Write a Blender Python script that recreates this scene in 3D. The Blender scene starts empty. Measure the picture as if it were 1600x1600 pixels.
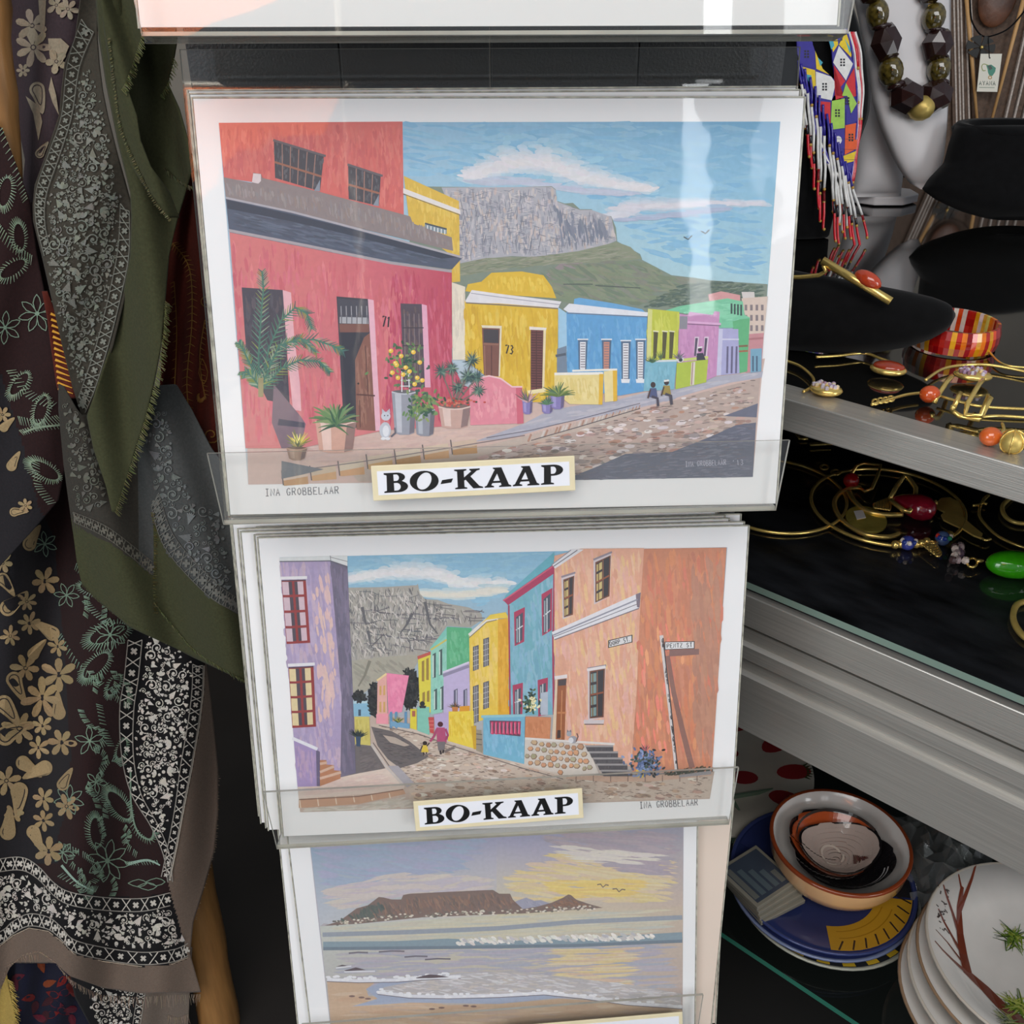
import bpy, bmesh, math, random
from math import sin, cos, pi, radians, sqrt, atan2
from mathutils import Vector, Matrix

# ---------------------------------------------------------------- camera, world, light
scene = bpy.context.scene
F_PX = 1540.0                       # focal length in pixels of the 1600 px frame
PITCH = radians(29.4)
CAM = Vector((0, 0, 1.55))
cam_d = bpy.data.cameras.new('camera')
cam_d.sensor_width = 36.0
cam_d.lens = 36.0 * F_PX / 1600.0
cam_d.clip_start = 0.02
cam_o = bpy.data.objects.new('camera', cam_d)
cam_o.location = CAM
cam_o.rotation_euler = (radians(90) - PITCH, 0, 0)
scene.collection.objects.link(cam_o)
scene.camera = cam_o

world = bpy.data.worlds.new('hall_ambient')
scene.world = world
world.use_nodes = True
wbg = world.node_tree.nodes['Background']
wbg.inputs['Color'].default_value = (0.80, 0.88, 1.0, 1)
wbg.inputs['Strength'].default_value = 0.34

def area_light(name, loc, target, sx, sy, power, col):
    d = bpy.data.lights.new(name, 'AREA')
    d.shape = 'RECTANGLE'; d.size = sx; d.size_y = sy
    d.energy = power; d.color = col
    o = bpy.data.objects.new(name, d)
    o.location = loc
    o.rotation_euler = (Vector(target) - Vector(loc)).to_track_quat('-Z', 'Y').to_euler()
    scene.collection.objects.link(o)
    return o
# assumed hall daylight, bare area lights: a big skylight above and behind the viewer, window lights behind; two side fills added
area_light('assumed_skylight', (-0.3, -2.1, 4.0), (0.1, 0.9, 1.0), 3.2, 1.8, 96, (1.0, 0.98, 0.96))  # assumed skylight: main light added above, no roof opening built
area_light('side_fill', (-2.7, -2.3, 1.75), (0.2, 0.9, 1.0), 1.5, 1.9, 46, (0.93, 0.97, 1.0))  # added fill, no actual window: brightens prints and cabinet front
area_light('side_fill', (2.9, -2.3, 1.9), (0.0, 0.8, 1.0), 1.2, 1.8, 46, (0.95, 0.98, 1.0))  # added fill from the right, no actual window, evens out the prints
area_light('assumed_window_light', (1.22, -2.9, 2.35), (0.0, 0.8, 1.2), 0.11, 1.0, 2.2, (0.95, 0.98, 1.0))  # assumed window: bare area light, added for a bright streak in the sleeves
area_light('assumed_window_light', (1.62, -2.8, 2.5), (0.0, 0.8, 1.2), 0.30, 0.6, 1.6, (0.95, 0.98, 1.0))  # second assumed window, again only an area light added for sleeve reflections

scene.view_settings.view_transform = 'Standard'
scene.view_settings.look = 'None'
scene.view_settings.gamma = 1.0
scene.view_settings.use_curve_mapping = False
scene.view_settings.exposure = -0.12

random.seed(7)
COL = scene.collection

# ---------------------------------------------------------------- geometry helpers
CP, SP = cos(PITCH), sin(PITCH)
def ray(px, py):
    x = (px - 800) / F_PX; y = (py - 800) / F_PX
    return Vector((x, CP - y * SP, -SP - y * CP))
def at_depth(px, py, z):
    return CAM + ray(px, py) * z
def on_plane(px, py, o, n):
    r = ray(px, py)
    return CAM + r * ((o - CAM).dot(n) / r.dot(n))
def on_z(px, py, z):
    return on_plane(px, py, Vector((0, 0, z)), Vector((0, 0, 1)))

def lin(c):
    def f(v):
        v = max(0.0, min(1.0, v / 255.0))
        return v / 12.92 if v <= 0.04045 else ((v + 0.055) / 1.055) ** 2.4
    return (f(c[0]), f(c[1]), f(c[2]), 1.0)

class MB:
    """collects polygons with a colour each; build() links ONE mesh object"""
    def __init__(s):
        s.v = []; s.f = []; s.c = []; s.mi = []
    def poly(s, pts, col=(255, 255, 255), mi=0):
        i = len(s.v)
        s.v.extend([tuple(p) for p in pts])
        s.f.append(tuple(range(i, i + len(pts))))
        s.mi.append(mi)
        if isinstance(col[0], (tuple, list)):
            s.c.append([lin(c) for c in col])
        else:
            s.c.append(lin(col))
    def faces(s, verts, faces, col=(255, 255, 255), mi=0):
        i = len(s.v)
        s.v.extend([tuple(p) for p in verts])
        lc = lin(col)
        for f in faces:
            s.f.append(tuple(i + k for k in f)); s.c.append(lc); s.mi.append(mi)
    def box(s, a, b, col=(255, 255, 255), mi=0, M=None):
        x0, y0, z0 = a; x1, y1, z1 = b
        vs = [Vector(p) for p in ((x0,y0,z0),(x1,y0,z0),(x1,y1,z0),(x0,y1,z0),(x0,y0,z1),(x1,y0,z1),(x1,y1,z1),(x0,y1,z1))]
        if M is not None: vs = [M @ p for p in vs]
        s.faces(vs, [(0,3,2,1),(4,5,6,7),(0,1,5,4),(1,2,6,5),(2,3,7,6),(3,0,4,7)], col, mi)
    def tube(s, pts, r, seg=8, col=(255, 255, 255), cap=True, closed=False, mi=0):
        pts = [Vector(p) for p in pts]; n = len(pts)
        rr = r if isinstance(r, (list, tuple)) else [r] * n
        rings = []; up = Vector((0.13, 0.21, 0.97)).normalized()
        for i in range(n):
            if closed: t = pts[(i + 1) % n] - pts[i - 1]
            else: t = pts[min(i + 1, n - 1)] - pts[max(i - 1, 0)]
            if t.length < 1e-9: t = Vector((0, 0, 1))
            t.normalize()
            a = up - t * up.dot(t)
            if a.length < 1e-4: a = Vector((1, 0, 0)) - t * t.x
            a.normalize(); up = a
            b = t.cross(a)
            rings.append([pts[i] + (a * cos(2*pi*k/seg) + b * sin(2*pi*k/seg)) * rr[i] for k in range(seg)])
        vs = [p for R in rings for p in R]; fs = []
        m = n if closed else n - 1
        for i in range(m):
            j = (i + 1) % n
            for k in range(seg):
                k2 = (k + 1) % seg
                fs.append((i*seg+k, i*seg+k2, j*seg+k2, j*seg+k))
        if cap and not closed:
            fs.append(tuple(range(seg))[::-1]); fs.append(tuple((n-1)*seg + k for k in range(seg)))
        s.faces(vs, fs, col, mi)
    def lathe(s, prof, seg=32, M=None, col=(255, 255, 255), mi=0):
        vs = []; fs = []; n = len(prof)
        for r, z in prof:
            for k in range(seg):
                p = Vector((r * cos(2*pi*k/seg), r * sin(2*pi*k/seg), z))
                vs.append(M @ p if M is not None else p)
        for i in range(n - 1):
            for k in range(seg):
                k2 = (k + 1) % seg
                fs.append((i*seg+k, i*seg+k2, (i+1)*seg+k2, (i+1)*seg+k))
        s.faces(vs, fs, col, mi)
    def sphere(s, c, r, seg=12, rings=8, col=(255, 255, 255), M=None, mi=0):
        """ellipsoid: r is a number or (rx, ry, rz) in the frame of M (3x3)"""
        c = Vector(c); r = r if isinstance(r, (tuple, list)) else (r, r, r)
        vs = []; fs = []
        for i in range(rings + 1):
            a = pi * i / rings
            for k in range(seg):
                p = Vector((r[0]*sin(a)*cos(2*pi*k/seg), r[1]*sin(a)*sin(2*pi*k/seg), r[2]*cos(a)))
                vs.append(c + (M @ p if M is not None else p))
        for i in range(rings):
            for k in range(seg):
                k2 = (k + 1) % seg
                fs.append((i*seg+k, (i+1)*seg+k, (i+1)*seg+k2, i*seg+k2))
        s.faces(vs, fs, col, mi)
    def mesh(s, name, mats, smooth=False):
        me = bpy.data.meshes.new(name)
        me.from_pydata(s.v, [], s.f)
        a = me.color_attributes.new('Col', 'FLOAT_COLOR', 'CORNER')
        flat = []
        for f, c in zip(s.f, s.c):
            if isinstance(c, list):
                for q in c: flat.extend(q)
            else:
                flat.extend(c * len(f))
        a.data.foreach_set('color', flat)
        if not isinstance(mats, (list, tuple)): mats = [mats]
        for m in mats: me.materials.append(m)
        if len(mats) > 1: me.polygons.foreach_set('material_index', s.mi)
        if smooth: me.polygons.foreach_set('use_smooth', [True] * len(s.f))
        me.update()
        return me
    def build(s, name, mats, parent=None, smooth=False, weld=False):
        me = s.mesh(name, mats, smooth)
        if weld:
            bm = bmesh.new(); bm.from_mesh(me)
            bmesh.ops.remove_doubles(bm, verts=bm.verts, dist=1e-6)
            bm.to_mesh(me); bm.free()
        return link(name, me, parent)

def link(name, data, parent=None):
    o = bpy.data.objects.new(name, data)
    COL.objects.link(o)
    if parent is not None: o.parent = parent
    return o
def tag(o, label, cat, group=None, kind=None):
    if label: o['label'] = label
    if cat: o['category'] = cat
    if group: o['group'] = group
    if kind: o['kind'] = kind
    return o
def thing(name, label, cat, loc=(0, 0, 0), rot=None, group=None):
    o = bpy.data.objects.new(name, None)
    o.empty_display_size = 0.02
    COL.objects.link(o)
    o.location = loc
    if rot is not None: o.rotation_euler = rot
    return tag(o, label, cat, group)
def structure(o):
    o['kind'] = 'structure'; return o
def bevel(o, w, seg=2):
    m = o.modifiers.new('bevel', 'BEVEL'); m.width = w; m.segments = seg; m.limit_method = 'ANGLE'
    return o

# ---------------------------------------------------------------- materials
def mat(name, col=None, rough=0.5, metal=0.0, spec=0.5, attr=False, noise=0.0, nscale=40.0, bump=0.0, bscale=200.0,
        coat=0.0, stretch=None, sheen=0.0):
    """principled material; colour from the mesh's printed colour (attr) or fixed; mottled by a noise, optional fine relief"""
    m = bpy.data.materials.new(name); m.use_nodes = True
    nt = m.node_tree; N = nt.nodes; L = nt.links
    b = N['Principled BSDF']
    b.inputs['Roughness'].default_value = rough
    b.inputs['Metallic'].default_value = metal
    b.inputs['Specular IOR Level'].default_value = spec
    b.inputs['Coat Weight'].default_value = coat
    b.inputs['Coat Roughness'].default_value = 0.05
    if sheen: b.inputs['Sheen Weight'].default_value = sheen
    tc = N.new('ShaderNodeTexCoord'); mp = N.new('ShaderNodeMapping')
    L.new(tc.outputs['Object'], mp.inputs['Vector'])
    if stretch: mp.inputs['Scale'].default_value = stretch
    if attr:
        a = N.new('ShaderNodeAttribute'); a.attribute_name = 'Col'; src = a.outputs['Color']
    else:
        r = N.new('ShaderNodeRGB'); r.outputs[0].default_value = lin(col); src = r.outputs[0]
    if noise:
        nz = N.new('ShaderNodeTexNoise'); nz.inputs['Scale'].default_value = nscale; nz.inputs['Detail'].default_value = 4
        L.new(mp.outputs['Vector'], nz.inputs['Vector'])
        mr = N.new('ShaderNodeMapRange')
        mr.inputs['From Min'].default_value = 0.25; mr.inputs['From Max'].default_value = 0.75
        mr.inputs['To Min'].default_value = 1 - noise; mr.inputs['To Max'].default_value = 1 + noise
        L.new(nz.outputs['Fac'], mr.inputs['Value'])
        mx = N.new('ShaderNodeVectorMath'); mx.operation = 'SCALE'
        L.new(src, mx.inputs[0]); L.new(mr.outputs['Result'], mx.inputs['Scale'])
        src = mx.outputs['Vector']
    L.new(src, b.inputs['Base Color'])
    if bump:
        n2 = N.new('ShaderNodeTexNoise'); n2.inputs['Scale'].default_value = bscale; n2.inputs['Detail'].default_value = 3
        L.new(mp.outputs['Vector'], n2.inputs['Vector'])
        bp = N.new('ShaderNodeBump'); bp.inputs['Strength'].default_value = bump; bp.inputs['Distance'].default_value = 0.002
        L.new(n2.outputs['Fac'], bp.inputs['Height']); L.new(bp.outputs['Normal'], b.inputs['Normal'])
    return m

def clear_mat(name, tint=(255, 255, 255), refl=1.0, rough=0.02, bump=0.0, bscale=30.0, haze=0.0, hazecol=(235, 235, 235), ior=1.49):
    """thin clear plastic or glass: see-through with a fresnel reflection and a little haze"""
    m = bpy.data.materials.new(name); m.use_nodes = True
    nt = m.node_tree; N = nt.nodes; L = nt.links
    N.remove(N['Principled BSDF']); out = N['Material Output']
    tr = N.new('ShaderNodeBsdfTransparent'); tr.inputs['Color'].default_value = lin(tint)
    gl = N.new('ShaderNodeBsdfGlossy'); gl.inputs['Roughness'].default_value = rough
    gl.inputs['Color'].default_value = (refl, refl, refl, 1)
    fr = N.new('ShaderNodeFresnel')
    ge = N.new('ShaderNodeNewGeometry'); mi = N.new('ShaderNodeMapRange')   # same reflection from both sides of the thin sheet
    mi.inputs['To Min'].default_value = ior; mi.inputs['To Max'].default_value = 1.0 / ior
    L.new(ge.outputs['Backfacing'], mi.inputs['Value']); L.new(mi.outputs['Result'], fr.inputs['IOR'])
    mx = N.new('ShaderNodeMixShader')
    base = tr.outputs[0]
    if haze:
        df = N.new('ShaderNodeBsdfDiffuse'); df.inputs['Color'].default_value = lin(hazecol)
        m2 = N.new('ShaderNodeMixShader'); m2.inputs[0].default_value = haze
        L.new(tr.outputs[0], m2.inputs[1]); L.new(df.outputs[0], m2.inputs[2]); base = m2.outputs[0]
    L.new(fr.outputs[0], mx.inputs[0]); L.new(base, mx.inputs[1]); L.new(gl.outputs[0], mx.inputs[2])
    L.new(mx.outputs[0], out.inputs['Surface'])
    if bump:
        tc = N.new('ShaderNodeTexCoord'); nz = N.new('ShaderNodeTexNoise'); nz.inputs['Scale'].default_value = bscale
        nz.inputs['Detail'].default_value = 2
        L.new(tc.outputs['Object'], nz.inputs['Vector'])
        bp = N.new('ShaderNodeBump'); bp.inputs['Strength'].default_value = bump; bp.inputs['Distance'].default_value = 0.004
        L.new(nz.outputs['Fac'], bp.inputs['Height'])
        L.new(bp.outputs['Normal'], gl.inputs['Normal']); L.new(bp.outputs['Normal'], fr.inputs['Normal'])
    return m

M_PAPER = mat('mount_card', (236, 236, 236), 0.6, noise=0.02, nscale=8)
M_BEIGE = mat('beige_mount', (222, 205, 190), 0.6, noise=0.03, nscale=8)
M_INK = mat('printed_ink', attr=True, rough=0.42, noise=0.05, nscale=260)
M_BLACKINK = mat('black_ink', (18, 18, 18), 0.35)
M_CREAM = mat('cream_plastic', (226, 214, 178), 0.35, noise=0.06, nscale=60)
M_LABEL = mat('label_paper', (232, 234, 240), 0.4, noise=0.02)
M_SLEEVE = clear_mat('clear_sleeve', (255, 255, 255), 1.0, 0.03, bump=0.10, bscale=14, ior=1.5)
M_ACRYL = clear_mat('clear_acrylic', (253, 253, 252), 1.0, 0.02, haze=0.012)
M_ACBASE = clear_mat('cloudy_acrylic', (250, 250, 248), 1.0, 0.05, haze=0.22, hazecol=(190, 188, 180))
M_ACEDGE = mat('acrylic_edge', (168, 166, 156), 0.25, noise=0.15, nscale=30)
M_BOARD = mat('black_wood', (20, 20, 20), 0.5, noise=0.5, nscale=5, stretch=(60, 60, 2.0), bump=0.35, bscale=8)

# ---------------------------------------------------------------- flat print painter
def inside(p, poly):
    x, y = p; r = False; j = len(poly) - 1
    for i in range(len(poly)):
        xi, yi = poly[i]; xj, yj = poly[j]
        if (yi > y) != (yj > y) and x < (xj - xi) * (y - yi) / (yj - yi) + xi: r = not r
        j = i
    return r
def jit(c, a):
    d = random.uniform(-a, a)
    return tuple(max(0, min(255, k + d + random.uniform(-a, a) * 0.4)) for k in c)
def mixc(a, b, t): return tuple(a[i] + (b[i] - a[i]) * t for i in range(3))

GLYPH = {  # stroke letters on a 1 x 1 box
 'A': [[(0,0),(.5,1),(1,0)],[(.2,.38),(.8,.38)]], 'B': [[(0,0),(0,1),(.7,1),(.8,.76),(.6,.54),(0,.52)],[(.6,.54),(.95,.28),(.8,0),(0,0)]],
 'D': [[(0,0),(0,1),(.6,1),(1,.6),(.9,.2),(.5,0),(0,0)]], 'E': [[(1,1),(0,1),(0,0),(1,0)],[(0,.5),(.7,.5)]],
 'G': [[(1,.85),(.6,1),(.15,.85),(0,.45),(.3,0),(.8,.05),(.95,.42),(.55,.42)]], 'I': [[(.5,0),(.5,1)],[(.1,1),(.9,1)],[(.1,0),(.9,0)]],
 'L': [[(0,1),(0,0),(.9,0)]], 'N': [[(0,0),(0,1),(1,0),(1,1)]], 'O': [[(.5,0),(.05,.3),(.05,.7),(.5,1),(.95,.7),(.95,.3),(.5,0)]],
 'P': [[(0,0),(0,1),(.8,1),(.95,.75),(.8,.5),(0,.48)]], 'R': [[(0,0),(0,1),(.8,1),(.95,.76),(.75,.52),(0,.5)],[(.45,.5),(1,0)]],
 'S': [[(.95,.85),(.5,1),(.08,.8),(.2,.55),(.8,.45),(.95,.2),(.5,0),(.05,.15)]], 'T': [[(0,1),(1,1)],[(.5,1),(.5,0)]],
 'V': [[(0,1),(.5,0),(1,1)]], 'Y': [[(0,1),(.5,.5),(1,1)],[(.5,.5),(.5,0)]], 'Z': [[(0,1),(1,1),(0,0),(1,0)]], '.': [[(.1,0),(.1,.14)]],
 '1': [[(.2,.8),(.5,1),(.5,0)]], '3': [[(.1,.95),(.6,1),(.9,.76),(.45,.54),(.95,.3),(.6,0),(.05,.08)]], '7': [[(0,.9),(.15,1),(1,1),(.45,0)]],
 "'": [[(.3,1),(.25,.75)]], 'K': [[(0,0),(0,1)],[(.9,1),(0,.45),(.95,0)]], ' ': []}

class Painter:
    """draws flat coloured shapes in photograph coordinates; fmap(px, py, h) turns them into points of the printed sheet.
    Ink layers rise by a micron only where shapes overlap, so nothing is coplanar."""
    def __init__(s, fmap, h0=0.0, dh=1.6e-6, cell=4.0, wash=0.0):
        s.m = MB(); s.f = fmap; s.h0 = h0; s.dh = dh; s.cell = cell; s.grid = {}; s.wash = wash
    def put(s, pts, col):
        if s.wash: col = [mixc(c, (206, 200, 200), s.wash) for c in col] if isinstance(col[0], (tuple, list)) else mixc(col, (206, 200, 200), s.wash)
        c = s.cell
        xs = [p[0] for p in pts]; ys = [p[1] for p in pts]
        i0, i1 = int(min(xs) // c), int(max(xs) // c); j0, j1 = int(min(ys) // c), int(max(ys) // c)
        g = s.grid; top = 0
        keys = [(i, j) for i in range(i0, i1 + 1) for j in range(j0, j1 + 1)]
        for q in keys:
            v = g.get(q, 0)
            if v > top: top = v
        top += 1
        for q in keys: g[q] = top
        h = s.h0 + top * s.dh
        s.m.poly([s.f(x, y, h) for x, y in pts], col)
    def P(s, pts, col, cols=None):
        s.put(pts, cols if cols else col)
    def S(s, pts, w, col, w2=None):
        n = len(pts)
        L = []; R = []
        for i in range(n):
            a = pts[max(i - 1, 0)]; b = pts[min(i + 1, n - 1)]
            dx, dy = b[0] - a[0], b[1] - a[1]; d = sqrt(dx*dx + dy*dy) or 1
            ww = (w if w2 is None else w + (w2 - w) * i / max(1, n - 1)) / 2
            L.append((pts[i][0] - dy / d * ww, pts[i][1] + dx / d * ww)); R.append((pts[i][0] + dy / d * ww, pts[i][1] - dx / d * ww))
        for i in range(n - 1):
            s.put((L[i], L[i+1], R[i+1], R[i]), col)
    def E(s, x, y, rx, ry, col, n=14, rot=0):
        c, d = cos(rot), sin(rot)
        s.put([(x + rx*cos(2*pi*k/n)*c - ry*sin(2*pi*k/n)*d, y + rx*cos(2*pi*k/n)*d + ry*sin(2*pi*k/n)*c) for k in range(n)], col)
    def T(s, poly, n, cols, ln, w, ang=90, aj=8, ja=8, soft=.5):
        """short brush strokes of the given colours inside a polygon"""
        xs = [p[0] for p in poly]; ys = [p[1] for p in poly]
        x0, x1, y0, y1 = min(xs), max(xs), min(ys), max(ys)
        mean = tuple(sum(c[i] for c in cols) / len(cols) for i in range(3))
        n = int(n * 1.5)
        k = 0; tries = 0
        while k < n and tries < n * 5:
            tries += 1
            x = random.uniform(x0, x1); y = random.uniform(y0, y1)
            a = radians(ang + random.uniform(-aj, aj)); L = ln * random.uniform(.5, 1.3) / 2; W = w * random.uniform(.4, .95) / 2
            p0 = (x - cos(a)*L, y - sin(a)*L); p1 = (x + cos(a)*L, y + sin(a)*L)
            if not (inside(p0, poly) and inside(p1, poly) and inside((x, y), poly)): continue
            nx, ny = -sin(a)*W, cos(a)*W
            c = jit(mixc(random.choice(cols), mean, soft), ja * .5)
            s.put([p0, (x - cos(a)*L*.6 + nx, y - sin(a)*L*.6 + ny), (x + cos(a)*L*.5 + nx*.9, y + sin(a)*L*.5 + ny*.9), p1,
                 (x + cos(a)*L*.6 - nx, y + sin(a)*L*.6 - ny), (x - cos(a)*L*.5 - nx*.9, y - sin(a)*L*.5 - ny*.9)], c)
            k += 1
    def cloud(s, spine, n, spread, ln, w, white, sky, ang=0, aj=14):
        """soft cloud: strokes scattered about a spine, fading to the sky colour outwards"""
        items = []
        for i in range(n):
            t = random.random() * (len(spine) - 1); k = int(t); u = t - k
            x = spine[k][0] + (spine[k+1][0] - spine[k][0]) * u; y = spine[k][1] + (spine[k+1][1] - spine[k][1]) * u
            sp = spine[k][2] + (spine[k+1][2] - spine[k][2]) * u
            g = random.gauss(0, .55); g = max(-1.3, min(1.3, g))
            items.append((abs(g), x + random.gauss(0, 6), y + g * sp * (1.0 if g < 0 else .6)))
        items.sort(key=lambda q: -q[0])
        for g, x, y in items:
            a = radians(ang + random.uniform(-aj, aj)); L = ln * random.uniform(.5, 1.2) / 2; W = w * random.uniform(.5, 1.1) / 2
            c = jit(mixc(white, sky, min(.92, g ** 1.2 * .85)), 4)
            s.E(x, y, L, W, c, n=10, rot=a)
    def text(s, t, a, b, hgt, w, col, gap=.35):
        """stroke lettering along the base line a-b (photo coordinates, y down)"""
        dx, dy = b[0] - a[0], b[1] - a[1]; L = sqrt(dx*dx + dy*dy); ux, uy = dx / L, dy / L; vx, vy = uy, -ux
        n = len(t); step = L / (n - gap); cw = step * (1 - gap)
        for i, ch in enumerate(t):
            cc = ch.upper(); hh = hgt * (1.0 if ch.isupper() or not ch.isalpha() else .72)
            for st in GLYPH.get(cc, []):
                pts = [(a[0] + ux*(i*step + gx*cw) + vx*gy*hh, a[1] + uy*(i*step + gx*cw) + vy*gy*hh) for gx, gy in st]
                s.S(pts, w, col)
    def tuft(s, x, y, n, ln, w, cols, a0, a1, curve=0.0):
        """leaves fanning out of one point; angles in degrees, 90 = up"""
        for k in range(n):
            a = radians(a0 + (a1 - a0) * (k + random.uniform(0, .8)) / n); L = ln * random.uniform(.65, 1.1)
            pts = []
            for j in range(5):
                t = j / 4
                pts.append((x + cos(a)*L*t, y - sin(a)*L*t + curve * L * t*t))
            s.S(pts, w, jit(random.choice(cols), 12), w2=w * .15)
    def frond(s, pts, ln, cols, n=16, w=1.2):
        for i in range(n):
            t = i / (n - 1) * (len(pts) - 1); k = min(int(t), len(pts) - 2); u = t - k
            x = pts[k][0] + (pts[k+1][0]-pts[k][0])*u; y = pts[k][1] + (pts[k+1][1]-pts[k][1])*u
            dx, dy = pts[k+1][0]-pts[k][0], pts[k+1][1]-pts[k][1]; d = sqrt(dx*dx+dy*dy) or 1
            a = atan2(dy, dx); L = ln * (1 - .6 * i / n) * random.uniform(.8, 1.1)
            for sg in (-1, 1):
                b = a + sg * radians(42)
                s.S([(x, y), (x + cos(b)*L, y + sin(b)*L + L*.12)], w, jit(random.choice(cols), 12), w2=w*.3)
        s.S(pts, w * 1.1, cols[0])

# ---------------------------------------------------------------- the setting
fl = MB(); fl.box((-2.6, -3.2, -0.05), (2.8, 3.0, 0.0))
structure(fl.build('floor', mat('dark_floor', (34, 30, 27), 0.6, noise=0.25, nscale=6)))
wb = MB(); wb.box((-2.6, 2.60, 0), (2.8, 2.70, 3.0))
structure(wb.build('wall_back', mat('plaster_wall', (128, 122, 112), 0.7, noise=0.2, nscale=4)))
wl = MB(); wl.box((-1.75, 0.55, 0), (-1.65, 2.60, 3.0))
structure(wl.build('wall_left', mat('dark_partition', (40, 34, 30), 0.7, noise=0.2, nscale=4)))

# ---------------------------------------------------------------- print stand: board, clear holders, A3 prints
PSI, LEAN = radians(3.0), radians(13.3)
SU = Vector((cos(PSI), sin(PSI), 0)); SH = Vector((sin(PSI), -cos(PSI), 0))
SV = Vector((0, 0, cos(LEAN))) - SH * sin(LEAN)
SN = SH * cos(LEAN) + Vector((0, 0, sin(LEAN)))
P1 = at_depth(778, 786, 0.757)
TIER = 0.335
def tier_org(t): return P1 + Vector((0, 0, -TIER * (t - 1)))
def stand_matrix(t, w=0.0):
    o = tier_org(t) + SN * w
    m = Matrix((SU, SV, SN)).transposed().to_4x4(); m.translation = o
    return m
def on_card(px, py, t, w=0.0):
    o = tier_org(t) + SN * w
    d = on_plane(px, py, o, SN) - o
    return d.dot(SU), d.dot(SV)

# black board that carries the holders
bo = thing('display_board', 'tall black wooden board behind the clear print holders', 'board')
bc = tier_org(1) - SH * 0.114
BM = Matrix((SU, Vector((0, 0, 1)), SH)).transposed().to_4x4(); BM.translation = Vector((bc.x, bc.y, 0))
bo.matrix_world = BM
for i in range(4):
    m = MB(); x0 = -0.2135 + i * 0.1075
    m.box((x0, 0.02, -0.018), (x0 + 0.1068, 1.98, 0.0))
    bevel(m.build('plank', M_BOARD, bo), 0.0012)
m = MB(); m.box((-0.21, 0.0, -0.06), (0.21, 0.05, -0.018)); m.build('foot', M_BOARD, bo)

def arc(cx, cy, rx, ry, a0, a1, n=10):
    return [(cx + rx*cos(radians(a0 + (a1-a0)*i/n)), cy + ry*sin(radians(a0 + (a1-a0)*i/n))) for i in range(n + 1)]
# bold serif capitals: outline, then counters
BOLD = {
 'B': (.80, [[(0,0),(0,.06),(.09,.10),(.11,.88),(.02,.93),(.02,1)] + arc(.44,.765,.27,.235,90,-55) + arc(.46,.29,.33,.29,55,-90),
             [(.33,.58)] + arc(.42,.745,.09,.165,-90,90) + [(.33,.91)], [(.33,.09)] + arc(.42,.285,.13,.195,-90,90) + [(.33,.48)]]),
 'O': (.95, [arc(.475,.5,.475,.52,0,350,28), [(x + (y-.5)*.18, y) for x, y in arc(.475,.5,.235,.43,0,350,24)]]),
 '-': (.42, [[(0,.30),(.06,.50),(.42,.56),(.36,.36)]]),
 'K': (.92, [[(0,0),(0,.06),(.09,.10),(.09,.90),(0,.94),(0,1),(.40,1),(.40,.94),(.31,.90),(.31,.58),(.56,.88),(.50,.94),(.50,1),(.84,1),(.84,.94),(.74,.90),
              (.52,.62),(.80,.12),(.92,.06),(.92,0),(.60,0),(.36,.46),(.31,.42),(.31,.10),(.40,.06),(.40,0)]]),
 'A': (.88, [[(0,0),(0,.06),(.07,.10),(.36,.90),(.30,.95),(.30,1),(.58,1),(.80,.12),(.88,.06),(.88,0),(.48,0),(.48,.06),(.56,.10),(.54,.22),(.26,.22),(.22,.11),(.31,.06),(.31,0)],
             [(.29,.32),(.51,.32),(.43,.70)]]),
 'P': (.76, [[(0,0),(0,.06),(.10,.10),(.12,.88),(.03,.93),(.03,1)] + arc(.44,.72,.31,.28,90,-90) + [(.34,.44),(.33,.10),(.43,.06),(.43,0)],
             [(.34,.53)] + arc(.42,.72,.10,.185,-90,90) + [(.34,.905)]])}
def bold_text(name, txt, width, height, mtl, parent, M):
    tot = sum(BOLD[c][0] for c in txt) + .055 * (len(txt) - 1)
    k = width / tot; x = -width / 2
    cu = bpy.data.curves.new(name, 'CURVE'); cu.dimensions = '2D'; cu.fill_mode = 'BOTH'; cu.extrude = 0.0001
    for c in txt:
        w, loops = BOLD[c]
        for lp in loops:
            sp = cu.splines.new('POLY'); sp.points.add(len(lp) - 1); sp.use_cyclic_u = True
            for q, (a, b) in zip(sp.points, lp): q.co = (x + a*k, (b - .5)*height, 0, 1)
        x += (w + .055) * k
    tmp = bpy.data.objects.new('tmp', cu); COL.objects.link(tmp)
    bpy.context.view_layer.update()
    me = bpy.data.meshes.new_from_object(tmp.evaluated_get(bpy.context.evaluated_depsgraph_get()))
    bpy.data.objects.remove(tmp); bpy.data.curves.remove(cu)
    me.name = name; me.materials.clear(); me.materials.append(mtl)
    o = link(name, me, parent); o.matrix_local = M
    return o

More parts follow.
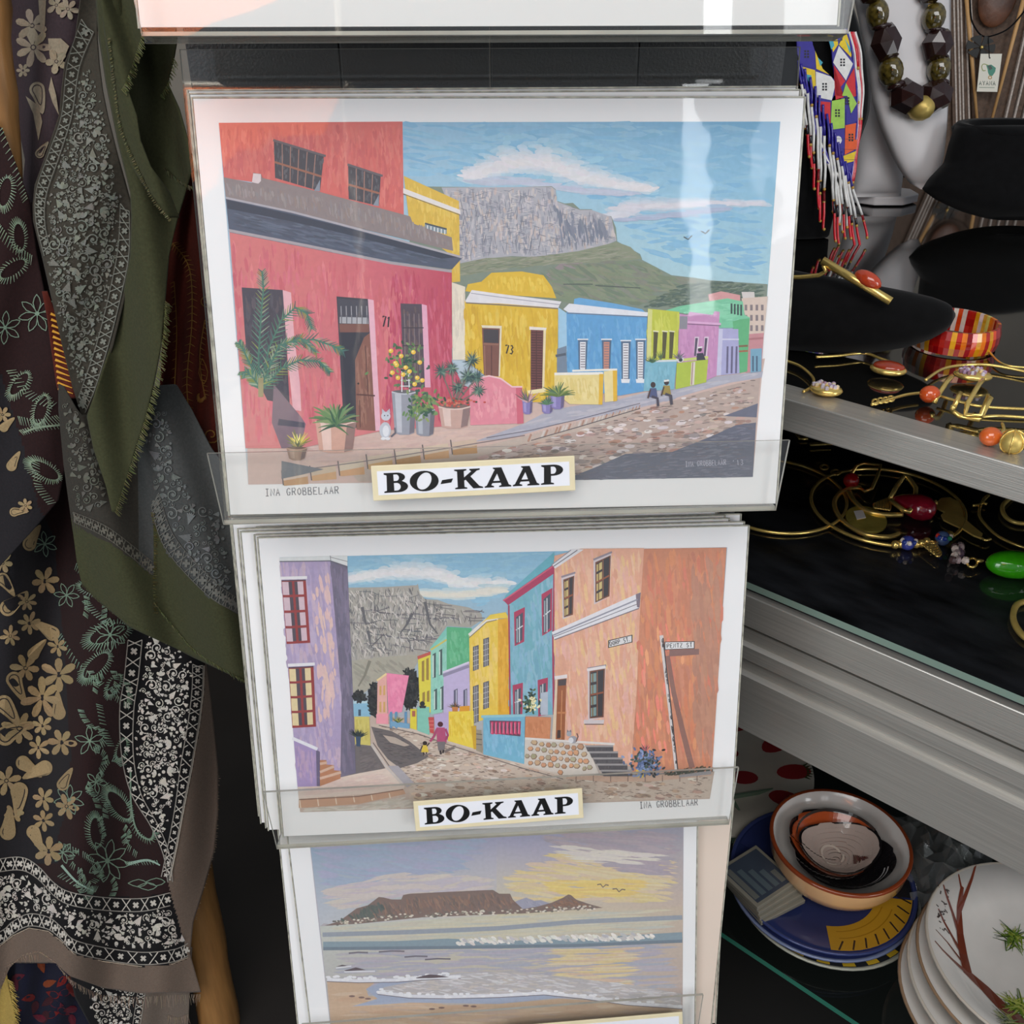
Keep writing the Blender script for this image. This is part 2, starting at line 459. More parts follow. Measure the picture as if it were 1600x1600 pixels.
W_HALF = 0.2165
def holder(t, label, depth, lip_h=0.055, name_label=None, twist=0.0, by=-0.0125):
    """bent clear acrylic: back, base and front lip, open at the sides"""
    h = thing('print_holder', label, 'holder', group=None)
    h.matrix_world = stand_matrix(t) @ Matrix.Rotation(radians(twist), 4, 'Z')
    cx = 0.0035
    def sheet(name, a, b, face_axis):
        m = MB(); x0, y0, z0 = a; x1, y1, z1 = b
        vs = [(x0,y0,z0),(x1,y0,z0),(x1,y1,z0),(x0,y1,z0),(x0,y0,z1),(x1,y0,z1),(x1,y1,z1),(x0,y1,z1)]
        fs = [(0,3,2,1),(4,5,6,7),(0,1,5,4),(1,2,6,5),(2,3,7,6),(3,0,4,7)]
        big = {'z': (0, 1), 'y': (2, 4)}[face_axis]
        for i, f in enumerate(fs): m.faces([vs[k] for k in f], [(0,1,2,3)], mi=0 if i in big else 1)
        return m.build(name, [M_ACBASE if name == 'base' else M_ACRYL, M_ACEDGE], h)
    th = 0.003
    lipw = 0.007
    sheet('back_panel', (cx - W_HALF, -0.012, -depth - th), (cx + W_HALF, 0.3235, -depth), 'z')
    sheet('base', (cx - W_HALF + .006, by, -depth), (cx + W_HALF - .006, by + .0028, lipw), 'y')
    # front lip, leaning out a little
    lo = lipw + 0.004; 
    m = MB()
    ys = (by, lip_h - 0.008); zs = ((lipw, lipw + th), (lo, lo + th))
    vs = []
    for y, (za, zb), hw in zip(ys, zs, (W_HALF - 0.006, W_HALF)):
        vs += [(cx - hw, y, za), (cx + hw, y, za), (cx + hw, y, zb), (cx - hw, y, zb)]
    for f, mi in (((0,1,5,4),0),((2,3,7,6),0),((4,5,6,7),1),((0,3,2,1),1),((1,2,6,5),1),((3,0,4,7),1)):
        m.faces([vs[k] for k in f], [(0,1,2,3)], mi=mi)
    m.build('front_lip', [M_ACRYL, M_ACEDGE], h)
    if name_label:
        txt, px0, py0, px1, py1, ang = name_label
        ua, va = on_card((px0 + px1) / 2, (py0 + py1) / 2, t, lo + th)
        ub, vb = on_card(px0, (py0 + py1) / 2, t, lo + th)
        _, v0 = on_card((px0 + px1) / 2, py0, t, lo + th); _, v1 = on_card((px0 + px1) / 2, py1, t, lo + th)
        w, hh = abs(ua - ub) * 2, abs(v0 - v1)
        R = h.matrix_world.inverted() @ stand_matrix(t) @ Matrix.Translation((ua, va, lo + th - 0.0003)) @ Matrix.Rotation(radians(ang), 4, 'Z') @ Matrix.Rotation(-0.055, 4, 'X')
        m = MB(); m.box((-w/2, -hh/2, 0), (w/2, hh/2, 0.0016))
        fr = m.build('name_label', M_CREAM, h); fr.matrix_local = R; bevel(fr, 0.0006)
        fr['label'] = 'cream plastic name plate reading BO-KAAP' if txt else 'cream plastic name plate cut by the picture edge'
        b = 0.0042
        m = MB(); m.box((-w/2 + b, -hh/2 + b, 0.0016), (w/2 - b, hh/2 - b, 0.0019)); m.build('paper', M_LABEL, fr)
        if txt: bold_text('lettering', txt, w * 0.885, hh * 0.56, M_BLACKINK, fr, Matrix.Translation((0, 0, 0.0021)))
    return h

holder(0, 'topmost clear acrylic print holder, only its front lip in view', 0.016)
holder(1, 'upper clear acrylic holder with BO-KAAP plate, carrying the red corner house print', 0.020,
       name_label=('BO-KAAP', 581, 720, 900, 774, 1.6), by=-0.0088)
holder(2, 'lower clear acrylic holder with BO-KAAP plate, carrying the peach corner house print', 0.032,
       name_label=('BO-KAAP', 647, 1242, 912, 1287, 2.6), twist=0.9, by=-0.0150)
holder(3, 'bottom clear acrylic holder carrying the seascape print', 0.020, twist=1.8, name_label=(None, 780, 1594, 1068, 1650, 2.4), by=-0.0145)

def card(t, u, v, w, label, beige=False, rot=0.0, sleeve=False, group=None, cw=0.42, ch=0.297):
    """one A3 print on mount card in its clear sleeve; front face at height w of tier t"""
    o = thing('art_print', label, 'art print', group=group)
    o.matrix_world = stand_matrix(t, w) @ Matrix.Translation((u, v, 0)) @ Matrix.Rotation(radians(rot), 4, 'Z')
    m = MB(); m.box((-cw/2, 0, -0.0016), (cw/2, ch, 0))
    m.build('mount_card', M_BEIGE if beige else M_PAPER, o)
    # welded edge of the cellophane sleeve
    s = MB()
    for k, (a, b) in enumerate((((-cw/2 - .0014, -.0008), (-cw/2 - .0003, ch + .001)), ((cw/2 + .0003, -.0008), (cw/2 + .0014, ch + .001)), ((-cw/2, ch + .0002), (cw/2, ch + .0012)))):
        s.box((a[0], a[1], -0.0019), (b[0], b[1], 0.0006))
    s.build('sleeve_seam', M_SEAM, o)
    if sleeve:
        s = MB(); n = 24; q = 18
        vs = [(-cw/2 + cw*i/n, ch*j/q, 0.0022 + 0.00035*sin(i*1.9 + j*.7)*sin(j*1.3)*(1.0 if i in (0, 1, n-1, n) or j > q-2 else .25)) for j in range(q + 1) for i in range(n + 1)]
        fs = [(j*(n+1)+i, j*(n+1)+i+1, (j+1)*(n+1)+i+1, (j+1)*(n+1)+i) for j in range(q) for i in range(n)]
        s.faces(vs, fs); s.build('plastic_sleeve', M_SLEEVE, o, smooth=True)
    return o
M_SEAM = mat('sleeve_seam', (176, 174, 160), 0.2, noise=0.45, nscale=120)
ORD = ('first', 'second', 'third', 'fourth', 'fifth', 'sixth', 'seventh', 'eighth and rearmost')
# stacks behind the front prints: only their edges show
for i, (u, v) in enumerate(((.0055, .001), (.004, .0035), (.006, .0005), (.003, .002), (.0045, .003))):
    card(1, u, v - .0055, -0.0032 * (i + 1), 'white mounted print stacked in the upper holder, %s behind the front one' % ORD[i], group='prints stacked in the upper holder')
for i, (u, v, r) in enumerate(((.006, .001, .1), (-.006, .002, .2), (-.009, .0025, .2), (.006, .0015, .15), (-.015, .003, .25), (-.012, .0035, .15), (-.015, .003, .2), (-.019, .004, .2))):
    card(2, u, v - .0105, -0.0036 * (i + 1), 'white mounted print stacked in the lower holder, %s behind the front one' % ORD[i], rot=r*.4, ch=.2885 + .0011*(i + 1), group='prints stacked in the lower holder')
card(3, -.011, -.008, -0.004, 'white mounted print fanned out to the left behind the seascape print', rot=0.6)
card(3, .024, -.010, -0.0075, 'beige backed print leaning behind the seascape print, nearest of the beige ones', True, rot=-2.2)
card(3, .030, -.008, -0.011, 'beige backed print standing rearmost in the bottom holder', True, rot=0.0)
card(0, .0, -.006, -0.0, 'white backed print in the topmost holder, cut off by the picture edge', sleeve=True)

def front_print(t, u, v, rot, label, ch=0.297):
    o = card(t, u, v, 0.0, label, rot=rot, sleeve=True, ch=ch)
    inv = o.matrix_world.inverted()
    org = tier_org(t)
    def fmap(px, py, h):
        p = on_plane(px, py, org, SN)
        q = inv @ p
        return (q.x, q.y, 0.0003 + h)
    return o, fmap

# ---------------------------------------------------------------- print 1: red corner house, yellow and blue houses, mountain
pr1, fm = front_print(1, 0.0065, -0.0050, -0.3, 'art print of a red corner house and yellow house below a flat-topped mountain', ch=.2935)
k = Painter(fm, wash=.10)
k.P([(342,192),(1219,190),(1176,745),(388,757)], None, [(150,186,212),(112,170,205),(190,200,205),(190,200,205)])
k.P([(600,191),(1219,190),(1198,470),(600,480)], None, [(140,182,210),(100,165,205),(165,203,212),(170,200,212)])
SKY = [(600,191),(1218,191),(1200,440),(1000,400),(960,330),(860,290),(700,290),(600,280)]
k.T(SKY, 260, [(120,175,208),(135,185,212),(110,168,205),(150,192,214)], 46, 9, 4, 14, 6)
SK_ = (136,186,212)
k.cloud([(735,276,16),(790,256,30),(850,254,36),(900,274,28),(960,288,14),(1015,296,6)], 560, 24, 26, 9, (216,214,218), SK_, 4, 20)
k.cloud([(740,284,6),(820,284,8),(900,298,6),(985,304,4)], 90, 8, 40, 5, (182,188,206), (170,190,210), 3, 8)
k.cloud([(955,340,8),(990,322,14),(1040,322,14),(1100,318,8),(1190,318,4)], 260, 12, 28, 7, (206,204,212), SK_, 2, 10)
k.cloud([(960,345,4),(1050,338,5),(1130,326,4)], 60, 6, 40, 4, (166,176,200), (156,186,210), 0, 6)
# mountain
MT = [(640,291),(700,292),(781,293),(862,291),(868,296),(870,314),(882,318),(895,317),(906,327),(924,327),(933,335),(955,338),(962,356),(964,377),(980,386),(1000,397),(1003,406),(1049,430),(1085,434),(1110,438),(1199,444),(1196,492),(640,492)]
k.P(MT, (118,132,118))
ROCK = [(690,293),(862,292),(868,297),(870,315),(906,328),(924,328),(955,339),(963,376),(940,386),(905,392),(872,398),(840,402),(800,400),(760,404),(716,412),(705,330)]
k.P(ROCK, (166,166,174))
k.T(ROCK, 420, [(190,186,190),(146,148,160),(204,192,186),(166,166,178),(128,132,146),(186,168,160)], 15, 5, 88, 14, 8, .25)
k.T(ROCK, 200, [(104,110,124),(122,126,138),(212,206,204)], 12, 1.3, 4, 24, 6, .2)
k.T(ROCK, 110, [(98,104,118),(112,116,130)], 18, 1.2, 90, 16, 6)
k.T([(865,318),(905,330),(930,338),(950,345),(960,376),(905,392),(880,395)], 34, [(104,112,130),(126,132,146)], 24, 5, 82, 10, 6)
k.P([(716,412),(760,403),(840,401),(905,392),(963,378),(985,386),(1003,404),(960,410),(880,412),(800,418),(716,432)], (128,136,112))
k.T([(716,412),(760,404),(905,394),(963,380),(1000,402),(880,412),(716,430)], 130, [(170,166,150),(104,120,88),(150,146,130),(88,104,84)], 20, 2, -6, 10, 8)
k.P([(840,440),(875,412),(910,410),(905,452),(850,458)], (140,128,130))
k.T([(800,445),(870,412),(1003,406),(1050,432),(1100,440),(1000,480),(860,470)], 220, [(108,128,100),(124,140,108),(96,116,96),(136,140,116),(128,124,120)], 42, 7, 22, 22, 7)
k.T([(1000,480),(1050,448),(1110,438),(1198,446),(1197,462),(1080,480)], 200, [(70,92,84),(88,108,88),(58,78,76),(104,120,96)], 14, 3.4, -6, 16, 6)
for a, b in (((880,444),(926,444)),((930,446),(1000,450))): k.S([a, b], 1.4, (70,78,76))
# gulls
for x, y in ((1075,375),(1102,366)): k.S([(x-7,y-5),(x,y-1),(x+6,y-7)], 1.6, (60,64,72))
# pavement and road ground
k.P([(385,640),(720,640),(1195,560),(1190,590),(1176,745),(388,757)], (203,176,166))
k.T([(445,700),(560,682),(740,668),(830,672),(700,700),(470,740)], 160, [(214,184,170),(196,166,158),(206,180,172)], 46, 7, -6, 8, 6)
k.P([(818,662),(860,640),(960,625),(1040,608),(1120,588),(1192,580),(1190,590),(1140,598),(1095,610),(1020,632),(960,646),(880,660),(800,684),(740,690)], (168,168,182))
k.T([(818,662),(960,625),(1120,588),(1190,583),(1020,632),(880,660),(770,684)], 90, [(158,160,178),(178,178,190),(190,186,192)], 44, 5, -10, 6, 6)
ROAD = [(1188,590),(1183,640),(1176,745),(640,752),(720,722),(800,696),(900,672),(980,648),(1040,630),(1100,612)]
k.P(ROAD, (178,158,148))
for i in range(900):
    x = random.uniform(650, 1186); y = random.uniform(594, 748)
    if inside((x, y), ROAD) and inside((x + 11, y), ROAD) and y < 744:
        sc = .45 + (y - 594) / 150 * .9
        k.E(x, y, 9*sc*random.uniform(.6,1.2), 3.0*sc, jit(random.choice([(198,176,164),(176,132,116),(208,198,196),(150,120,108),(186,160,150),(140,128,128),(216,206,204)]), 10), n=8, rot=-.08)
k.T(ROAD, 320, [(112,96,92),(96,88,90),(132,110,100)], 12, 1.6, -3, 10, 8)
SH1 = [(930,730),(977,709),(1050,706),(1110,682),(1150,664),(1181,660),(1176,745),(880,750)]
k.P(SH1, (92,96,112)); k.P([(1130,650),(1184,630),(1182,652)], (96,100,118))
k.T(SH1, 260, [(78,82,100),(110,114,130),(96,92,100),(128,130,144)], 16, 2.6, -3, 8, 6)
# kerb
KB = [(640,752),(560,752),(545,736),(640,722),(720,706),(800,686),(900,664),(980,640),(1000,636),(985,648),(900,674),(800,698),(720,722)]
k.P(KB, (188,172,160))
for i in range(34):
    t = i / 33; x = 830 + 170*t; y = 683 - 48*t
    k.S([(x, y - 5 + 3*t), (x - 5 + 3*t, y + 7 - 4*t)], 3.2 - 1.6*t, random.choice([(206,196,190),(170,130,112),(190,170,160)]))
k.S([(830,688),(900,668),(1000,638)], 1.3, (70,64,70)); k.S([(760,684),(830,672),(900,656),(1000,630)], 1.2, (96,92,104))
for i in range(7):
    x = 440 + i*44; y = 752 - i*7.5 + (3 if i < 3 else 0)
    k.P([(x+2, y-16),(x+40, y-22),(x+42, y-8),(x+4, y-1)], jit((206,186,164), 10))
    k.P([(x+3, y-4),(x+41, y-11),(x+42, y+1),(x+4, y+4)], jit((196,150,96), 14))
    k.S([(x,y-20),(x+3,y+3)], 1.8, (92,84,84))
k.S([(440,738),(560,722),(700,700),(820,680)], 1.5, (120,108,110))
k.P([(440,720),(480,728),(506,733),(470,742),(440,748)], (108,112,118))
# upper red storey, yellow tower behind
k.P([(342,192),(629,190),(631,336),(500,300),(350,278)], (206,96,90))
U1 = [(343,193),(628,191),(630,334),(500,298),(352,276)]
k.T(U1, 300, [(212,108,98),(196,84,84),(220,124,112),(188,78,80)], 26, 6, 88, 10, 8)
k.P([(631,275),(717,314),(719,440),(706,441),(700,395),(640,350)], (214,176,62))
k.T([(632,277),(716,315),(718,438),(708,430),(706,375),(645,346)], 90, [(222,186,70),(202,164,52),(228,196,92)], 20, 5, 88, 10, 8)
k.P([(630,294),(719,328),(720,335),(630,302)], (222,218,216)); k.S([(630,303),(719,336)], 1.2, (110,96,70))
k.P([(664,348),(698,357),(698,366),(664,358)], (120,140,150)); k.S([(664,349),(698,358)], 2.5, (60,70,80))
for i in range(6): k.S([(668+i*5.4,352+i*1.4),(668+i*5.4,359+i*1.4)], 1.6, (224,224,226))
for W, nb in (([(428,219),(506,244),(500,299),(430,278)], 5), ([(544,257),(595,275),(592,322),(545,311)], 3)):
    k.P(W, (58,58,66))
    (ax,ay),(bx,by),(cx,cy),(dx,dy) = W
    k.T(W, 40, [(78,80,88),(48,48,56),(92,92,98)], 10, 4, 90, 10, 6)
    for i in range(1, nb + 1):
        t = i / (nb + 1); k.S([(ax+(bx-ax)*t, ay+(by-ay)*t + 2), (dx+(cx-dx)*t, dy+(cy-dy)*t)], 1.5, (150,112,100))
    k.S([(dx+(ax-dx)*.42, dy+(ay-dy)*.42), (cx+(bx-cx)*.42, cy+(by-cy)*.42)], 3.2, (146,92,72))
    k.S([(ax-1,ay), (bx+3,by)], 3.5, (92,84,90)); k.P([(cx-9,cy-1),(cx,cy),(cx,cy-18)], (128,138,152))
# parapet and dark cornice
PAR = [(350,277),(394,286),(396,270),(408,272),(410,278),(500,300),(641,338),(645,349),(706,371),(708,392),(531,349),(456,330),(353,308)]
k.P(PAR, (132,120,120))
k.T([(352,280),(394,288),(500,303),(640,341),(705,373),(706,388),(531,347),(456,328),(354,306)], 200, [(146,134,130),(118,108,112),(140,118,110),(156,148,148),(124,122,128)], 16, 4, 84, 10, 7)
k.P([(394,285),(396,271),(408,272),(408,283),(404,287)], (212,198,200))
k.P([(353,309),(456,331),(534,350),(723,402),(706,421),(612,408),(480,382),(358,358)], (70,80,100))
k.T([(355,318),(456,340),(534,360),(704,408),(700,418),(612,405),(480,378),(360,352)], 150, [(84,96,118),(58,66,84),(98,110,130),(52,60,76)], 30, 4, 14, 6, 6)
k.S([(353,309),(456,331),(534,351),(722,402)], 3.2, (168,164,172)); k.P([(355,312),(456,335),(534,354),(716,402),(690,404),(534,364),(456,346),(356,326)], (44,52,68))
k.S([(358,360),(480,384),(612,411),(706,424)], 4.5, (162,154,160))
# ground storey of the red house
W1 = [(359,363),(480,387),(612,413),(706,426),(706,565),(722,600),(742,610),(722,664),(600,672),(470,700),(384,700)]
k.P(W1, None, [(206,112,112),(206,108,110),(198,92,106),(182,62,84),(180,62,88),(184,66,90),(190,80,100),(196,90,106),(208,112,116),(206,120,122),(206,124,124)])
k.T([(360,366),(480,390),(612,416),(660,424),(655,640),(600,668),(470,694),(386,694)], 420, [(214,118,118),(196,88,98),(222,134,132),(204,98,112),(188,80,92),(212,110,128)], 30, 6, 88, 8, 8)
k.T([(612,416),(705,428),(705,562),(718,596),(720,660),(600,668)], 260, [(186,66,88),(170,54,76),(198,86,106),(210,110,134),(178,60,90)], 30, 5, 88, 8, 8)
k.P([(442,453),(455,457),(460,524),(469,600),(471,642),(458,640),(450,560)], (226,172,180))
k.P([(378,449),(442,453),(447,524),(453,632),(418,625),(386,560)], (62,60,72))
k.T([(380,452),(440,456),(446,520),(450,620),(420,616),(388,556)], 70, [(74,72,84),(50,48,58),(90,80,84)], 26, 8, 86, 8, 6)
k.P([(428,600),(470,650),(478,662),(470,700),(440,700),(425,660)], (120,100,112)); k.P([(436,654),(476,660),(476,668),(434,664)], (70,68,84))
k.P([(575,467),(584,469),(595,672),(587,673)], (228,176,192))
k.P([(526,463),(575,467),(587,673),(555,668),(536,640)], (52,52,62)); k.P([(533,520),(556,512),(568,530),(556,560),(558,668),(542,650)], (40,42,54))
k.P([(569,527),(555,562),(557,671),(587,673),(578,520)], (128,82,70)); k.T([(570,530),(557,563),(559,668),(585,670),(577,524)], 60, [(148,100,82),(108,66,58),(160,116,98)], 26, 4, 86, 6, 6)
k.S([(557,616),(586,618)], 2.4, (86,52,48)); k.S([(571,540),(575,612)], 1.6, (90,56,52)); k.S([(562,625),(563,668)], 1.6, (90,56,52)); k.E(560,599,1.6,1.6,(40,34,34))
k.P([(530,506),(577,506),(577,519),(531,519)], (116,74,66)); k.P([(528,466),(575,470),(576,506),(530,505)], (60,62,74))
for i in range(6): k.S([(533+i*8,478),(534+i*8,505)], 1.4, (150,150,156))
k.P([(531,495),(575,496),(576,506),(531,505)], (164,166,172))
for i in range(6): k.S([(534+i*8,492),(534+i*8,506)], 1.5, (92,92,100))
k.P([(659,475),(667,477),(673,605),(664,605)], (226,166,190)); k.P([(626,474),(659,475),(664,605),(631,605)], (74,64,76))
k.T([(628,477),(657,478),(661,600),(633,600)], 60, [(92,76,80),(60,54,66),(108,86,84)], 16, 5, 88, 6, 6)
for i in range(4): k.S([(632+i*7.5,490),(634+i*7.5,600)], 1.3, (120,108,112))
for y in (512, 540, 566): k.S([(629,y),(662,y)], 1.6, (52,46,56))
k.text('71', (597,510), (609,511), 16, 2.4, (40,30,40))
# yellow house 73
k.P([(727,455),(731,444),(752,440),(768,426),(815,424),(849,430),(862,448),(869,466),(780,460)], (218,178,46))
k.T([(732,448),(756,441),(770,428),(847,432),(864,460),(780,456)], 70, [(228,190,60),(206,164,30),(234,204,84)], 14, 5, 88, 8, 7)
k.P([(706,441),(727,448),(726,472),(728,562),(707,562)], (226,216,196)); k.T([(708,446),(726,450),(726,556),(709,556)], 30, [(236,226,206),(206,196,180)], 30, 5, 90, 4, 6)
Y1 = [(726,470),(780,474),(872,480),(871,580),(864,612),(846,628),(818,628),(800,606),(762,590),(727,562)]
k.P(Y1, (218,178,44)); k.T(Y1, 260, [(230,194,62),(206,162,28),(236,208,96),(212,170,34),(196,150,30)], 28, 6, 88, 8, 7)
k.P([(727,470),(737,453),(780,459),(877,471),(872,481),(780,474),(728,473)], (222,220,224)); k.S([(728,473),(780,476),(872,482)], 2, (120,108,90)); k.S([(736,458),(780,464),(875,476)], 1.2, (150,150,164))
k.P([(752,508),(784,509),(781,588),(778,588),(779,514),(754,513)], (224,216,190)); k.P([(753,512),(781,513),(779,588),(756,586)], (118,74,64))
k.P([(755,514),(779,515),(779,536),(756,535)], (58,54,60)); k.S([(768,540),(768,587)], 1.5, (78,46,44)); k.S([(757,540),(758,586)], 1.5, (150,104,86)); k.S([(755,537),(779,538)], 2.5, (140,96,80))
k.text('73', (789,552), (801,553), 13, 2.2, (44,36,30))
k.P([(827,510),(854,512),(853,516),(827,515)], (228,222,214)); k.P([(848,515),(853,516),(850,608),(847,608)], (230,214,170)); k.P([(829,515),(849,516),(847,608),(829,610)], (100,56,54))
for i in range(22): k.S([(830,519+i*4),(847,519.5+i*4)], 1.4, (62,32,34))
k.S([(838,516),(838,608)], 1.6, (70,38,38)); k.P([(824,610),(852,606),(853,612),(826,616)], (236,222,170))
# blue house
k.P([(872,480),(885,489),(890,578),(872,584)], (154,196,222)); k.P([(870,545),(885,540),(886,584),(870,584)], (110,128,148)); k.S([(868,556),(884,553)], 4, (74,84,98))
k.P([(896,478),(897,467),(905,465),(960,474),(1003,483),(1010,490)], (96,160,210))
B1 = [(885,487),(1011,492),(1006,611),(967,618),(890,606),(886,577)]
k.P(B1, (88,154,206)); k.T(B1, 170, [(100,166,214),(76,140,196),(116,176,218),(82,150,200)], 20, 6, 86, 10, 7)
k.P([(880,483),(889,474),(1013,488),(1011,494),(888,488)], (222,224,230)); k.S([(886,489),(1011,495)], 1.5, (96,108,128))
for x, y0, y1, c in ((906,530,577,(222,222,226)),(943,530,577,(196,130,110)),(973,532,596,(222,222,226)),(996,530,594,(222,222,226))):
    k.P([(x-3,y0),(x+12,y0),(x+10,y1),(x-2,y1)], (70,96,124)); k.P([(x,y0+4),(x+9,y0+4),(x+8,y1),(x,y1)], c)
    for i in range(int((y1-y0)/4) - 1): k.S([(x+1,y0+7+i*4),(x+8,y0+7+i*4)], 1.3, (120,112,120))
    k.S([(x-4,y0),(x+13,y0)], 2, (226,228,232))
for x in (972,995): k.P([(x-2,592),(x+12,592),(x+11,598),(x-1,598)], (226,228,232))
# lime, turquoise, pink, green, lavender and far houses
k.P([(1106,460),(1126,455),(1156,461),(1156,470),(1108,472)], (206,146,146)); k.P([(1158,456),(1178,456),(1179,466),(1160,466)], (206,200,196))
k.P([(1158,466),(1199,463),(1193,524),(1170,524)], (208,188,174))
for i in range(4):
    for j in range(3): k.P([(1163+i*8.5,476+j*16),(1167+i*8.5,476+j*16),(1167+i*8.5,485+j*16),(1163+i*8.5,485+j*16)], (122,110,114))
k.P([(1166,522),(1193,520),(1189,580),(1165,582)], (192,130,136)); k.P([(1172,545),(1190,544),(1189,580),(1172,582)], (110,160,186)); k.S([(1166,530),(1192,528)], 3, (168,104,110))
for x in (1176,1182): k.S([(x,556),(x,580)], 2.5, (60,84,110))
k.P([(1036,486),(1062,478),(1136,466),(1160,471),(1163,492),(1171,496),(1167,580),(1153,583),(1146,512),(1124,512),(1077,490)], (112,194,152)); k.P([(1144,500),(1171,497),(1167,580),(1153,583)], (86,172,116))
k.T([(1040,486),(1136,468),(1160,474),(1168,500),(1140,508),(1080,490)], 60, [(126,204,164),(98,182,140),(140,212,176)], 20, 5, -8, 8, 6)
for i in range(4): k.P([(1141+i*5,474+i*.6),(1144+i*5,474+i*.6),(1144+i*5,490+i),(1141+i*5,490+i)], (44,66,64))
k.S([(1152,541),(1168,540)], 3, (120,86,60)); k.S([(1152,549),(1168,548)], 3, (150,96,66))
k.P([(1122,513),(1153,514),(1155,583),(1118,587)], (164,164,206)); k.P([(1122,513),(1129,514),(1126,586),(1118,587)], (196,196,222)); k.S([(1128,530),(1154,530)], 2, (206,206,226))
for x in (1135,1142,1149): k.P([(x,541),(x+3,541),(x+2,583),(x-1,583)], (92,88,120))
k.P([(1061,490),(1074,492),(1077,487),(1113,492),(1116,486),(1124,487),(1119,587),(1103,594),(1058,590)], (194,136,182)); k.T([(1064,494),(1120,496),(1116,584),(1062,586)], 50, [(206,150,194),(182,122,170)], 16, 5, 88, 8, 6)
k.P([(1062,494),(1074,494),(1073,514),(1061,514)], (132,132,142)); k.S([(1074,503),(1126,506)], 3, (214,168,206)); k.S([(1074,506),(1126,509)], 1.2, (104,74,104))
for x in (1085,1100): k.P([(x,526),(x+7,526),(x+4,556),(x-1,556)], (216,196,214)); k.P([(x+1,528),(x+5,528),(x+2,556),(x-1,556)], (76,66,88))
L1 = [(1012,482),(1061,487),(1058,564),(1010,564)]
k.P(L1, (188,194,60)); k.T(L1, 50, [(200,206,76),(174,180,44),(208,212,96)], 18, 5, 88, 8, 6); k.P([(1012,482),(1019,484),(1016,562),(1010,564)], (210,210,130))
for x in (1022,1036,1047): k.P([(x-1,517),(x+6,518),(x+3,560),(x-2,560)], (74,70,40)); k.S([(x-2,517),(x+7,518)], 2, (226,224,180))
k.P([(1008,565),(1057,563),(1053,608),(1005,611)], (116,176,196)); k.S([(1024,564),(1057,563)], 3, (206,216,222)); k.T([(1010,568),(1055,566),(1052,605),(1008,608)], 40, [(130,188,206),(104,162,184)], 14, 5, 88, 8, 6)
k.P([(1057,567),(1106,561),(1103,597),(1055,608)], (170,190,62)); k.P([(1080,566),(1086,565),(1084,601),(1078,602)], (216,206,196)); k.S([(1082,566),(1080,601)], 1.4, (150,110,100)); k.S([(1057,563),(1106,558)], 4, (196,210,110))
k.tuft(1019,566,9,13,2.4,[(48,84,58),(70,104,66)],20,170); k.tuft(1032,562,6,18,2,[(70,96,60),(96,118,70)],60,130); k.E(1062,561,6,5,(210,210,214)); k.E(1063,562,3,3,(40,44,52)); k.tuft(1060,560,8,12,2.5,[(60,88,70),(110,96,120)],10,170)
k.E(1093,546,3.2,3.6,(40,36,46)); k.P([(1088,552),(1098,551),(1102,562),(1088,563)], (44,44,60)); k.S([(1090,543),(1097,542)], 2.4, (226,226,226))
# low walls
k.P([(866,584),(942,583),(941,632),(890,631),(866,612)], (228,208,136)); k.T([(868,588),(938,588),(937,628),(892,628),(868,610)], 60, [(236,220,160),(216,192,108)], 18, 6, 86, 10, 6); k.S([(866,584),(942,583)], 4, (236,232,222)); k.P([(936,584),(943,584),(941,632),(935,632)], (224,176,48))
k.P([(943,580),(960,578),(962,626),(945,628)], (232,214,150)); k.P([(957,578),(964,578),(964,626),(958,627)], (224,176,48)); k.S([(894,579),(964,577)], 3, (236,232,222))
k.P([(733,602),(745,592),(764,588),(782,592),(800,605),(816,605),(818,661),(735,664)], (222,134,150)); k.T([(738,606),(762,594),(782,596),(800,610),(814,610),(815,655),(740,658)], 70, [(232,150,162),(210,116,136),(238,164,172)], 18, 6, 86, 10, 7); k.P([(806,606),(816,605),(818,661),(808,662)], (204,96,116)); k.S([(745,591),(764,587),(782,591),(800,604),(816,604)], 2.4, (240,196,200))
# seated pair
for x, y, c1 in ((1020,604,(70,80,120)),(1041,600,(150,130,60))):
    k.E(x, y-3, 4, 4.6, (52,38,40)); k.P([(x-5,y+2),(x+5,y+2),(x+7,y+16),(x-6,y+16)], c1); k.S([(x-2,y+15),(x+7,y+18),(x+8,y+30)], 4, (60,56,70)); k.S([(x-4,y+4),(x-8,y+18)], 2.4, (70,50,46))
k.S([(1037,595),(1045,594)], 3, (226,224,220)); k.S([(1047,618),(1049,632)], 4, (66,62,74))
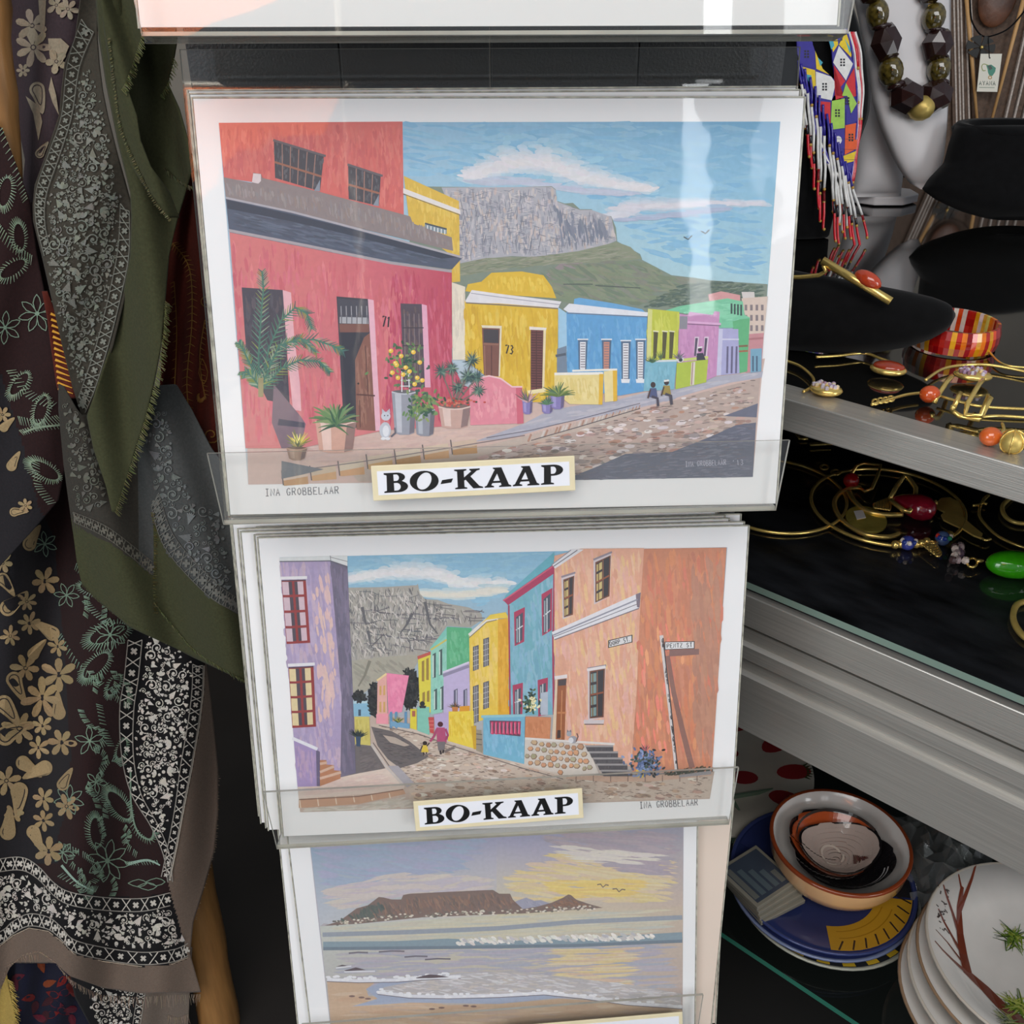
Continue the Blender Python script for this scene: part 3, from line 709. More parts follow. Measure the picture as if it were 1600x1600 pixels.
# pots and plants
def pot(x, y, wt, wb, h, c, hi):
    k.P([(x-wt,y),(x+wt,y),(x+wb,y+h-2),(x+wb*.5,y+h+1),(x-wb*.5,y+h+1),(x-wb,y+h-2)], c)
    k.P([(x-wt*.75,y+3),(x-wt*.25,y+3),(x-wb*.25,y+h-2),(x-wb*.75,y+h-3)], hi); k.P([(x+wt*.55,y+2),(x+wt,y+1),(x+wb,y+h-3),(x+wb*.5,y+h)], mixc(c, (60,50,60), .45)); k.E(x, y, wt, wt*.16, mixc(c, (40,34,34), .5)); k.S([(x-wt,y),(x-wt*.5,y+wt*.13),(x,y+wt*.17),(x+wt*.5,y+wt*.13),(x+wt,y)], 2, hi)
GR = [(60,98,66),(88,122,70),(44,78,62),(112,140,84)]
for pts, ln in (([(408,610),(404,560),(408,500),(412,450),(410,425)],26),([(410,606),(420,545),(440,500),(462,480),(480,490),(487,512)],24),([(412,604),(425,560),(450,535),(490,530),(520,540),(536,548)],24),
                ([(412,606),(440,575),(470,562),(500,565),(515,580)],20),([(404,606),(392,570),(380,545),(374,535)],18),([(406,604),(396,590),(384,580),(378,585)],16),([(410,600),(436,540),(470,528),(494,550)],18)):
    k.frond(pts, ln, [(66,112,96),(84,130,106),(126,140,74),(54,98,92),(140,158,130)], n=30, w=2.3)
k.S([(408,620),(408,590)], 8, (150,140,100))
pot(525, 658, 32, 26, 48, (206,160,142), (228,196,184)); k.tuft(524, 660, 20, 46, 8, [(70,110,76),(92,130,80),(54,90,66),(120,146,96)], 12, 168, .25); k.tuft(524,664,8,34,5,[(48,84,60),(84,120,76)],-35,215,.2)
k.tuft(466,695,14,24,4,[(206,190,70),(120,130,60),(226,214,110)],10,170); k.tuft(464,700,8,16,4,[(80,92,60),(150,140,80)],20,160); pot(464,700,16,12,18,(150,120,100),(170,140,120))
pot(632, 612, 20, 15, 66, (146,150,162), (186,190,200)); pot(664, 640, 16, 13, 40, (136,140,152), (170,176,186))
k.S([(628,612),(628,578)], 1.8, (220,224,226)); k.S([(640,612),(638,576)], 1.8, (220,224,226))
for y in (584,594,603): k.S([(626,y),(641,y)], 1.4, (220,224,226))
for i in range(90): k.E(632+random.gauss(2,15), 570+random.gauss(0,18), 3.6, 2.0, jit(random.choice(GR), 12), n=6, rot=random.uniform(0,3))
for x, y in ((611,548),(627,556),(646,550),(618,567),(634,574),(640,580),(622,590),(656,566),(613,582),(652,590),(660,594),(620,570),(648,600),(630,585)): k.E(x,y,3.8,3.6,(236,190,64),n=9); k.E(x-1,y-1,1.6,1.6,(246,226,140),n=7)
for i in range(120): k.E(664+random.gauss(0,13), 632+random.gauss(0,12), 4.4, 2.0, jit(random.choice(GR + [(130,150,80)]), 12), n=6, rot=random.uniform(0,3))
pot(710, 635, 25, 20, 33, (196,160,148), (222,196,186))
for x, y, r in ((738,562,16),(690,580,15),(706,575,13),(745,590,14),(716,605,14),(748,610,14),(730,588,15)):
    k.S([(710,632),(x,y)], 2.2, (120,104,96)); k.tuft(x, y, 22, r, 2.6, [(72,104,94),(52,82,78),(104,134,116),(40,66,66)], 0, 360)
for i in range(60): k.E(710+random.gauss(0,14), 628+random.gauss(0,3), 2.4, 1.6, jit(random.choice([(190,72,64),(60,80,60),(206,110,90)]), 10), n=6)
for x, y, w, h in ((824,626,8,20),(855,630,9,15),(871,616,11,22)): pot(x, y, w, w*.85, h, (128,118,176), (156,148,200))
k.tuft(824,628,14,22,3,[(150,100,130),(92,100,90),(206,160,170)],20,160); k.tuft(855,631,12,14,3.4,[(60,104,76),(90,130,84)],0,180); k.tuft(871,618,18,28,4.4,[(92,120,60),(140,150,80),(60,96,66)],5,175,.15)
# cat on the step
k.E(602,672,9,13,(188,194,204)); k.E(603,650,7.4,7,(196,202,212)); k.P([(597,646),(597,638),(602,643)], (180,184,196)); k.P([(604,643),(609,638),(610,646)], (180,184,196)); k.E(603,673,5,9,(220,224,230)); k.E(601,649,1,1.2,(60,60,70),n=6); k.E(606,649,1,1.2,(60,60,70),n=6); k.S([(611,682),(618,676),(617,668)], 3, (92,92,104)); k.E(599,685,4,2.4,(226,228,232)); k.E(606,685,4,2.4,(226,228,232))
k.text('INA GROBBELAAR', (1071,729), (1134,726), 8, 1.0, (176,176,190)); k.text("'13", (1145,727), (1161,726), 8, 1.0, (176,176,190))
k.m.build('printed_picture', M_INK, pr1)
k2 = Painter(fm); k2.text('INA GROBBELAAR', (415,775), (529,771), 11, 1.2, (110,110,116)); k2.m.build('signature', M_INK, pr1)

# ---------------------------------------------------------------- print 2: lavender house, peach corner house, lane to the mountain
pr2, fm = front_print(2, 0.0085, -0.0118, -0.1, 'art print of a lane between lavender, teal and peach corner houses', ch=.2900)
k = Painter(fm, wash=.13)
k.P([(437,871),(1136,855),(1109,1248),(469,1269)], None, [(132,184,212),(132,184,212),(190,170,156),(190,170,156)])
k.T([(540,870),(868,864),(800,925),(750,950),(655,910),(545,915)], 150, [(136,186,212),(150,194,214),(126,178,208)], 34, 8, -2, 10, 5)
k.cloud([(545,905,10),(600,896,16),(640,894,20),(680,896,20),(720,912,14),(790,912,12)], 380, 18, 22, 8, (226,226,226), (140,188,212), 2, 18)
k.cloud([(660,928,6),(720,930,8),(785,922,8)], 90, 6, 34, 6, (222,218,204), (176,204,214), 2, 6)
MT = [(543,918),(600,917),(651,914),(653,912),(656,927),(664,936),(684,937),(700,943),(733,949),(752,958),(754,968),(735,980),(698,978),(672,1014),(655,1030),(640,1056),(600,1052),(560,1090),(548,1090)]
k.P(MT, (162,158,148))
k.T(MT, 300, [(176,172,164),(148,146,140),(186,180,170),(134,132,130)], 15, 5, 86, 18, 7)
RK = [(544,920),(650,916),(656,930),(700,945),(750,960),(735,978),(698,976),(676,1005),(655,1022),(600,1026),(549,1030)]
for i in range(64):
    a = random.uniform(545, 745); b = random.uniform(918, 1022)
    if inside((a, b), RK): k.S([(a, b), (a + random.uniform(6, 26), b + random.uniform(-2, 4)), (a + 30, b + random.uniform(-3, 7))], 1.2, jit((96,96,100), 14))
k.T(RK, 300, [(84,84,90),(110,108,108),(72,72,80)], 10, 1.3, 88, 22, 8)
k.T(RK, 130, [(206,200,190),(196,190,186)], 11, 2.2, 70, 40, 8)
for pts in ([(566,948),(572,975),(590,970)],[(664,940),(672,975),(684,990)],[(644,958),(636,975),(625,990)],[(575,985),(580,1010),(600,990)]): k.S(pts, 5, (88,88,92), w2=1.5)
k.P([(549,1032),(600,1026),(655,1022),(653,1034),(640,1056),(604,1050),(572,1080),(552,1092)], (164,160,144)); k.T([(549,1034),(650,1025),(640,1054),(600,1052),(556,1088)], 70, [(150,148,132),(176,170,152),(138,136,124)], 30, 5, 40, 14, 6)
k.S([(578,1032),(570,1055),(560,1072)], 5, (120,118,104), w2=2)
# road ground
k.P([(553,1118),(580,1118),(700,1125),(760,1170),(940,1212),(1116,1205),(1109,1248),(469,1269),(465,1229)], (190,170,156))
RD = [(580,1132),(592,1132),(655,1142),(700,1160),(760,1180),(820,1196),(880,1212),(760,1232),(640,1230),(604,1190)]
RD2 = [(640,1230),(760,1216),(900,1212),(1000,1214),(1112,1208),(1109,1246),(800,1256),(640,1262)]
for R_, n_ in ((RD, 560), (RD2, 420)):
    k.P(R_, (196,178,162))
    for i in range(n_):
        x = random.uniform(580, 1110); y = random.uniform(1132, 1262)
        if inside((x, y), R_):
            sc = .4 + (y - 1130) / 120
            k.E(x, y, 6.5*sc*random.uniform(.6,1.2), 2.1*sc, jit(random.choice([(214,200,186),(186,156,134),(206,180,160),(160,132,116),(222,212,200)]), 10), n=8, rot=.08)
    k.T(R_, 240, [(118,98,88),(100,88,84),(140,116,100)], 8, 1.3, 4, 16, 8)
k.P([(580,1135),(612,1142),(640,1158),(670,1182),(652,1192),(625,1200),(606,1186),(590,1165)], (98,92,92)); k.T([(582,1138),(612,1146),(640,1160),(664,1182),(625,1196),(608,1184),(592,1162)], 110, [(80,76,78),(116,108,104),(70,66,70)], 12, 2, 8, 14, 7)
k.P([(598,1148),(618,1152),(640,1164),(632,1166),(610,1160)], (180,164,150))
k.P([(556,1162),(580,1165),(602,1200),(560,1210),(534,1215)], (104,98,98)); k.T([(558,1166),(578,1168),(598,1198),(562,1206)], 50, [(90,84,86),(120,112,110)], 16, 3, -10, 14, 6)
k.P([(465,1229),(560,1208),(604,1200),(632,1228),(630,1236),(467,1248)], (214,196,182)); k.T([(470,1230),(560,1212),(602,1204),(626,1228),(470,1244)], 90, [(224,206,194),(206,182,172),(216,190,178)], 30, 4, -8, 8, 6)
k.S([(580,1162),(604,1198),(630,1226)], 4, (196,186,178)); k.S([(583,1160),(608,1196),(634,1226)], 1.2, (96,88,88)); k.P([(606,1196),(622,1196),(648,1224),(636,1230)], (164,160,166))
k.P([(467,1248),(560,1243),(630,1232),(634,1240),(560,1256),(467,1262)], (190,146,116))
for i in range(6): x = 468 + i*28; k.S([(x, 1247 - i*1.6), (x + 2, 1262 - i*3)], 1.6, (226,206,182))
k.S([(467,1249),(560,1244),(630,1233)], 1.4, (120,90,78)); k.T([(470,1262),(560,1257),(640,1244),(660,1262),(470,1268)], 60, [(206,200,186),(176,166,152),(216,208,196)], 26, 4, -6, 14, 6)
k.S([(592,1130),(655,1143),(700,1158),(760,1176),(820,1195),(885,1212)], 4, (206,190,176)); k.S([(592,1133),(655,1147),(700,1163),(760,1182),(820,1201),(880,1217)], 1.3, (104,92,90))
k.S([(885,1212),(950,1217),(1020,1216),(1112,1207)], 9, (198,164,142)); k.S([(885,1207),(950,1211),(1020,1210),(1112,1202)], 1.3, (110,96,92))
for i in range(8): k.S([(900+i*27,1211),(900+i*27,1221)], 1.3, (120,96,86))
# lavender house on the left
LF = [(437,874),(516,874),(526,980),(534,1090),(532,1214),(498,1222),(465,1229)]
k.P(LF, (168,152,188)); k.T(LF, 300, [(178,162,198),(156,140,176),(190,170,196),(150,138,180),(204,176,186)], 30, 7, 86, 8, 7)
k.T([(486,900),(514,890),(528,1100),(500,1150)], 40, [(216,180,180),(222,190,176)], 24, 6, 86, 8, 6)
k.P([(516,874),(543,884),(552,1090),(556,1207),(532,1214),(534,1090)], (104,98,120)); k.T([(517,878),(542,888),(551,1090),(554,1204),(534,1210),(535,1090)], 120, [(116,108,132),(90,86,106),(128,118,144)], 30, 6, 87, 5, 6)
k.P([(437,871),(543,868),(543,884),(516,875),(437,877)], (220,224,222)); k.S([(437,877),(516,876),(543,886)], 1.6, (90,90,100)); k.S([(516,868),(517,875)], 1.2, (120,120,126)); k.S([(516,870),(543,877)], 1, (130,132,136))
for W, cur in (([(440,907),(478,906),(485,1004),(448,1006)], (206,180,190)), ([(451,1043),(490,1041),(494,1135),(457,1137)], (222,202,152))):
    (ax,ay),(bx,by),(cx,cy),(dx,dy) = W
    k.P(W, (140,48,48)); lp = lambda s_, t_: (ax+(bx-ax)*s_+((dx-ax)+((cx-bx)-(dx-ax))*s_)*t_, ay+(by-ay)*s_+((dy-ay)+((cy-by)-(dy-ay))*s_)*t_)
    for i in range(2):
        for j in range(4):
            q = [lp(.02+i*.5, .02+j*.245), lp(.42+i*.46, .02+j*.245), lp(.42+i*.46, .225+j*.245), lp(.02+i*.5, .225+j*.245)]
            k.P(q, (70,60,70)); k.P([q[0], (q[0][0]*.35+q[1][0]*.65, q[0][1]), (q[3][0]*.35+q[2][0]*.65, q[3][1]), q[3]] if i == 0 else [(q[0][0]*.65+q[1][0]*.35, q[0][1]), q[1], q[2], (q[3][0]*.65+q[2][0]*.35, q[3][1])], cur)
    k.S([(ax-1,ay-4),(bx+2,by-4)], 4.5, (226,226,228)); k.S([(ax,ay),(bx,by)], 1.6, (60,50,60))
k.P([(459,1155),(497,1172),(499,1228),(465,1229)], (158,138,184)); k.T([(461,1160),(495,1175),(497,1225),(467,1226)], 50, [(178,150,190),(140,124,172),(190,160,180)], 18, 4, 86, 8, 6); k.P([(494,1171),(500,1174),(500,1228),(495,1228)], (96,88,116)); k.S([(457,1153),(496,1170)], 5, (226,226,232))
k.P([(500,1187),(510,1187),(510,1194),(522,1195),(522,1203),(533,1204),(532,1216),(500,1228)], (176,118,84))
for pts in ([(500,1193),(511,1191)],[(500,1206),(522,1197)],[(500,1216),(533,1206)]): k.S(pts, 4, (206,170,146))
# far end of the lane
k.P([(552,1096),(580,1096),(579,1119),(553,1119)], (128,180,206)); k.P([(552,1094),(582,1094),(580,1098),(552,1099)], (176,206,216)); k.P([(560,1108),(564,1108),(564,1118),(560,1118)], (50,70,90))
for cx_, cy_, rx_, ry_, n_ in ((562,1088,10,8,70),(584,1092,8,26,170),(640,1076,15,32,230)):
    k.E(cx_, cy_, rx_*.9, ry_*.9, (30,30,32))
    for i in range(n_):
        a = random.uniform(0, 6.28); r_ = sqrt(random.random()); k.E(cx_+rx_*r_*cos(a), cy_+ry_*r_*sin(a), 4.5, 1.6, jit(random.choice([(28,30,32),(44,46,44),(18,20,22)]), 6), n=6, rot=random.uniform(0,3))
k.P([(554,1119),(577,1119),(579,1164),(555,1162)], (206,192,98)); k.T([(556,1122),(576,1122),(577,1160),(557,1160)], 20, [(216,204,116),(190,174,80)], 14, 4, 88, 6, 6)
k.tuft(560,1152,16,16,3,[(24,34,40),(40,52,50)],20,160); k.P([(556,1150),(564,1150),(563,1166),(557,1165)], (50,70,96))
k.P([(590,1062),(604,1051),(606,1130),(589,1129)], (226,168,156)); k.P([(604,1051),(639,1055),(628,1112),(607,1115)], (236,132,168)); k.T([(606,1054),(636,1057),(627,1110),(609,1112)], 40, [(244,150,180),(226,116,156)], 14, 5, 86, 8, 6)
k.S([(589,1063),(604,1052)], 3, (236,210,150))
for x in (593,599): k.P([(x,1072-x*.1+59),(x+3,1071-x*.1+59),(x+3,1085),(x,1086)], (206,160,90)); k.P([(x,1096),(x+3,1096),(x+3,1112),(x,1112)], (206,160,90))
k.P([(588,1115),(607,1114),(607,1131),(588,1130)], (236,150,164))
for x in (609,617,632): k.P([(x,1112),(x+4,1111),(x+4,1138),(x,1136)], (90,140,180))
k.P([(610,1126),(640,1130),(640,1138),(610,1134)], (110,160,194)); k.tuft(622,1128,10,10,2.4,[(150,150,60),(60,80,50)],20,160)
k.P([(653,1026),(673,1018),(673,1113),(656,1108)], (222,208,62)); k.P([(652,1025),(674,1017),(674,1022),(653,1030)], (190,80,70)); k.P([(672,1012),(698,980),(698,995),(673,1018)], (120,196,180))
k.P([(673,1016),(698,992),(698,1048),(691,1112),(673,1116)], (140,204,184)); k.T([(674,1020),(697,996),(697,1046),(690,1108),(675,1110)], 40, [(156,214,196),(122,190,170)], 14, 5, 86, 8, 6); k.S([(673,1015),(698,999)], 2.6, (206,190,90))
k.P([(698,979),(737,981),(733,1036),(698,1048)], (82,172,120)); k.T([(700,982),(735,984),(732,1032),(700,1044)], 50, [(96,184,134),(66,156,104),(120,196,150)], 14, 5, 86, 6, 6)
for x, y0, y1 in ((676,1022,1058),(686,1016,1054),(678,1078,1108),(688,1074,1108)): k.P([(x,y0),(x+5,y0-3),(x+5,y1),(x,y1+1)], (60,80,80)); k.P([(x,y0+2),(x+2,y0+1),(x+2,y1),(x,y1)], (196,216,206))
for x, y0, y1 in ((659,1033,1064),(666,1029,1062),(660,1082,1096),(667,1080,1096)): k.P([(x,y0),(x+4,y0-2),(x+4,y1),(x,y1)], (150,120,50))
k.P([(693,1051),(733,1035),(735,1112),(701,1124),(693,1112)], (190,176,214)); k.S([(692,1055),(733,1040)], 5, (140,132,160)); k.S([(692,1050),(733,1034)], 2.6, (216,210,230))
for x in (709,724): k.P([(x,1078),(x+6,1075),(x+6,1108),(x,1108)], (86,84,110)); k.P([(x+3,1078),(x+5,1077),(x+5,1106),(x+3,1106)], (170,170,190))
k.P([(733,992),(760,968),(778,966),(778,1118),(735,1130)], (232,198,70)); k.T([(735,996),(760,972),(777,968),(776,1114),(737,1124)], 90, [(242,212,96),(222,182,44),(240,206,120)], 24, 6, 87, 6, 6)
k.P([(778,967),(795,965),(797,1118),(778,1118)], (226,168,44)); k.T([(779,970),(794,968),(796,1114),(780,1114)], 50, [(236,182,60),(212,150,30)], 24, 5, 88, 5, 6)
k.S([(733,992),(760,968),(778,965)], 5, (226,222,214)); k.S([(733,996),(760,972),(776,968)], 1.2, (110,100,90)); k.P([(747,978),(766,960),(790,956),(795,965),(776,966),(760,968)], (232,200,70))
for x, y0, y1 in ((739,1010,1048),(755,998,1042),(739,1072,1130),(755,1066,1108)):
    k.P([(x,y0),(x+9,y0-3),(x+9,y1-3),(x,y1)], (82,82,90))
    for i in range(1, 3): k.S([(x+3*i,y0),(x+3*i,y1-2)], .9, (190,190,190))
    for i in range(1, 5): k.S([(x,y0+(y1-y0)*i/5),(x+9,y0+(y1-y0)*i/5-3)], .9, (190,190,190))
k.P([(701,1111),(740,1110),(741,1169),(700,1157)], (236,208,66)); k.T([(703,1114),(738,1114),(738,1162),(703,1154)], 50, [(244,220,96),(224,186,40)], 16, 5, 86, 8, 6); k.P([(736,1134),(744,1133),(744,1170),(740,1170)], (206,160,40))
k.P([(744,1140),(752,1140),(754,1176),(744,1172)], (150,140,120))
for y in (1146,1154,1162): k.S([(744,y),(753,y+1)], 1.4, (90,84,80))
k.tuft(711,1106,14,12,2.4,[(60,50,50),(110,70,50),(70,96,60)],10,170); k.P([(706,1104),(716,1104),(715,1111),(707,1111)], (196,120,60)); k.P([(718,1103),(734,1102),(734,1110),(718,1111)], (222,150,40))
k.P([(652,1104),(671,1104),(671,1148),(652,1141)], (126,196,176)); k.P([(641,1107),(651,1107),(651,1140),(641,1137)], (224,206,58)); k.P([(644,1110),(649,1110),(649,1119),(644,1119)], (170,90,70))
k.P([(669,1120),(678,1120),(678,1146),(672,1144)], (196,70,70)); k.P([(678,1116),(701,1112),(701,1150),(680,1144)], (186,168,210)); k.E(660,1099,4,4,(30,30,34)); k.P([(655,1102),(666,1102),(665,1106),(656,1106)], (36,36,40))
for y in (1126,1132,1138): k.S([(670,y),(678,y)], 1.4, (226,120,110))
# woman and child
k.E(688,1131,4.4,4.2,(70,30,34)); k.P([(682,1136),(695,1136),(698,1160),(683,1160)], (176,70,110)); k.P([(683,1158),(696,1158),(694,1172),(685,1172)], (110,104,106)); k.S([(683,1138),(678,1150),(672,1158)], 3.6, (168,64,104)); k.S([(696,1138),(700,1148),(696,1156)], 3.4, (160,60,100)); k.S([(688,1172),(689,1178)], 3, (40,34,36)); k.S([(693,1171),(692,1176)], 2.6, (40,34,36)); k.P([(695,1176),(712,1168),(708,1166),(694,1172)], (116,104,98))
k.E(664,1161,3.6,3.4,(36,26,26)); k.P([(661,1164),(667,1164),(670,1175),(658,1175)], (222,190,60)); k.S([(662,1175),(662,1181)], 2, (36,26,26)); k.S([(666,1175),(667,1181)], 2, (36,26,26)); k.S([(667,1165),(671,1160)], 1.8, (40,30,30)); k.S([(660,1165),(657,1172)], 1.8, (40,30,30)); k.P([(662,1182),(676,1177),(672,1176),(662,1179)], (116,104,98))
# teal house
k.P([(790,930),(866,862),(868,884),(787,938)], (96,170,186)); TL = [(794,944),(866,892),(866,1116),(797,1118)]
k.P(TL, (112,172,190)); k.T(TL, 190, [(126,184,200),(98,158,178),(140,180,214),(92,164,172),(150,190,206)], 28, 7, 86, 8, 7)
k.P([(786,937),(864,882),(869,893),(794,945)], (166,52,86)); k.S([(786,938),(864,884)], 2, (206,90,116)); k.S([(795,945),(797,1118)], 2.4, (160,50,80)); k.S([(866,892),(864,1000),(865,1116)], 3, (160,50,80))
for x, y0, y1, dy in ((806,958,1006,-6),(849,930,990,-8),(804,1072,1118,-2),(843,1064,1116,-2)):
    w_ = 14 if y0 < 1050 else 13
    k.P([(x-3,y0-2),(x+w_,y0+dy-4),(x+w_-1,y1+dy+2),(x-2,y1+3)], (170,54,84)); k.P([(x,y0+6),(x+w_-3,y0+dy+4),(x+w_-4,y1+dy-1),(x,y1)], (70,78,92))
    k.S([(x+(w_-3)/2,y0+4),(x+(w_-3)/2,y1-3)], 1.4, (216,222,226)); k.S([(x,(y0+y1)/2+2),(x+w_-3,(y0+y1)/2+dy+1)], 1.6, (216,222,226)); k.S([(x+2,y0+8),(x+2,y1-3)], 2, (150,164,172))
k.P([(845,1082),(856,1080),(856,1116),(845,1117)], (176,186,200))
for i in range(80): k.E(829+random.gauss(0,5), 1100+random.gauss(0,9), 3, 1.7, jit(random.choice([(50,76,54),(34,52,44),(236,220,150),(90,110,60),(240,230,180)]), 10), n=6, rot=random.uniform(0,3))
# peach corner house
PL = [(866,868),(908,857),(1006,856),(1000,950),(994,1090),(986,1196),(937,1200),(914,1162),(867,1156)]
k.P(PL, (226,168,140)); k.T(PL, 420, [(232,180,152),(218,152,122),(236,196,160),(226,170,160),(238,206,130),(212,146,120),(230,176,176)], 30, 7, 86, 8, 8)
PRR = [(1006,857),(1135,855),(1112,1206),(986,1206),(994,1090),(1000,950)]
k.P(PRR, (202,132,100)); k.T(PRR, 420, [(212,142,106),(190,120,92),(222,132,92),(206,140,112),(226,150,96),(182,118,96),(216,116,98)], 34, 8, 87, 6, 8)
k.T([(1080,870),(1133,860),(1111,1190),(1086,1190)], 90, [(186,130,106),(176,124,102),(196,140,112)], 40, 9, 87, 5, 6)
k.T([(1000,980),(1070,960),(1060,1180),(992,1190)], 26, [(238,150,130),(244,120,110),(236,176,110)], 24, 6, 86, 6, 6)
k.P([(862,881),(892,858),(912,858),(867,888)], (224,224,228)); k.S([(864,885),(902,859)], 1.4, (100,100,110)); k.S([(862,882),(892,859)], 1.2, (120,120,130))
k.P([(862,987),(1000,925),(999,949),(866,999)], (226,226,232)); k.P([(993,928),(1001,925),(999,949),(995,948)], (120,108,120)); k.S([(864,992),(996,936)], 2.2, (140,142,156)); k.S([(866,999),(998,950)], 1.6, (116,108,116)); k.S([(864,995),(996,943)], 1.0, (90,90,100))
for W in ([(880,905),(897,899),(895,960),(881,964)], [(930,878),(954,867),(952,931),(930,941)], [(921,1048),(945,1044),(943,1120),(921,1122)]):
    (ax,ay),(bx,by),(cx,cy),(dx,dy) = W
    k.P([(ax-3,ay-3),(bx+1,by-4),(cx,cy),(dx-2,dy+3)], (206,196,200)); k.P(W, (110,66,48)); k.P([(ax+2,ay+2),(bx-2,by+2),(cx-2,cy-2),(dx+2,dy-2)], (52,50,54))
    lp = lambda s_, t_: (ax+2+(bx-ax-4)*s_, ay+(dy-ay)*t_ + (by-ay)*s_)
    for j in range(4): k.P([lp(0,.06+j*.24), lp(.42,.06+j*.24), lp(.42,.24+j*.24), lp(0,.24+j*.24)], (206,184,120) if W[0][1] < 1000 else (120,150,150)); k.P([lp(.1,.06+j*.24), lp(.2,.06+j*.24), lp(.2,.24+j*.24), lp(.1,.24+j*.24)], (120,96,60))
    k.S([lp(.5,.03), lp(.5,.97)], 1.2, (150,96,70)); k.S([lp(0,.5), lp(1,.5)], 2.6, (140,78,54)); k.S([(ax-3,ay-4),(bx+2,by-5)], 3, (140,130,140))
k.S([(917,1046),(946,1041)], 4, (226,222,222)); k.P([(912,1124),(944,1124),(943,1130),(912,1130)], (206,198,200)); k.S([(913,1131),(943,1131)], 1.4, (80,70,72))
k.P([(866,1056),(886,1053),(886,1059),(867,1061)], (226,220,220)); k.P([(868,1061),(872,1060),(868,1156),(862,1156)], (222,198,170)); k.P([(871,1061),(885,1059),(882,1157),(868,1156)], (150,84,50)); k.P([(872,1062),(885,1060),(884,1070),(872,1071)], (70,62,64)); k.S([(878,1078),(876,1154)], 1.6, (196,130,84)); k.S([(871,1113),(884,1113)], 3, (190,120,74)); k.P([(871,1140),(876,1140),(876,1152),(870,1153)], (60,44,40))
k.P([(950,1000),(988,991),(988,1003),(950,1012)], (40,40,44)); k.P([(951.5,1001),(986.5,992.5),(986.5,1002),(951.5,1010.5)], (226,226,226)); k.text('DORP ST.', (953.5,1008.5), (986,1000.5), 6.4, 1.1, (40,40,44))
k.P([(1046,1015),(1092,1013),(1092,1022),(1045,1025)], (132,98,92)); k.P([(1038,1002),(1085,1001),(1085,1013),(1038,1015)], (40,40,44)); k.P([(1039.3,1003),(1083.7,1002.2),(1083.7,1012),(1039.3,1013.8)], (228,228,228)); k.text('PENTZ ST', (1042,1011.8), (1081,1010.2), 6.6, 1.1, (40,40,44))
k.S([(1043,1024),(1052,1080),(1066,1140),(1081,1199)], 6.5, (138,98,88), w2=9)
k.S([(1033,992),(1041,1060),(1050,1140),(1057,1208)], 6, (214,208,206), w2=5)
k.S([(1035.5,996),(1043,1060),(1052,1140),(1059,1206)], 1.8, (52,48,50))
for i in range(34): t = random.random(); x = 1034 + 23*t; k.S([(x + random.uniform(-1,1.5), 996+205*t),(x + random.uniform(-1,1.5) + .5, 1001+205*t)], 1.6, random.choice([(60,56,58),(120,116,116),(90,84,84)]))
k.T([(1030,1206),(1060,1200),(1100,1195),(1114,1196),(1112,1206),(1040,1212)], 80, [(50,56,44),(70,76,56),(36,40,36)], 9, 2.4, -50, 40, 8); k.P([(1060,1210),(1111,1203),(1111,1209),(1062,1214)], (150,146,148))
# low walls, stone wall, steps
k.P([(755,1120),(820,1119),(819,1193),(755,1178)], (112,178,206)); k.T([(757,1124),(818,1122),(817,1186),(757,1174)], 60, [(126,190,214),(96,164,196),(140,190,222)], 20, 6, 86, 8, 6); k.S([(752,1119),(821,1117)], 4, (140,196,210)); k.P([(765,1125),(814,1126),(813,1150),(766,1145)], (96,60,80))
for i in range(8): x = 769 + i*6; k.P([(x-2,1127),(x+2,1127),(x+1.2,1136),(x+2.4,1147),(x-2.4,1146),(x-1.2,1136)], (206,60,100)); k.S([(x-1,1129),(x-1,1145)], .9, (240,150,180))
k.P([(821,1119),(861,1120),(859,1156),(820,1154)], (204,130,88)); k.T([(823,1122),(859,1123),(857,1152),(823,1150)], 26, [(214,142,98),(190,116,76)], 14, 5, 86, 6, 6)
SW = [(820,1154),(914,1162),(926,1185),(937,1211),(880,1210),(819,1194)]
k.P(SW, (206,198,188))
for i in range(11):
    for j in range(5):
        x = 825 + i*10.2 + (j % 2)*5 + random.uniform(-1.5,1.5); y = 1160 + j*10.5 + i*.9 + random.uniform(-1.5,1.5)
        if inside((x-4, y), SW) and inside((x+4, y+3), SW):
            r_ = random.uniform(.85, 1.2); q = [(x+5.2*r_*cos(a)*random.uniform(.8,1.1), y+4.6*r_*sin(a)*random.uniform(.8,1.1)) for a in [m_*1.05 for m_ in range(6)]]
            k.P(q, (128,100,80)); k.P([((a-x)*.78+x-.4, (b-y)*.78+y-.5) for a, b in q], jit(random.choice([(196,166,128),(176,132,100),(168,160,128),(206,150,110)]), 10))
k.S([(820,1153),(880,1157),(960,1162)], 3.5, (222,216,210))
for i in range(5):
    x = 914 + i*6.2; y = 1164 + i*9.6; k.P([(x,y),(958+i*7.4,y),(958+i*7.4,y+9.6),(x+4,y+9.6)], (74,72,76)); k.S([(x,y+1),(958+i*7.4,y+1)], 3, (150,146,146)); k.T([(x+1,y+3),(956+i*7.4,y+3),(956+i*7.4,y+9),(x+3,y+9)], 14, [(54,52,58),(98,94,96)], 8, 2.4, 86, 30, 6)
k.E(895,1155,7,6,(150,152,160)); k.E(889,1146,4,4,(160,164,172)); k.P([(885.5,1144),(886,1139),(889,1142)], (120,122,130)); k.P([(889,1142),(892,1139),(893,1144)], (120,122,130)); k.E(892,1156,4,4.5,(216,218,222)); k.S([(900,1158),(903,1150),(901,1145)], 2, (110,80,70))
k.P([(993,1202),(1008,1202),(1005,1214),(996,1214)], (232,196,60))
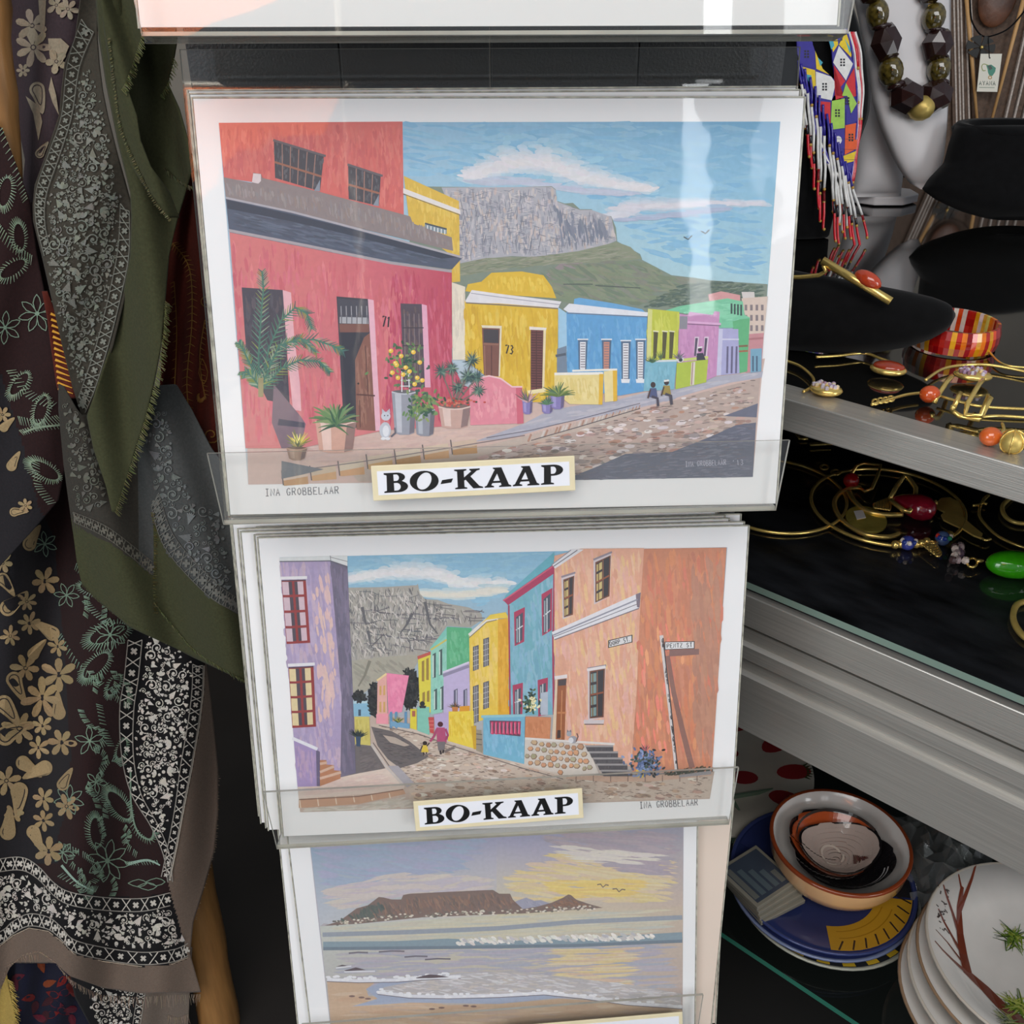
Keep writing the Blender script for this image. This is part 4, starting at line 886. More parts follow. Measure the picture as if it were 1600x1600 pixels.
for i in range(230): k.E(1008+random.gauss(0,10), 1190+random.gauss(0,9.5), 3.4, 1.8, jit(random.choice([(40,52,56),(96,120,166),(56,76,66),(130,150,190),(30,38,42),(80,100,140)]), 10), n=6, rot=random.uniform(0,3))
k.tuft(1008,1172,10,12,2,[(50,66,56),(200,90,100)],30,150)
k.m.build('printed_picture', M_INK, pr2)
k2 = Painter(fm); k2.text('INA GROBBELAAR', (1000,1263), (1090,1258), 10, 1.1, (104,104,110)); k2.m.build('signature', M_INK, pr2)

# ---------------------------------------------------------------- print 3: flat-topped mountain across the bay
pr3, fm = front_print(3, 0.004, -0.0105, 1.7, 'art print of a sunset bay with a flat-topped mountain and breaking waves')
k = Painter(fm, wash=.24)
RC = [(484,1319),(1068,1291),(1066,1640),(522,1655)]
k.P(RC, (170,166,180))
SK = [(485,1320),(776,1306),(776,1440),(500,1447)]
k.P(SK, None, [(134,160,186),(158,160,190),(206,200,182),(186,192,200)])
k.P([(776,1306),(1067,1292),(1067,1420),(776,1440)], None, [(158,160,190),(150,150,166),(196,176,158),(214,204,160)])
k.T([(485,1320),(776,1308),(740,1360),(500,1400)], 120, [(142,168,192),(156,164,192),(166,160,192),(150,176,196)], 60, 8, 8, 8, 5)
k.T([(495,1390),(640,1360),(776,1370),(776,1400),(620,1400),(505,1435)], 90, [(190,176,192),(206,194,182),(180,176,196),(212,204,180)], 60, 7, -4, 8, 5)
k.T([(776,1370),(860,1330),(1060,1320),(1062,1410),(800,1410)], 200, [(226,206,130),(214,190,150),(206,180,176),(222,210,170),(216,196,120)], 60, 6, 6, 8, 6)
k.T([(820,1300),(1066,1294),(1066,1370),(960,1360),(860,1320)], 120, [(160,150,164),(170,152,162),(150,148,160),(178,164,168)], 60, 7, 6, 6, 5)
k.T([(840,1318),(960,1326),(1050,1336),(1030,1350),(900,1350)], 40, [(220,214,196),(212,204,200)], 60, 4, 5, 5, 5)
k.T([(840,1375),(1030,1372),(1000,1400),(860,1405)], 50, [(230,200,104),(236,212,120),(222,186,110)], 60, 5, 2, 4, 5)
# sea
SEA = [(500,1447),(780,1430),(1067,1416),(1066,1640),(522,1655)]
k.P(SEA, None, [(190,196,186),(204,200,170),(196,178,156),(172,152,152),(160,150,160)])
k.T([(505,1450),(780,1432),(1066,1418),(1066,1455),(512,1470)], 120, [(206,204,182),(196,190,170),(176,186,184),(216,204,166)], 70, 4, -2, 2, 5)
k.T([(515,1475),(780,1470),(1064,1462),(1064,1560),(520,1560)], 260, [(160,164,182),(172,162,180),(150,162,178),(184,172,178),(176,176,176)], 70, 5, -1, 3, 6)
k.T([(850,1484),(1010,1478),(1000,1545),(840,1550)], 90, [(226,208,142),(214,190,120),(220,206,176),(206,170,160)], 70, 4, -1, 2, 6)
for pts, w, c in (([(504,1460),(640,1456),(780,1450),(900,1440),(1066,1433)], 7, (140,150,162)),([(505,1477),(620,1476),(700,1472),(780,1476),(900,1472),(1066,1462)], 12, (122,146,158)),([(505,1482),(700,1480),(900,1477),(1066,1470)], 5, (98,116,130))): k.S(pts, w, c)
for i in range(150): t = random.random(); x = 716 + 310*t; k.E(x, 1471 - 9*t + random.uniform(-4,4), 5, 2.4, jit(random.choice([(232,230,220),(214,210,200),(190,190,192),(240,236,226)]), 8), n=6, rot=.5)
for x, y, L in ((560,1488,30),(612,1486,40),(650,1494,36),(684,1498,40)): k.S([(x-L/2,y+1),(x,y-.5),(x+L/2,y)], 2.4, (96,92,104))
# beach and foam
k.P([(511,1533),(560,1534),(590,1532),(572,1545),(576,1556),(640,1562),(700,1570),(780,1568),(880,1560),(960,1566),(1066,1572),(1066,1640),(522,1655)], (196,164,132)); k.T([(514,1536),(570,1536),(574,1558),(700,1574),(860,1566),(1060,1576),(1060,1636),(526,1640)], 150, [(206,172,136),(190,150,116),(214,190,158),(184,160,146)], 60, 6, 0, 4, 6)
k.P([(572,1545),(600,1532),(700,1530),(590,1548),(640,1556),(780,1556),(860,1552),(900,1556),(780,1568),(640,1566),(550,1572),(590,1560)], (150,164,190))
FO = [(588,1550),(600,1542),(640,1534),(700,1522),(800,1516),(900,1528),(1000,1540),(1064,1552),(1064,1572),(980,1566),(920,1558),(840,1553),(760,1556),(660,1558)]
k.P(FO, (176,172,172)); k.T(FO, 240, [(214,216,222),(196,186,184),(166,164,174),(228,228,230),(190,178,160)], 22, 3, 4, 12, 6)
for pts in ([(590,1550),(640,1556),(700,1557),(780,1555),(850,1551),(910,1557),(980,1567),(1066,1573)], [(511,1530),(560,1532),(620,1531),(660,1528),(720,1525)]):
    k.S([(x,y+2.5) for x,y in pts], 2.2, (84,76,84)); k.S(pts, 5, (224,226,234))
    for i in range(70): t = random.random()*(len(pts)-1); j = int(t); u = t-j; k.E(pts[j][0]+(pts[j+1][0]-pts[j][0])*u, pts[j][1]+(pts[j+1][1]-pts[j][1])*u-2+random.uniform(-4,3), 4, 2, (236,238,242), n=6)
for q in ([(525,1510),(535,1507),(546,1509)],[(538,1516),(556,1511),(572,1515),(540,1517)],[(650,1527),(670,1522),(685,1523),(702,1526),(652,1529)]): k.P(q, (72,60,66)); k.S([(q[0][0],q[0][1]+2),(q[-2][0]+14,q[-2][1]+2)], 2, (222,224,230))
for x, y in ((550,1556),(565,1558),(575,1560),(675,1576),(690,1574),(728,1571),(740,1572)): k.E(x, y, 5, 1.6, (110,84,78), n=8)
# mountain
k.P([(500,1447),(506,1442),(515,1444),(530,1440),(520,1446)], (170,166,172)); k.P([(805,1408),(822,1402),(835,1407),(845,1406),(862,1412),(850,1422),(810,1420)], (150,152,172)); k.T([(806,1410),(822,1404),(860,1412),(848,1420)], 20, [(166,166,184),(130,134,156)], 10, 3, 50, 20, 5)
MT = [(507,1446),(530,1439),(545,1428),(557,1419),(575,1414),(592,1401),(600,1402),(612,1405),(627,1405),(630,1398),(640,1396),(700,1393),(770,1390),(780,1396),(797,1396),(801,1405),(817,1420),(840,1416),(862,1410),(880,1402),(888,1397),(892,1398),(900,1405),(920,1412),(942,1418),(900,1421),(817,1427),(780,1428),(660,1433),(560,1443)]
k.P(MT, (112,92,84)); k.T([(560,1420),(592,1404),(628,1408),(634,1400),(770,1393),(798,1400),(814,1422),(660,1430),(580,1438)], 150, [(140,104,86),(92,78,74),(160,118,94),(78,76,76),(120,92,80)], 16, 4, 70, 25, 8)
k.T([(510,1445),(557,1421),(590,1406),(605,1420),(590,1436),(540,1441)], 60, [(72,84,80),(60,72,70),(92,98,88)], 14, 4, 60, 25, 7); k.T([(632,1399),(770,1392),(778,1400),(640,1404)], 50, [(72,70,70),(60,60,62)], 18, 3, 86, 14, 6); k.T([(850,1416),(886,1400),(900,1407),(936,1417),(870,1420)], 40, [(150,106,80),(120,86,70),(96,76,66)], 10, 3, 40, 25, 7)
for i in range(230): t = random.random(); x = 520 + 410*t; y = (1443 - 15*(x-520)/140 if x < 660 else 1430 - 12*(x-660)/270) + random.uniform(-4,3); k.E(x, y, 2.4, 1.4, jit(random.choice([(206,196,176),(120,112,100),(222,214,196),(90,88,80)]), 8), n=5)
for x, y, s_ in ((942,1386,9),(967,1393,10)): k.S([(x-s_,y-4),(x-s_*.4,y-5),(x,y),(x+s_*.5,y-4),(x+s_,y-3)], 1.8, (96,82,78))
k.m.build('printed_picture', M_INK, pr3)

# ---------------------------------------------------------------- display cabinet of brushed aluminium and dark glass
HD = radians(48.1)
CO = Vector((0.25, 0.85, 0)); CD = Vector((sin(HD), -cos(HD), 0)); CB = Vector((cos(HD), sin(HD), 0))
CABM = Matrix((CD, CB, Vector((0, 0, 1)))).transposed().to_4x4(); CABM.translation = CO
Z_TOP, Z_DECK, Z_SHELF = 1.193, 0.9835, 0.4578
M_ALU = mat('brushed_aluminium', (198, 194, 186), 0.38, metal=0.66, noise=0.14, nscale=9, stretch=(1, 40, 60), bump=0.12, bscale=14)
M_TOPGLASS = mat('dark_glass', (16, 16, 15), 0.04, spec=0.9, noise=0.2, nscale=5, coat=0.6)
M_SUEDE = mat('black_suede', (30, 31, 35), 0.5, noise=0.95, nscale=16, stretch=(1, 2.6, 1), bump=0.2, bscale=60, spec=0.35)
M_GLASS = clear_mat('shelf_glass', (214, 232, 226), 1.0, 0.02, ior=1.52)
M_GLEDGE = mat('green_glass_edge', (46, 110, 92), 0.15, spec=0.7)
M_DARK = mat('dark_interior', (26, 24, 23), 0.6, noise=0.2, nscale=6)
cab = thing('display_cabinet', 'aluminium framed display cabinet with dark glass top right of the print stand', 'cabinet')
cab.matrix_world = CABM
S0, S1, DEP = -0.42, 0.95, 1.12
def cab_box(name, a, b, mt, bv=0.0):
    m = MB(); m.box(a, b); o = m.build(name, mt, cab)
    if bv: bevel(o, bv)
    return o
cab_box('counter_top', (S0, 0.034, 1.150), (S1, DEP, Z_TOP - 0.002), M_TOPGLASS)
cab_box('top_rail', (S0, 0.0, 1.162), (S1, 0.035, Z_TOP), M_ALU, 0.0012)
cab_box('display_deck', (S0, 0.010, 0.935), (S1, DEP, 0.9755), M_SUEDE)
m = MB(); x0, y0, z0, x1, y1, z1 = S0, 0.002, 0.9758, S1, DEP, 0.9835
m.faces([(x0,y0,z1),(x1,y0,z1),(x1,y1,z1),(x0,y1,z1)], [(0,1,2,3)], mi=0); m.faces([(x0,y0,z0),(x1,y0,z0),(x1,y0,z1),(x0,y0,z1)], [(0,1,2,3)], mi=1)
m.build('deck_glass', [clear_mat('deck_cover_glass', (244, 245, 244), 1.0, 0.03, ior=1.5), mat('pale_glass_edge', (128, 150, 138), 0.15, spec=0.8)], cab)
cab_box('deck_rail', (S0, 0.0, 0.931), (S1, 0.032, 0.9685), M_ALU, 0.0012)
m = MB()   # lower rail: stepped profile
prof = [(0.004,0.926),(0.040,0.926),(0.040,0.796),(0.0,0.796),(0.0,0.868),(0.006,0.871),(0.006,0.885),(0.001,0.889),(0.001,0.905),(0.006,0.908)]
n = len(prof); vs = [(S0, y, z) for y, z in prof] + [(S1, y, z) for y, z in prof]
m.faces(vs, [(i, (i+1) % n, n + (i+1) % n, n + i) for i in range(n)] + [tuple(range(n))[::-1], tuple(range(n, 2*n))])
m.build('lower_rail', M_ALU, cab)
cab_box('back_panel', (S0, DEP, 0.0), (S1, DEP + 0.02, Z_TOP), M_DARK)
cab_box('end_panel', (S0 - 0.02, 0.04, 0.0), (S0, DEP, 1.15), M_DARK)
cab_box('base_panel', (S0, 0.03, 0.0), (S1, DEP, 0.09), M_DARK)
m = MB(); a, b = (S0, 0.004, Z_SHELF - 0.008), (S1, 0.62, Z_SHELF)
vs = [(a[0],a[1],b[2]),(b[0],a[1],b[2]),(b[0],b[1],b[2]),(a[0],b[1],b[2]),(a[0],a[1],a[2]),(b[0],a[1],a[2]),(b[0],b[1],a[2]),(a[0],b[1],a[2])]
m.faces(vs, [(0,1,2,3)], mi=0); m.faces(vs, [(4,5,1,0),(6,7,3,2)], mi=1)
m.build('glass_shelf', [M_GLASS, M_GLEDGE], cab)
for x in (S0 + .02, .46): cab_box('shelf_bracket', (x, 0.02, Z_SHELF - 0.03), (x + .02, 1.1, Z_SHELF - 0.009), M_ALU)

M_GOLD = mat('gold_wire', (246, 212, 124), 0.25, metal=0.75, noise=0.12, nscale=80)
M_BRASS = mat('dull_brass', (204, 178, 100), 0.42, metal=0.5, noise=0.2, nscale=60)
M_VELVET = mat('black_velvet', (7, 7, 8), 0.9, spec=0.15, noise=0.5, nscale=90, sheen=0.08)
M_GLOSS = mat('glossy_bead', attr=True, rough=0.12, spec=0.6, coat=0.5, noise=0.18, nscale=110)
M_MATTE = mat('matte_colour', attr=True, rough=0.55, noise=0.12, nscale=150)
M_WHITEBUST = mat('white_leatherette', (214, 210, 210), 0.45, noise=0.03, nscale=20)

def px_tube(pxs, z, r, mt, name, parent=None, closed=False, seg=6, lift=None):
    """round wire through photograph points lying at height z above the floor"""
    pts = [on_z(x, y, z + (lift[i] if lift else 0)) for i, (x, y) in enumerate(pxs)]
    m = MB(); m.tube(pts, r, seg, closed=closed)
    return m.build(name, mt, parent, smooth=True)
def smooth_pts(pts, n=6, closed=False):
    out = []; N_ = len(pts)
    rng = range(N_ if closed else N_ - 1)
    for i in rng:
        p0 = pts[(i-1) % N_] if closed or i > 0 else pts[i]; p1 = pts[i]; p2 = pts[(i+1) % N_]
        p3 = pts[(i+2) % N_] if closed or i + 2 < N_ else p2
        for k_ in range(n):
            t = k_ / n
            out.append(tuple(.5*((2*p1[c]) + (-p0[c]+p2[c])*t + (2*p0[c]-5*p1[c]+4*p2[c]-p3[c])*t*t + (-p0[c]+3*p1[c]-3*p2[c]+p3[c])*t**3) for c in range(2)))
    if not closed: out.append(tuple(pts[-1]))
    return out
def ell(cx, cy, rx, ry, a0=0, a1=360, n=36, rot=0):
    c, d = cos(radians(rot)), sin(radians(rot))
    return [(cx + rx*cos(radians(a0+(a1-a0)*i/n))*c - ry*sin(radians(a0+(a1-a0)*i/n))*d, cy + rx*cos(radians(a0+(a1-a0)*i/n))*d + ry*sin(radians(a0+(a1-a0)*i/n))*c) for i in range(n + (0 if a1-a0 == 360 else 1))]

def row_at(rows, y):
    for i in range(len(rows) - 1):
        if rows[i][0] <= y <= rows[i+1][0]:
            t = (y - rows[i][0]) / (rows[i+1][0] - rows[i][0])
            t2 = t
            return [rows[i][k_] + (rows[i+1][k_] - rows[i][k_]) * t2 for k_ in range(1, len(rows[i]))]
    return list(rows[0][1:]) if y < rows[0][0] else list(rows[-1][1:])
def form(name, rows, o, nrm, bulge, mt, parent=None, back=0.02, nu=14, nv=36):
    """padded form: silhouette rows (y, xl, xr) on a standing plane, swollen towards the viewer, closed at the back"""
    y0, y1 = rows[0][0], rows[-1][0]; vs = []; fs = []
    for j in range(nv + 1):
        y = y0 + (y1 - y0) * j / nv; xl, xr = row_at(rows, y)
        ends = min(1, sqrt(max(0, 1 - abs(2*j/nv - 1)**6)) + .05)
        for sgn in (1, -1):
            for i in range(nu + 1):
                u = i / nu if sgn == 1 else 1 - i / nu
                p = on_plane(xl + (xr - xl) * u, y, o, nrm)
                k_ = sqrt(max(0, 1 - (2*u - 1)**2)) * ends
                p = p + nrm * (bulge * k_ if sgn == 1 else -back * k_); p.z = max(p.z, Z_TOP + .0004); vs.append(p)
    w = 2 * (nu + 1)
    for j in range(nv):
        for i in range(w):
            i2 = (i + 1) % w
            fs.append((j*w+i, j*w+i2, (j+1)*w+i2, (j+1)*w+i))
    fs.append(tuple(range(w))); fs.append(tuple(nv*w + i for i in range(w))[::-1])
    m = MB(); m.faces(vs, fs); return m.build(name, mt, parent, smooth=True, weld=True)
def stand_plane(px, py, z, tilt, yaw=0.0):
    """standing plane through the spot that photograph point marks at height z; tilt back in degrees"""
    o = on_z(px, py, z); t = radians(tilt); w = radians(yaw)
    return o, Vector((sin(w)*cos(t), -cos(w)*cos(t), sin(t)))

# ---- white bust with chunky bead necklace
o_w, n_w = stand_plane(1400, 320, Z_TOP, 12, 8)
wb_ = thing('necklace_bust', 'white neck bust carrying the dark chunky bead necklace', 'bust')
o_f = o_w + n_w * 0.07
form('bust_front', [(-90,1322,1492),(0,1335,1486),(50,1345,1486),(110,1357,1485),(160,1363,1482),(200,1375,1480),(245,1394,1475),(270,1408,1468),(285,1420,1460),(296,1438,1450)], o_f, n_w, 0.022, M_WHITEBUST, wb_, back=0.008)
form('stand_post', [(60,1345,1420),(200,1342,1412),(305,1330,1408),(308,1330,1408)], o_w, n_w, 0.03, M_WHITEBUST, wb_, back=0.03)
m = MB(); bcx = on_z(1374, 312, Z_TOP)
oct_ = [bcx + Vector((0.062*cos(radians(22.5+45*i)), 0.05*sin(radians(22.5+45*i)), 0)) for i in range(8)]
m.faces([p for p in oct_] + [p + Vector((0,0,.014)) for p in oct_], [tuple(range(8))[::-1], tuple(range(8, 16))] + [(i, (i+1)%8, 8+(i+1)%8, 8+i) for i in range(8)])
bevel(m.build('foot', M_WHITEBUST, wb_), 0.002)
nk = thing('bead_necklace', 'necklace of chunky dark brown faceted and marbled beads on the white bust', 'necklace')
def bead_at(px, py, lift): return on_plane(px, py, o_f + n_w * lift, n_w)
Rw = Matrix((Vector((1,0,0)), n_w.cross(Vector((1,0,0))).normalized(), n_w)).transposed()
def facet_bead(px, py, wx, wy, rot, col, lift=0.036):
    d = (on_plane(px, py, o_f, n_w) - CAM).length; kx = wx / F_PX * d / 2; ky = wy / F_PX * d / 2
    m = MB(); M3 = Rw @ Matrix.Rotation(radians(rot), 3, 'Z')
    m.sphere((0,0,0), (kx, ky, kx), 6, 4, col, M=M3)
    o = m.build('faceted_bead', M_GLOSS, nk); o.location = bead_at(px, py, lift)
def round_bead(px, py, wx, wy, rot, col, name='marbled_bead', mt=None, lift=0.034):
    d = (on_plane(px, py, o_f, n_w) - CAM).length; kx = wx / F_PX * d / 2; ky = wy / F_PX * d / 2
    m = MB(); M3 = Rw @ Matrix.Rotation(radians(rot), 3, 'Z')
    m.sphere((0,0,0), (kx, ky, kx), 14, 10, col, M=M3)
    o = m.build(name, mt or M_TIGER, nk, smooth=True); o.location = bead_at(px, py, lift)
M_TIGER = mat('marbled_bead', (84, 72, 30), 0.08, spec=0.7, coat=0.7, noise=0.98, nscale=130)
DKB = (44, 24, 22)
for q in ((1359,-8,30,24,0),(1384,66,40,52,12),(1416,150,46,46,35),(1461,150,44,48,-35),(1464,70,40,46,-5),(1453,-8,32,22,0)): facet_bead(*q, DKB)
for q in ((1371,21,28,38,12),(1392,111,31,40,10),(1467,107,28,36,-5),(1459,27,28,36,-4)): round_bead(*q, (50,42,20))
for q in ((1377,42,26,10,10),(1388,88,26,9,10),(1399,133,24,12,25),(1462,48,26,9,-5),(1466,88,26,9,-8),(1470,128,22,10,-12)): round_bead(*q, DKB, 'disc_bead', M_GLOSS)
for q in ((1377,37,10,6,0),(1386,93,10,6,0),(1400,128,10,6,0),(1456,9,10,6,0),(1456,44,10,6,0),(1370,4,10,6,0)): round_bead(*q, (200,150,60), 'gold_cap', M_GOLD)
round_bead(1439, 169, 33, 32, 0, (190,168,96), 'gold_ball', M_BRASS, 0.04)

# ---- black bust with the bead-woven necklace
o_z, n_z = stand_plane(1300, 378, Z_TOP, 10, 6)
bb = thing('necklace_bust', 'black velvet bust half hidden behind the print stand, under the colourful woven necklace', 'bust')
form('bust_front', [(-70,1150,1318),(0,1180,1330),(40,1185,1343),(90,1190,1355),(140,1195,1361),(180,1200,1358),(230,1205,1340),(290,1205,1318),(340,1210,1302),(392,1215,1290)], o_z - n_z * 0.035, n_z, 0.028, M_VELVET, bb, back=0.05)
zn = thing('beaded_necklace', 'colourful bead-woven necklace with red, white and blue fringe on the black bust', 'necklace')
o_b = o_z + n_z * 0.004
def wv(px, py, h): return on_plane(px, py, o_b, n_z) + n_z * h
k = Painter(wv, h0=0.001, dh=4e-5)
LBAND = [(1243,50),(1262,50),(1272,80),(1285,110),(1303,125),(1304,145),(1298,158),(1320,155),(1318,175),(1319,200),(1296,203),(1276,160),(1258,115),(1245,85)]
RBAND = [(1290,52),(1322,45),(1330,75),(1332,105),(1338,130),(1338,175),(1336,215),(1335,250),(1330,268),(1310,268),(1297,225),(1297,205),(1318,190),(1317,165),(1305,130),(1300,100),(1298,75)]
for B_ in (LBAND, RBAND):
    m_ = [wv(x, y, 0.0) for x, y in B_]; m_ += [wv(x, y, 0.003) for x, y in B_]; n = len(B_)
    mm = MB(); mm.faces(m_, [tuple(range(n))[::-1], tuple(range(n, 2*n))] + [(i, (i+1)%n, n+(i+1)%n, n+i) for i in range(n)], (52,40,150)); mm.build('woven_band', M_MATTE, zn)
k.h0 = 0.0034
RD_, BL_, YE_, WH_, GN_, OR_, TU_ = (214,28,42), (48,38,150), (240,206,30), (236,234,230), (168,214,84), (238,92,28), (70,170,190)
k.P([(1243,50),(1262,50),(1266,62),(1245,60)], RD_); k.P([(1245,62),(1268,66),(1272,108),(1249,102)], BL_); k.P([(1250,104),(1272,110),(1274,150),(1262,120)], YE_); k.P([(1256,116),(1266,118),(1268,136),(1262,128)], TU_)
k.P([(1272,80),(1284,108),(1294,117),(1274,108)], YE_); k.P([(1276,90),(1284,98),(1280,104)], TU_); k.P([(1273,112),(1297,120),(1304,130),(1298,157),(1274,152)], WH_); k.P([(1275,158),(1296,160),(1296,200),(1280,172)], RD_)
k.P([(1291,54),(1306,58),(1308,70),(1300,82),(1297,70)], YE_); k.P([(1292,58),(1300,62),(1302,72),(1297,78)], TU_); k.P([(1309,70),(1320,50),(1330,80),(1328,90)], YE_); k.P([(1318,60),(1328,78),(1326,84)], TU_); k.P([(1309,72),(1331,100),(1320,126),(1300,98)], WH_)
k.P([(1301,102),(1319,127),(1304,146),(1304,156),(1317,152),(1312,150),(1303,150)], RD_); k.P([(1333,106),(1337,150),(1330,152),(1320,130)], RD_); k.P([(1320,130),(1337,162),(1328,178),(1322,150),(1314,150)], GN_); k.P([(1298,158),(1318,154),(1318,200),(1296,203)], GN_)
k.P([(1320,170),(1326,180),(1337,165),(1337,190),(1320,195)], BL_); k.P([(1297,206),(1318,200),(1318,232),(1308,240)], BL_); k.P([(1319,196),(1338,192),(1337,232),(1318,242)], OR_); k.P([(1315,244),(1336,236),(1332,252),(1316,256)], YE_); k.P([(1316,257),(1333,253),(1330,268),(1318,267)], BL_); k.E(1308,219,5.5,6.5,WH_)
for cx_, cy_ in ((1259,85),(1287,136),(1315,98),(1307,177),(1328,215),(1322,158)):
    for i in range(3):
        for j in range(2): k.P([(cx_-4+j*4.4, cy_-6+i*4.4),(cx_-1+j*4.4, cy_-6+i*4.4),(cx_-1+j*4.4, cy_-3+i*4.4),(cx_-4+j*4.4, cy_-3+i*4.4)], (24,22,30))
for i in range(26): y = 56 + i*8; k.S([(1243+max(0,(y-90)*.32), y),(1332+min(5,i*.4), y+2)], .5, (30,24,60)) if i % 2 == 0 and y > 200 else None
k.m.build('bead_pattern', M_MATTE, zn)
def strand(pts, segs, w=.0019, lift=0.006):
    """one string of beads: segs = list of (fraction end, colour)"""
    P_ = smooth_pts(pts, 5); n = len(P_); st_ = None
    m = MB(); last = 0.0
    for fe, c in segs:
        i0 = int(last * (n - 1)); i1 = max(i0 + 1, int(fe * (n - 1)))
        m.tube([wv(x, y, lift + .0015*sin(y*.1)) for x, y in P_[i0:i1+1]], w, 6, c)
        m.sphere(wv(*P_[i1], lift), w*1.25, 6, 4, (196,150,60)); last = fe
    m.build('fringe_strand', M_GLOSS, zn, smooth=True)
WBR = [(.45, WH_), (.5, (20,20,30)), (1, RD_)]
ends = [(1262,245),(1266,262),(1270,295),(1277,325),(1279,345),(1285,358),(1303,376),(1308,380),(1318,372),(1327,372),(1332,384),(1340,384),(1352,371)]
for i, (ex, ey) in enumerate(ends):
    t = i / (len(ends) - 1); sx, sy = 1245 + 78*t**.8, 95 + 172*t**1.05
    mid = (sx + (ex - sx)*.45 + 2, sy + (ey - sy)*.5)
    strand([(sx, sy), (sx + (ex-sx)*.2 + 1, sy + (ey-sy)*.25), mid, (ex - 1, ey - 12), (ex, ey)], [(.26, BL_), (.6, WH_), (.64, (20,20,30)), (1, RD_)])
for i, (sx, ex, ey) in enumerate(((1250,1256,200),(1252,1300,330),(1258,1310,350),(1266,1315,362),(1278,1322,355))):
    strand([(sx, 100 + i*20), (sx + 14, 160 + i*22), (ex - 4, ey - 60), (ex, ey)], [(.5, BL_), (1, WH_)], lift=0.004)
for i in range(5):
    x0 = 1323 + i*3.2; strand([(x0, 50), (x0 + 9, 95), (x0 + 15 - i, 160), (x0 + 12 - 2*i, 225), (x0 + 4 - 2*i, 285)], [[(1, BL_)], [(.5, WH_), (1, (226,180,190))], [(.3, RD_), (.6, WH_), (1, RD_)], [(1, (216,90,100))], [(.6, WH_), (1, RD_)]][i], lift=0.002)

# ---- black bust on the right, cut by the frame
o_r, n_r = stand_plane(1560, 344, Z_TOP, 20, -5)
rb = thing('necklace_bust', 'wide black velvet neck bust at the right picture edge', 'bust')
form('bust_front', [(196,1492,1690),(225,1482,1700),(255,1474,1705),(280,1450,1705),(296,1440,1700),(312,1462,1695),(328,1500,1690),(340,1540,1680),(344,1560,1665)], o_r + n_r * 0.04, n_r, 0.035, M_VELVET, rb, back=0.05)
m = MB(); c_ = on_plane(1585, 205, o_r + n_r*0.02, n_r)
m.lathe([(0.088,-.012),(0.094,.004),(0.086,.012),(0.070,.010),(0.068,-.006)], 36, Matrix.Translation(c_) @ Matrix.Diagonal((1, .62, 1, 1))); m.build('collar', M_VELVET, rb, smooth=True)

# ---- lying black form with a gold choker
o_l, n_l = stand_plane(1330, 556, Z_TOP, 38, -20)
lb = thing('necklace_bust', 'low pointed black velvet form lying on the cabinet top beside the print stand', 'bust')
cols_ = [(1185,418,560),(1230,420,558),(1260,426,557),(1290,431,556),(1340,440,554),(1380,449,549),(1420,457,542),(1455,465,530),(1480,474,516),(1490,482,504),(1493,490,494)]
vs = []; fs = []; nu = 12; nst = 40
for j in range(nst + 1):
    x = 1185 + (1493 - 1185) * j / nst; yt, yb_ = row_at(cols_, x)
    for sgn in (1, -1):
        for i in range(nu + 1):
            u = i / nu if sgn == 1 else 1 - i / nu
            p = on_plane(x, yt + (yb_ - yt)*u, o_l, n_l); k_ = sqrt(max(0, 1 - (2*u-1)**2)) * sqrt(max(0.0, 1 - (j/nst)**4))
            p = p + n_l * (0.030*k_ if sgn == 1 else -0.012*k_); p.z = max(p.z, Z_TOP + .0004); vs.append(p)
w = 2*(nu + 1)
for j in range(nst):
    for i in range(w): fs.append((j*w+i, (j+1)*w+i, (j+1)*w+(i+1)%w, j*w+(i+1)%w))
fs.append(tuple(range(w))); m = MB(); m.faces(vs, fs); m.build('padded_form', M_VELVET, lb, smooth=True, weld=True)
gc = thing('gold_choker', 'gold wire choker with a slim gold bar and coral stone on the low black form', 'necklace')
def lf(px, py, lift): return on_plane(px, py, o_l + n_l * lift, n_l)
m = MB(); m.tube([lf(1285,407,.05), lf(1392,471,.042)], .0042, 10); m.build('gold_bar', M_GOLD, gc, smooth=True)
m = MB(); m.tube([lf(x, y, l) for x, y, l in ((1215,434,.028),(1250,433,.034),(1280,430,.04),(1290,424,.045),(1287,415,.05))], .0022, 6); m.build('wire', M_GOLD, gc, smooth=True)
ax = (lf(1375,452,.05) - lf(1336,430,.05)); L_ = ax.length; ax.normalize()
M3 = ax.to_track_quat('X', 'Z').to_matrix()
m = MB(); m.sphere(lf(1356,437,.047), (L_/2*1.05, .008, .008), 14, 8, (196,72,40), M=M3); m.build('coral_stone', M_GLOSS, gc, smooth=True)

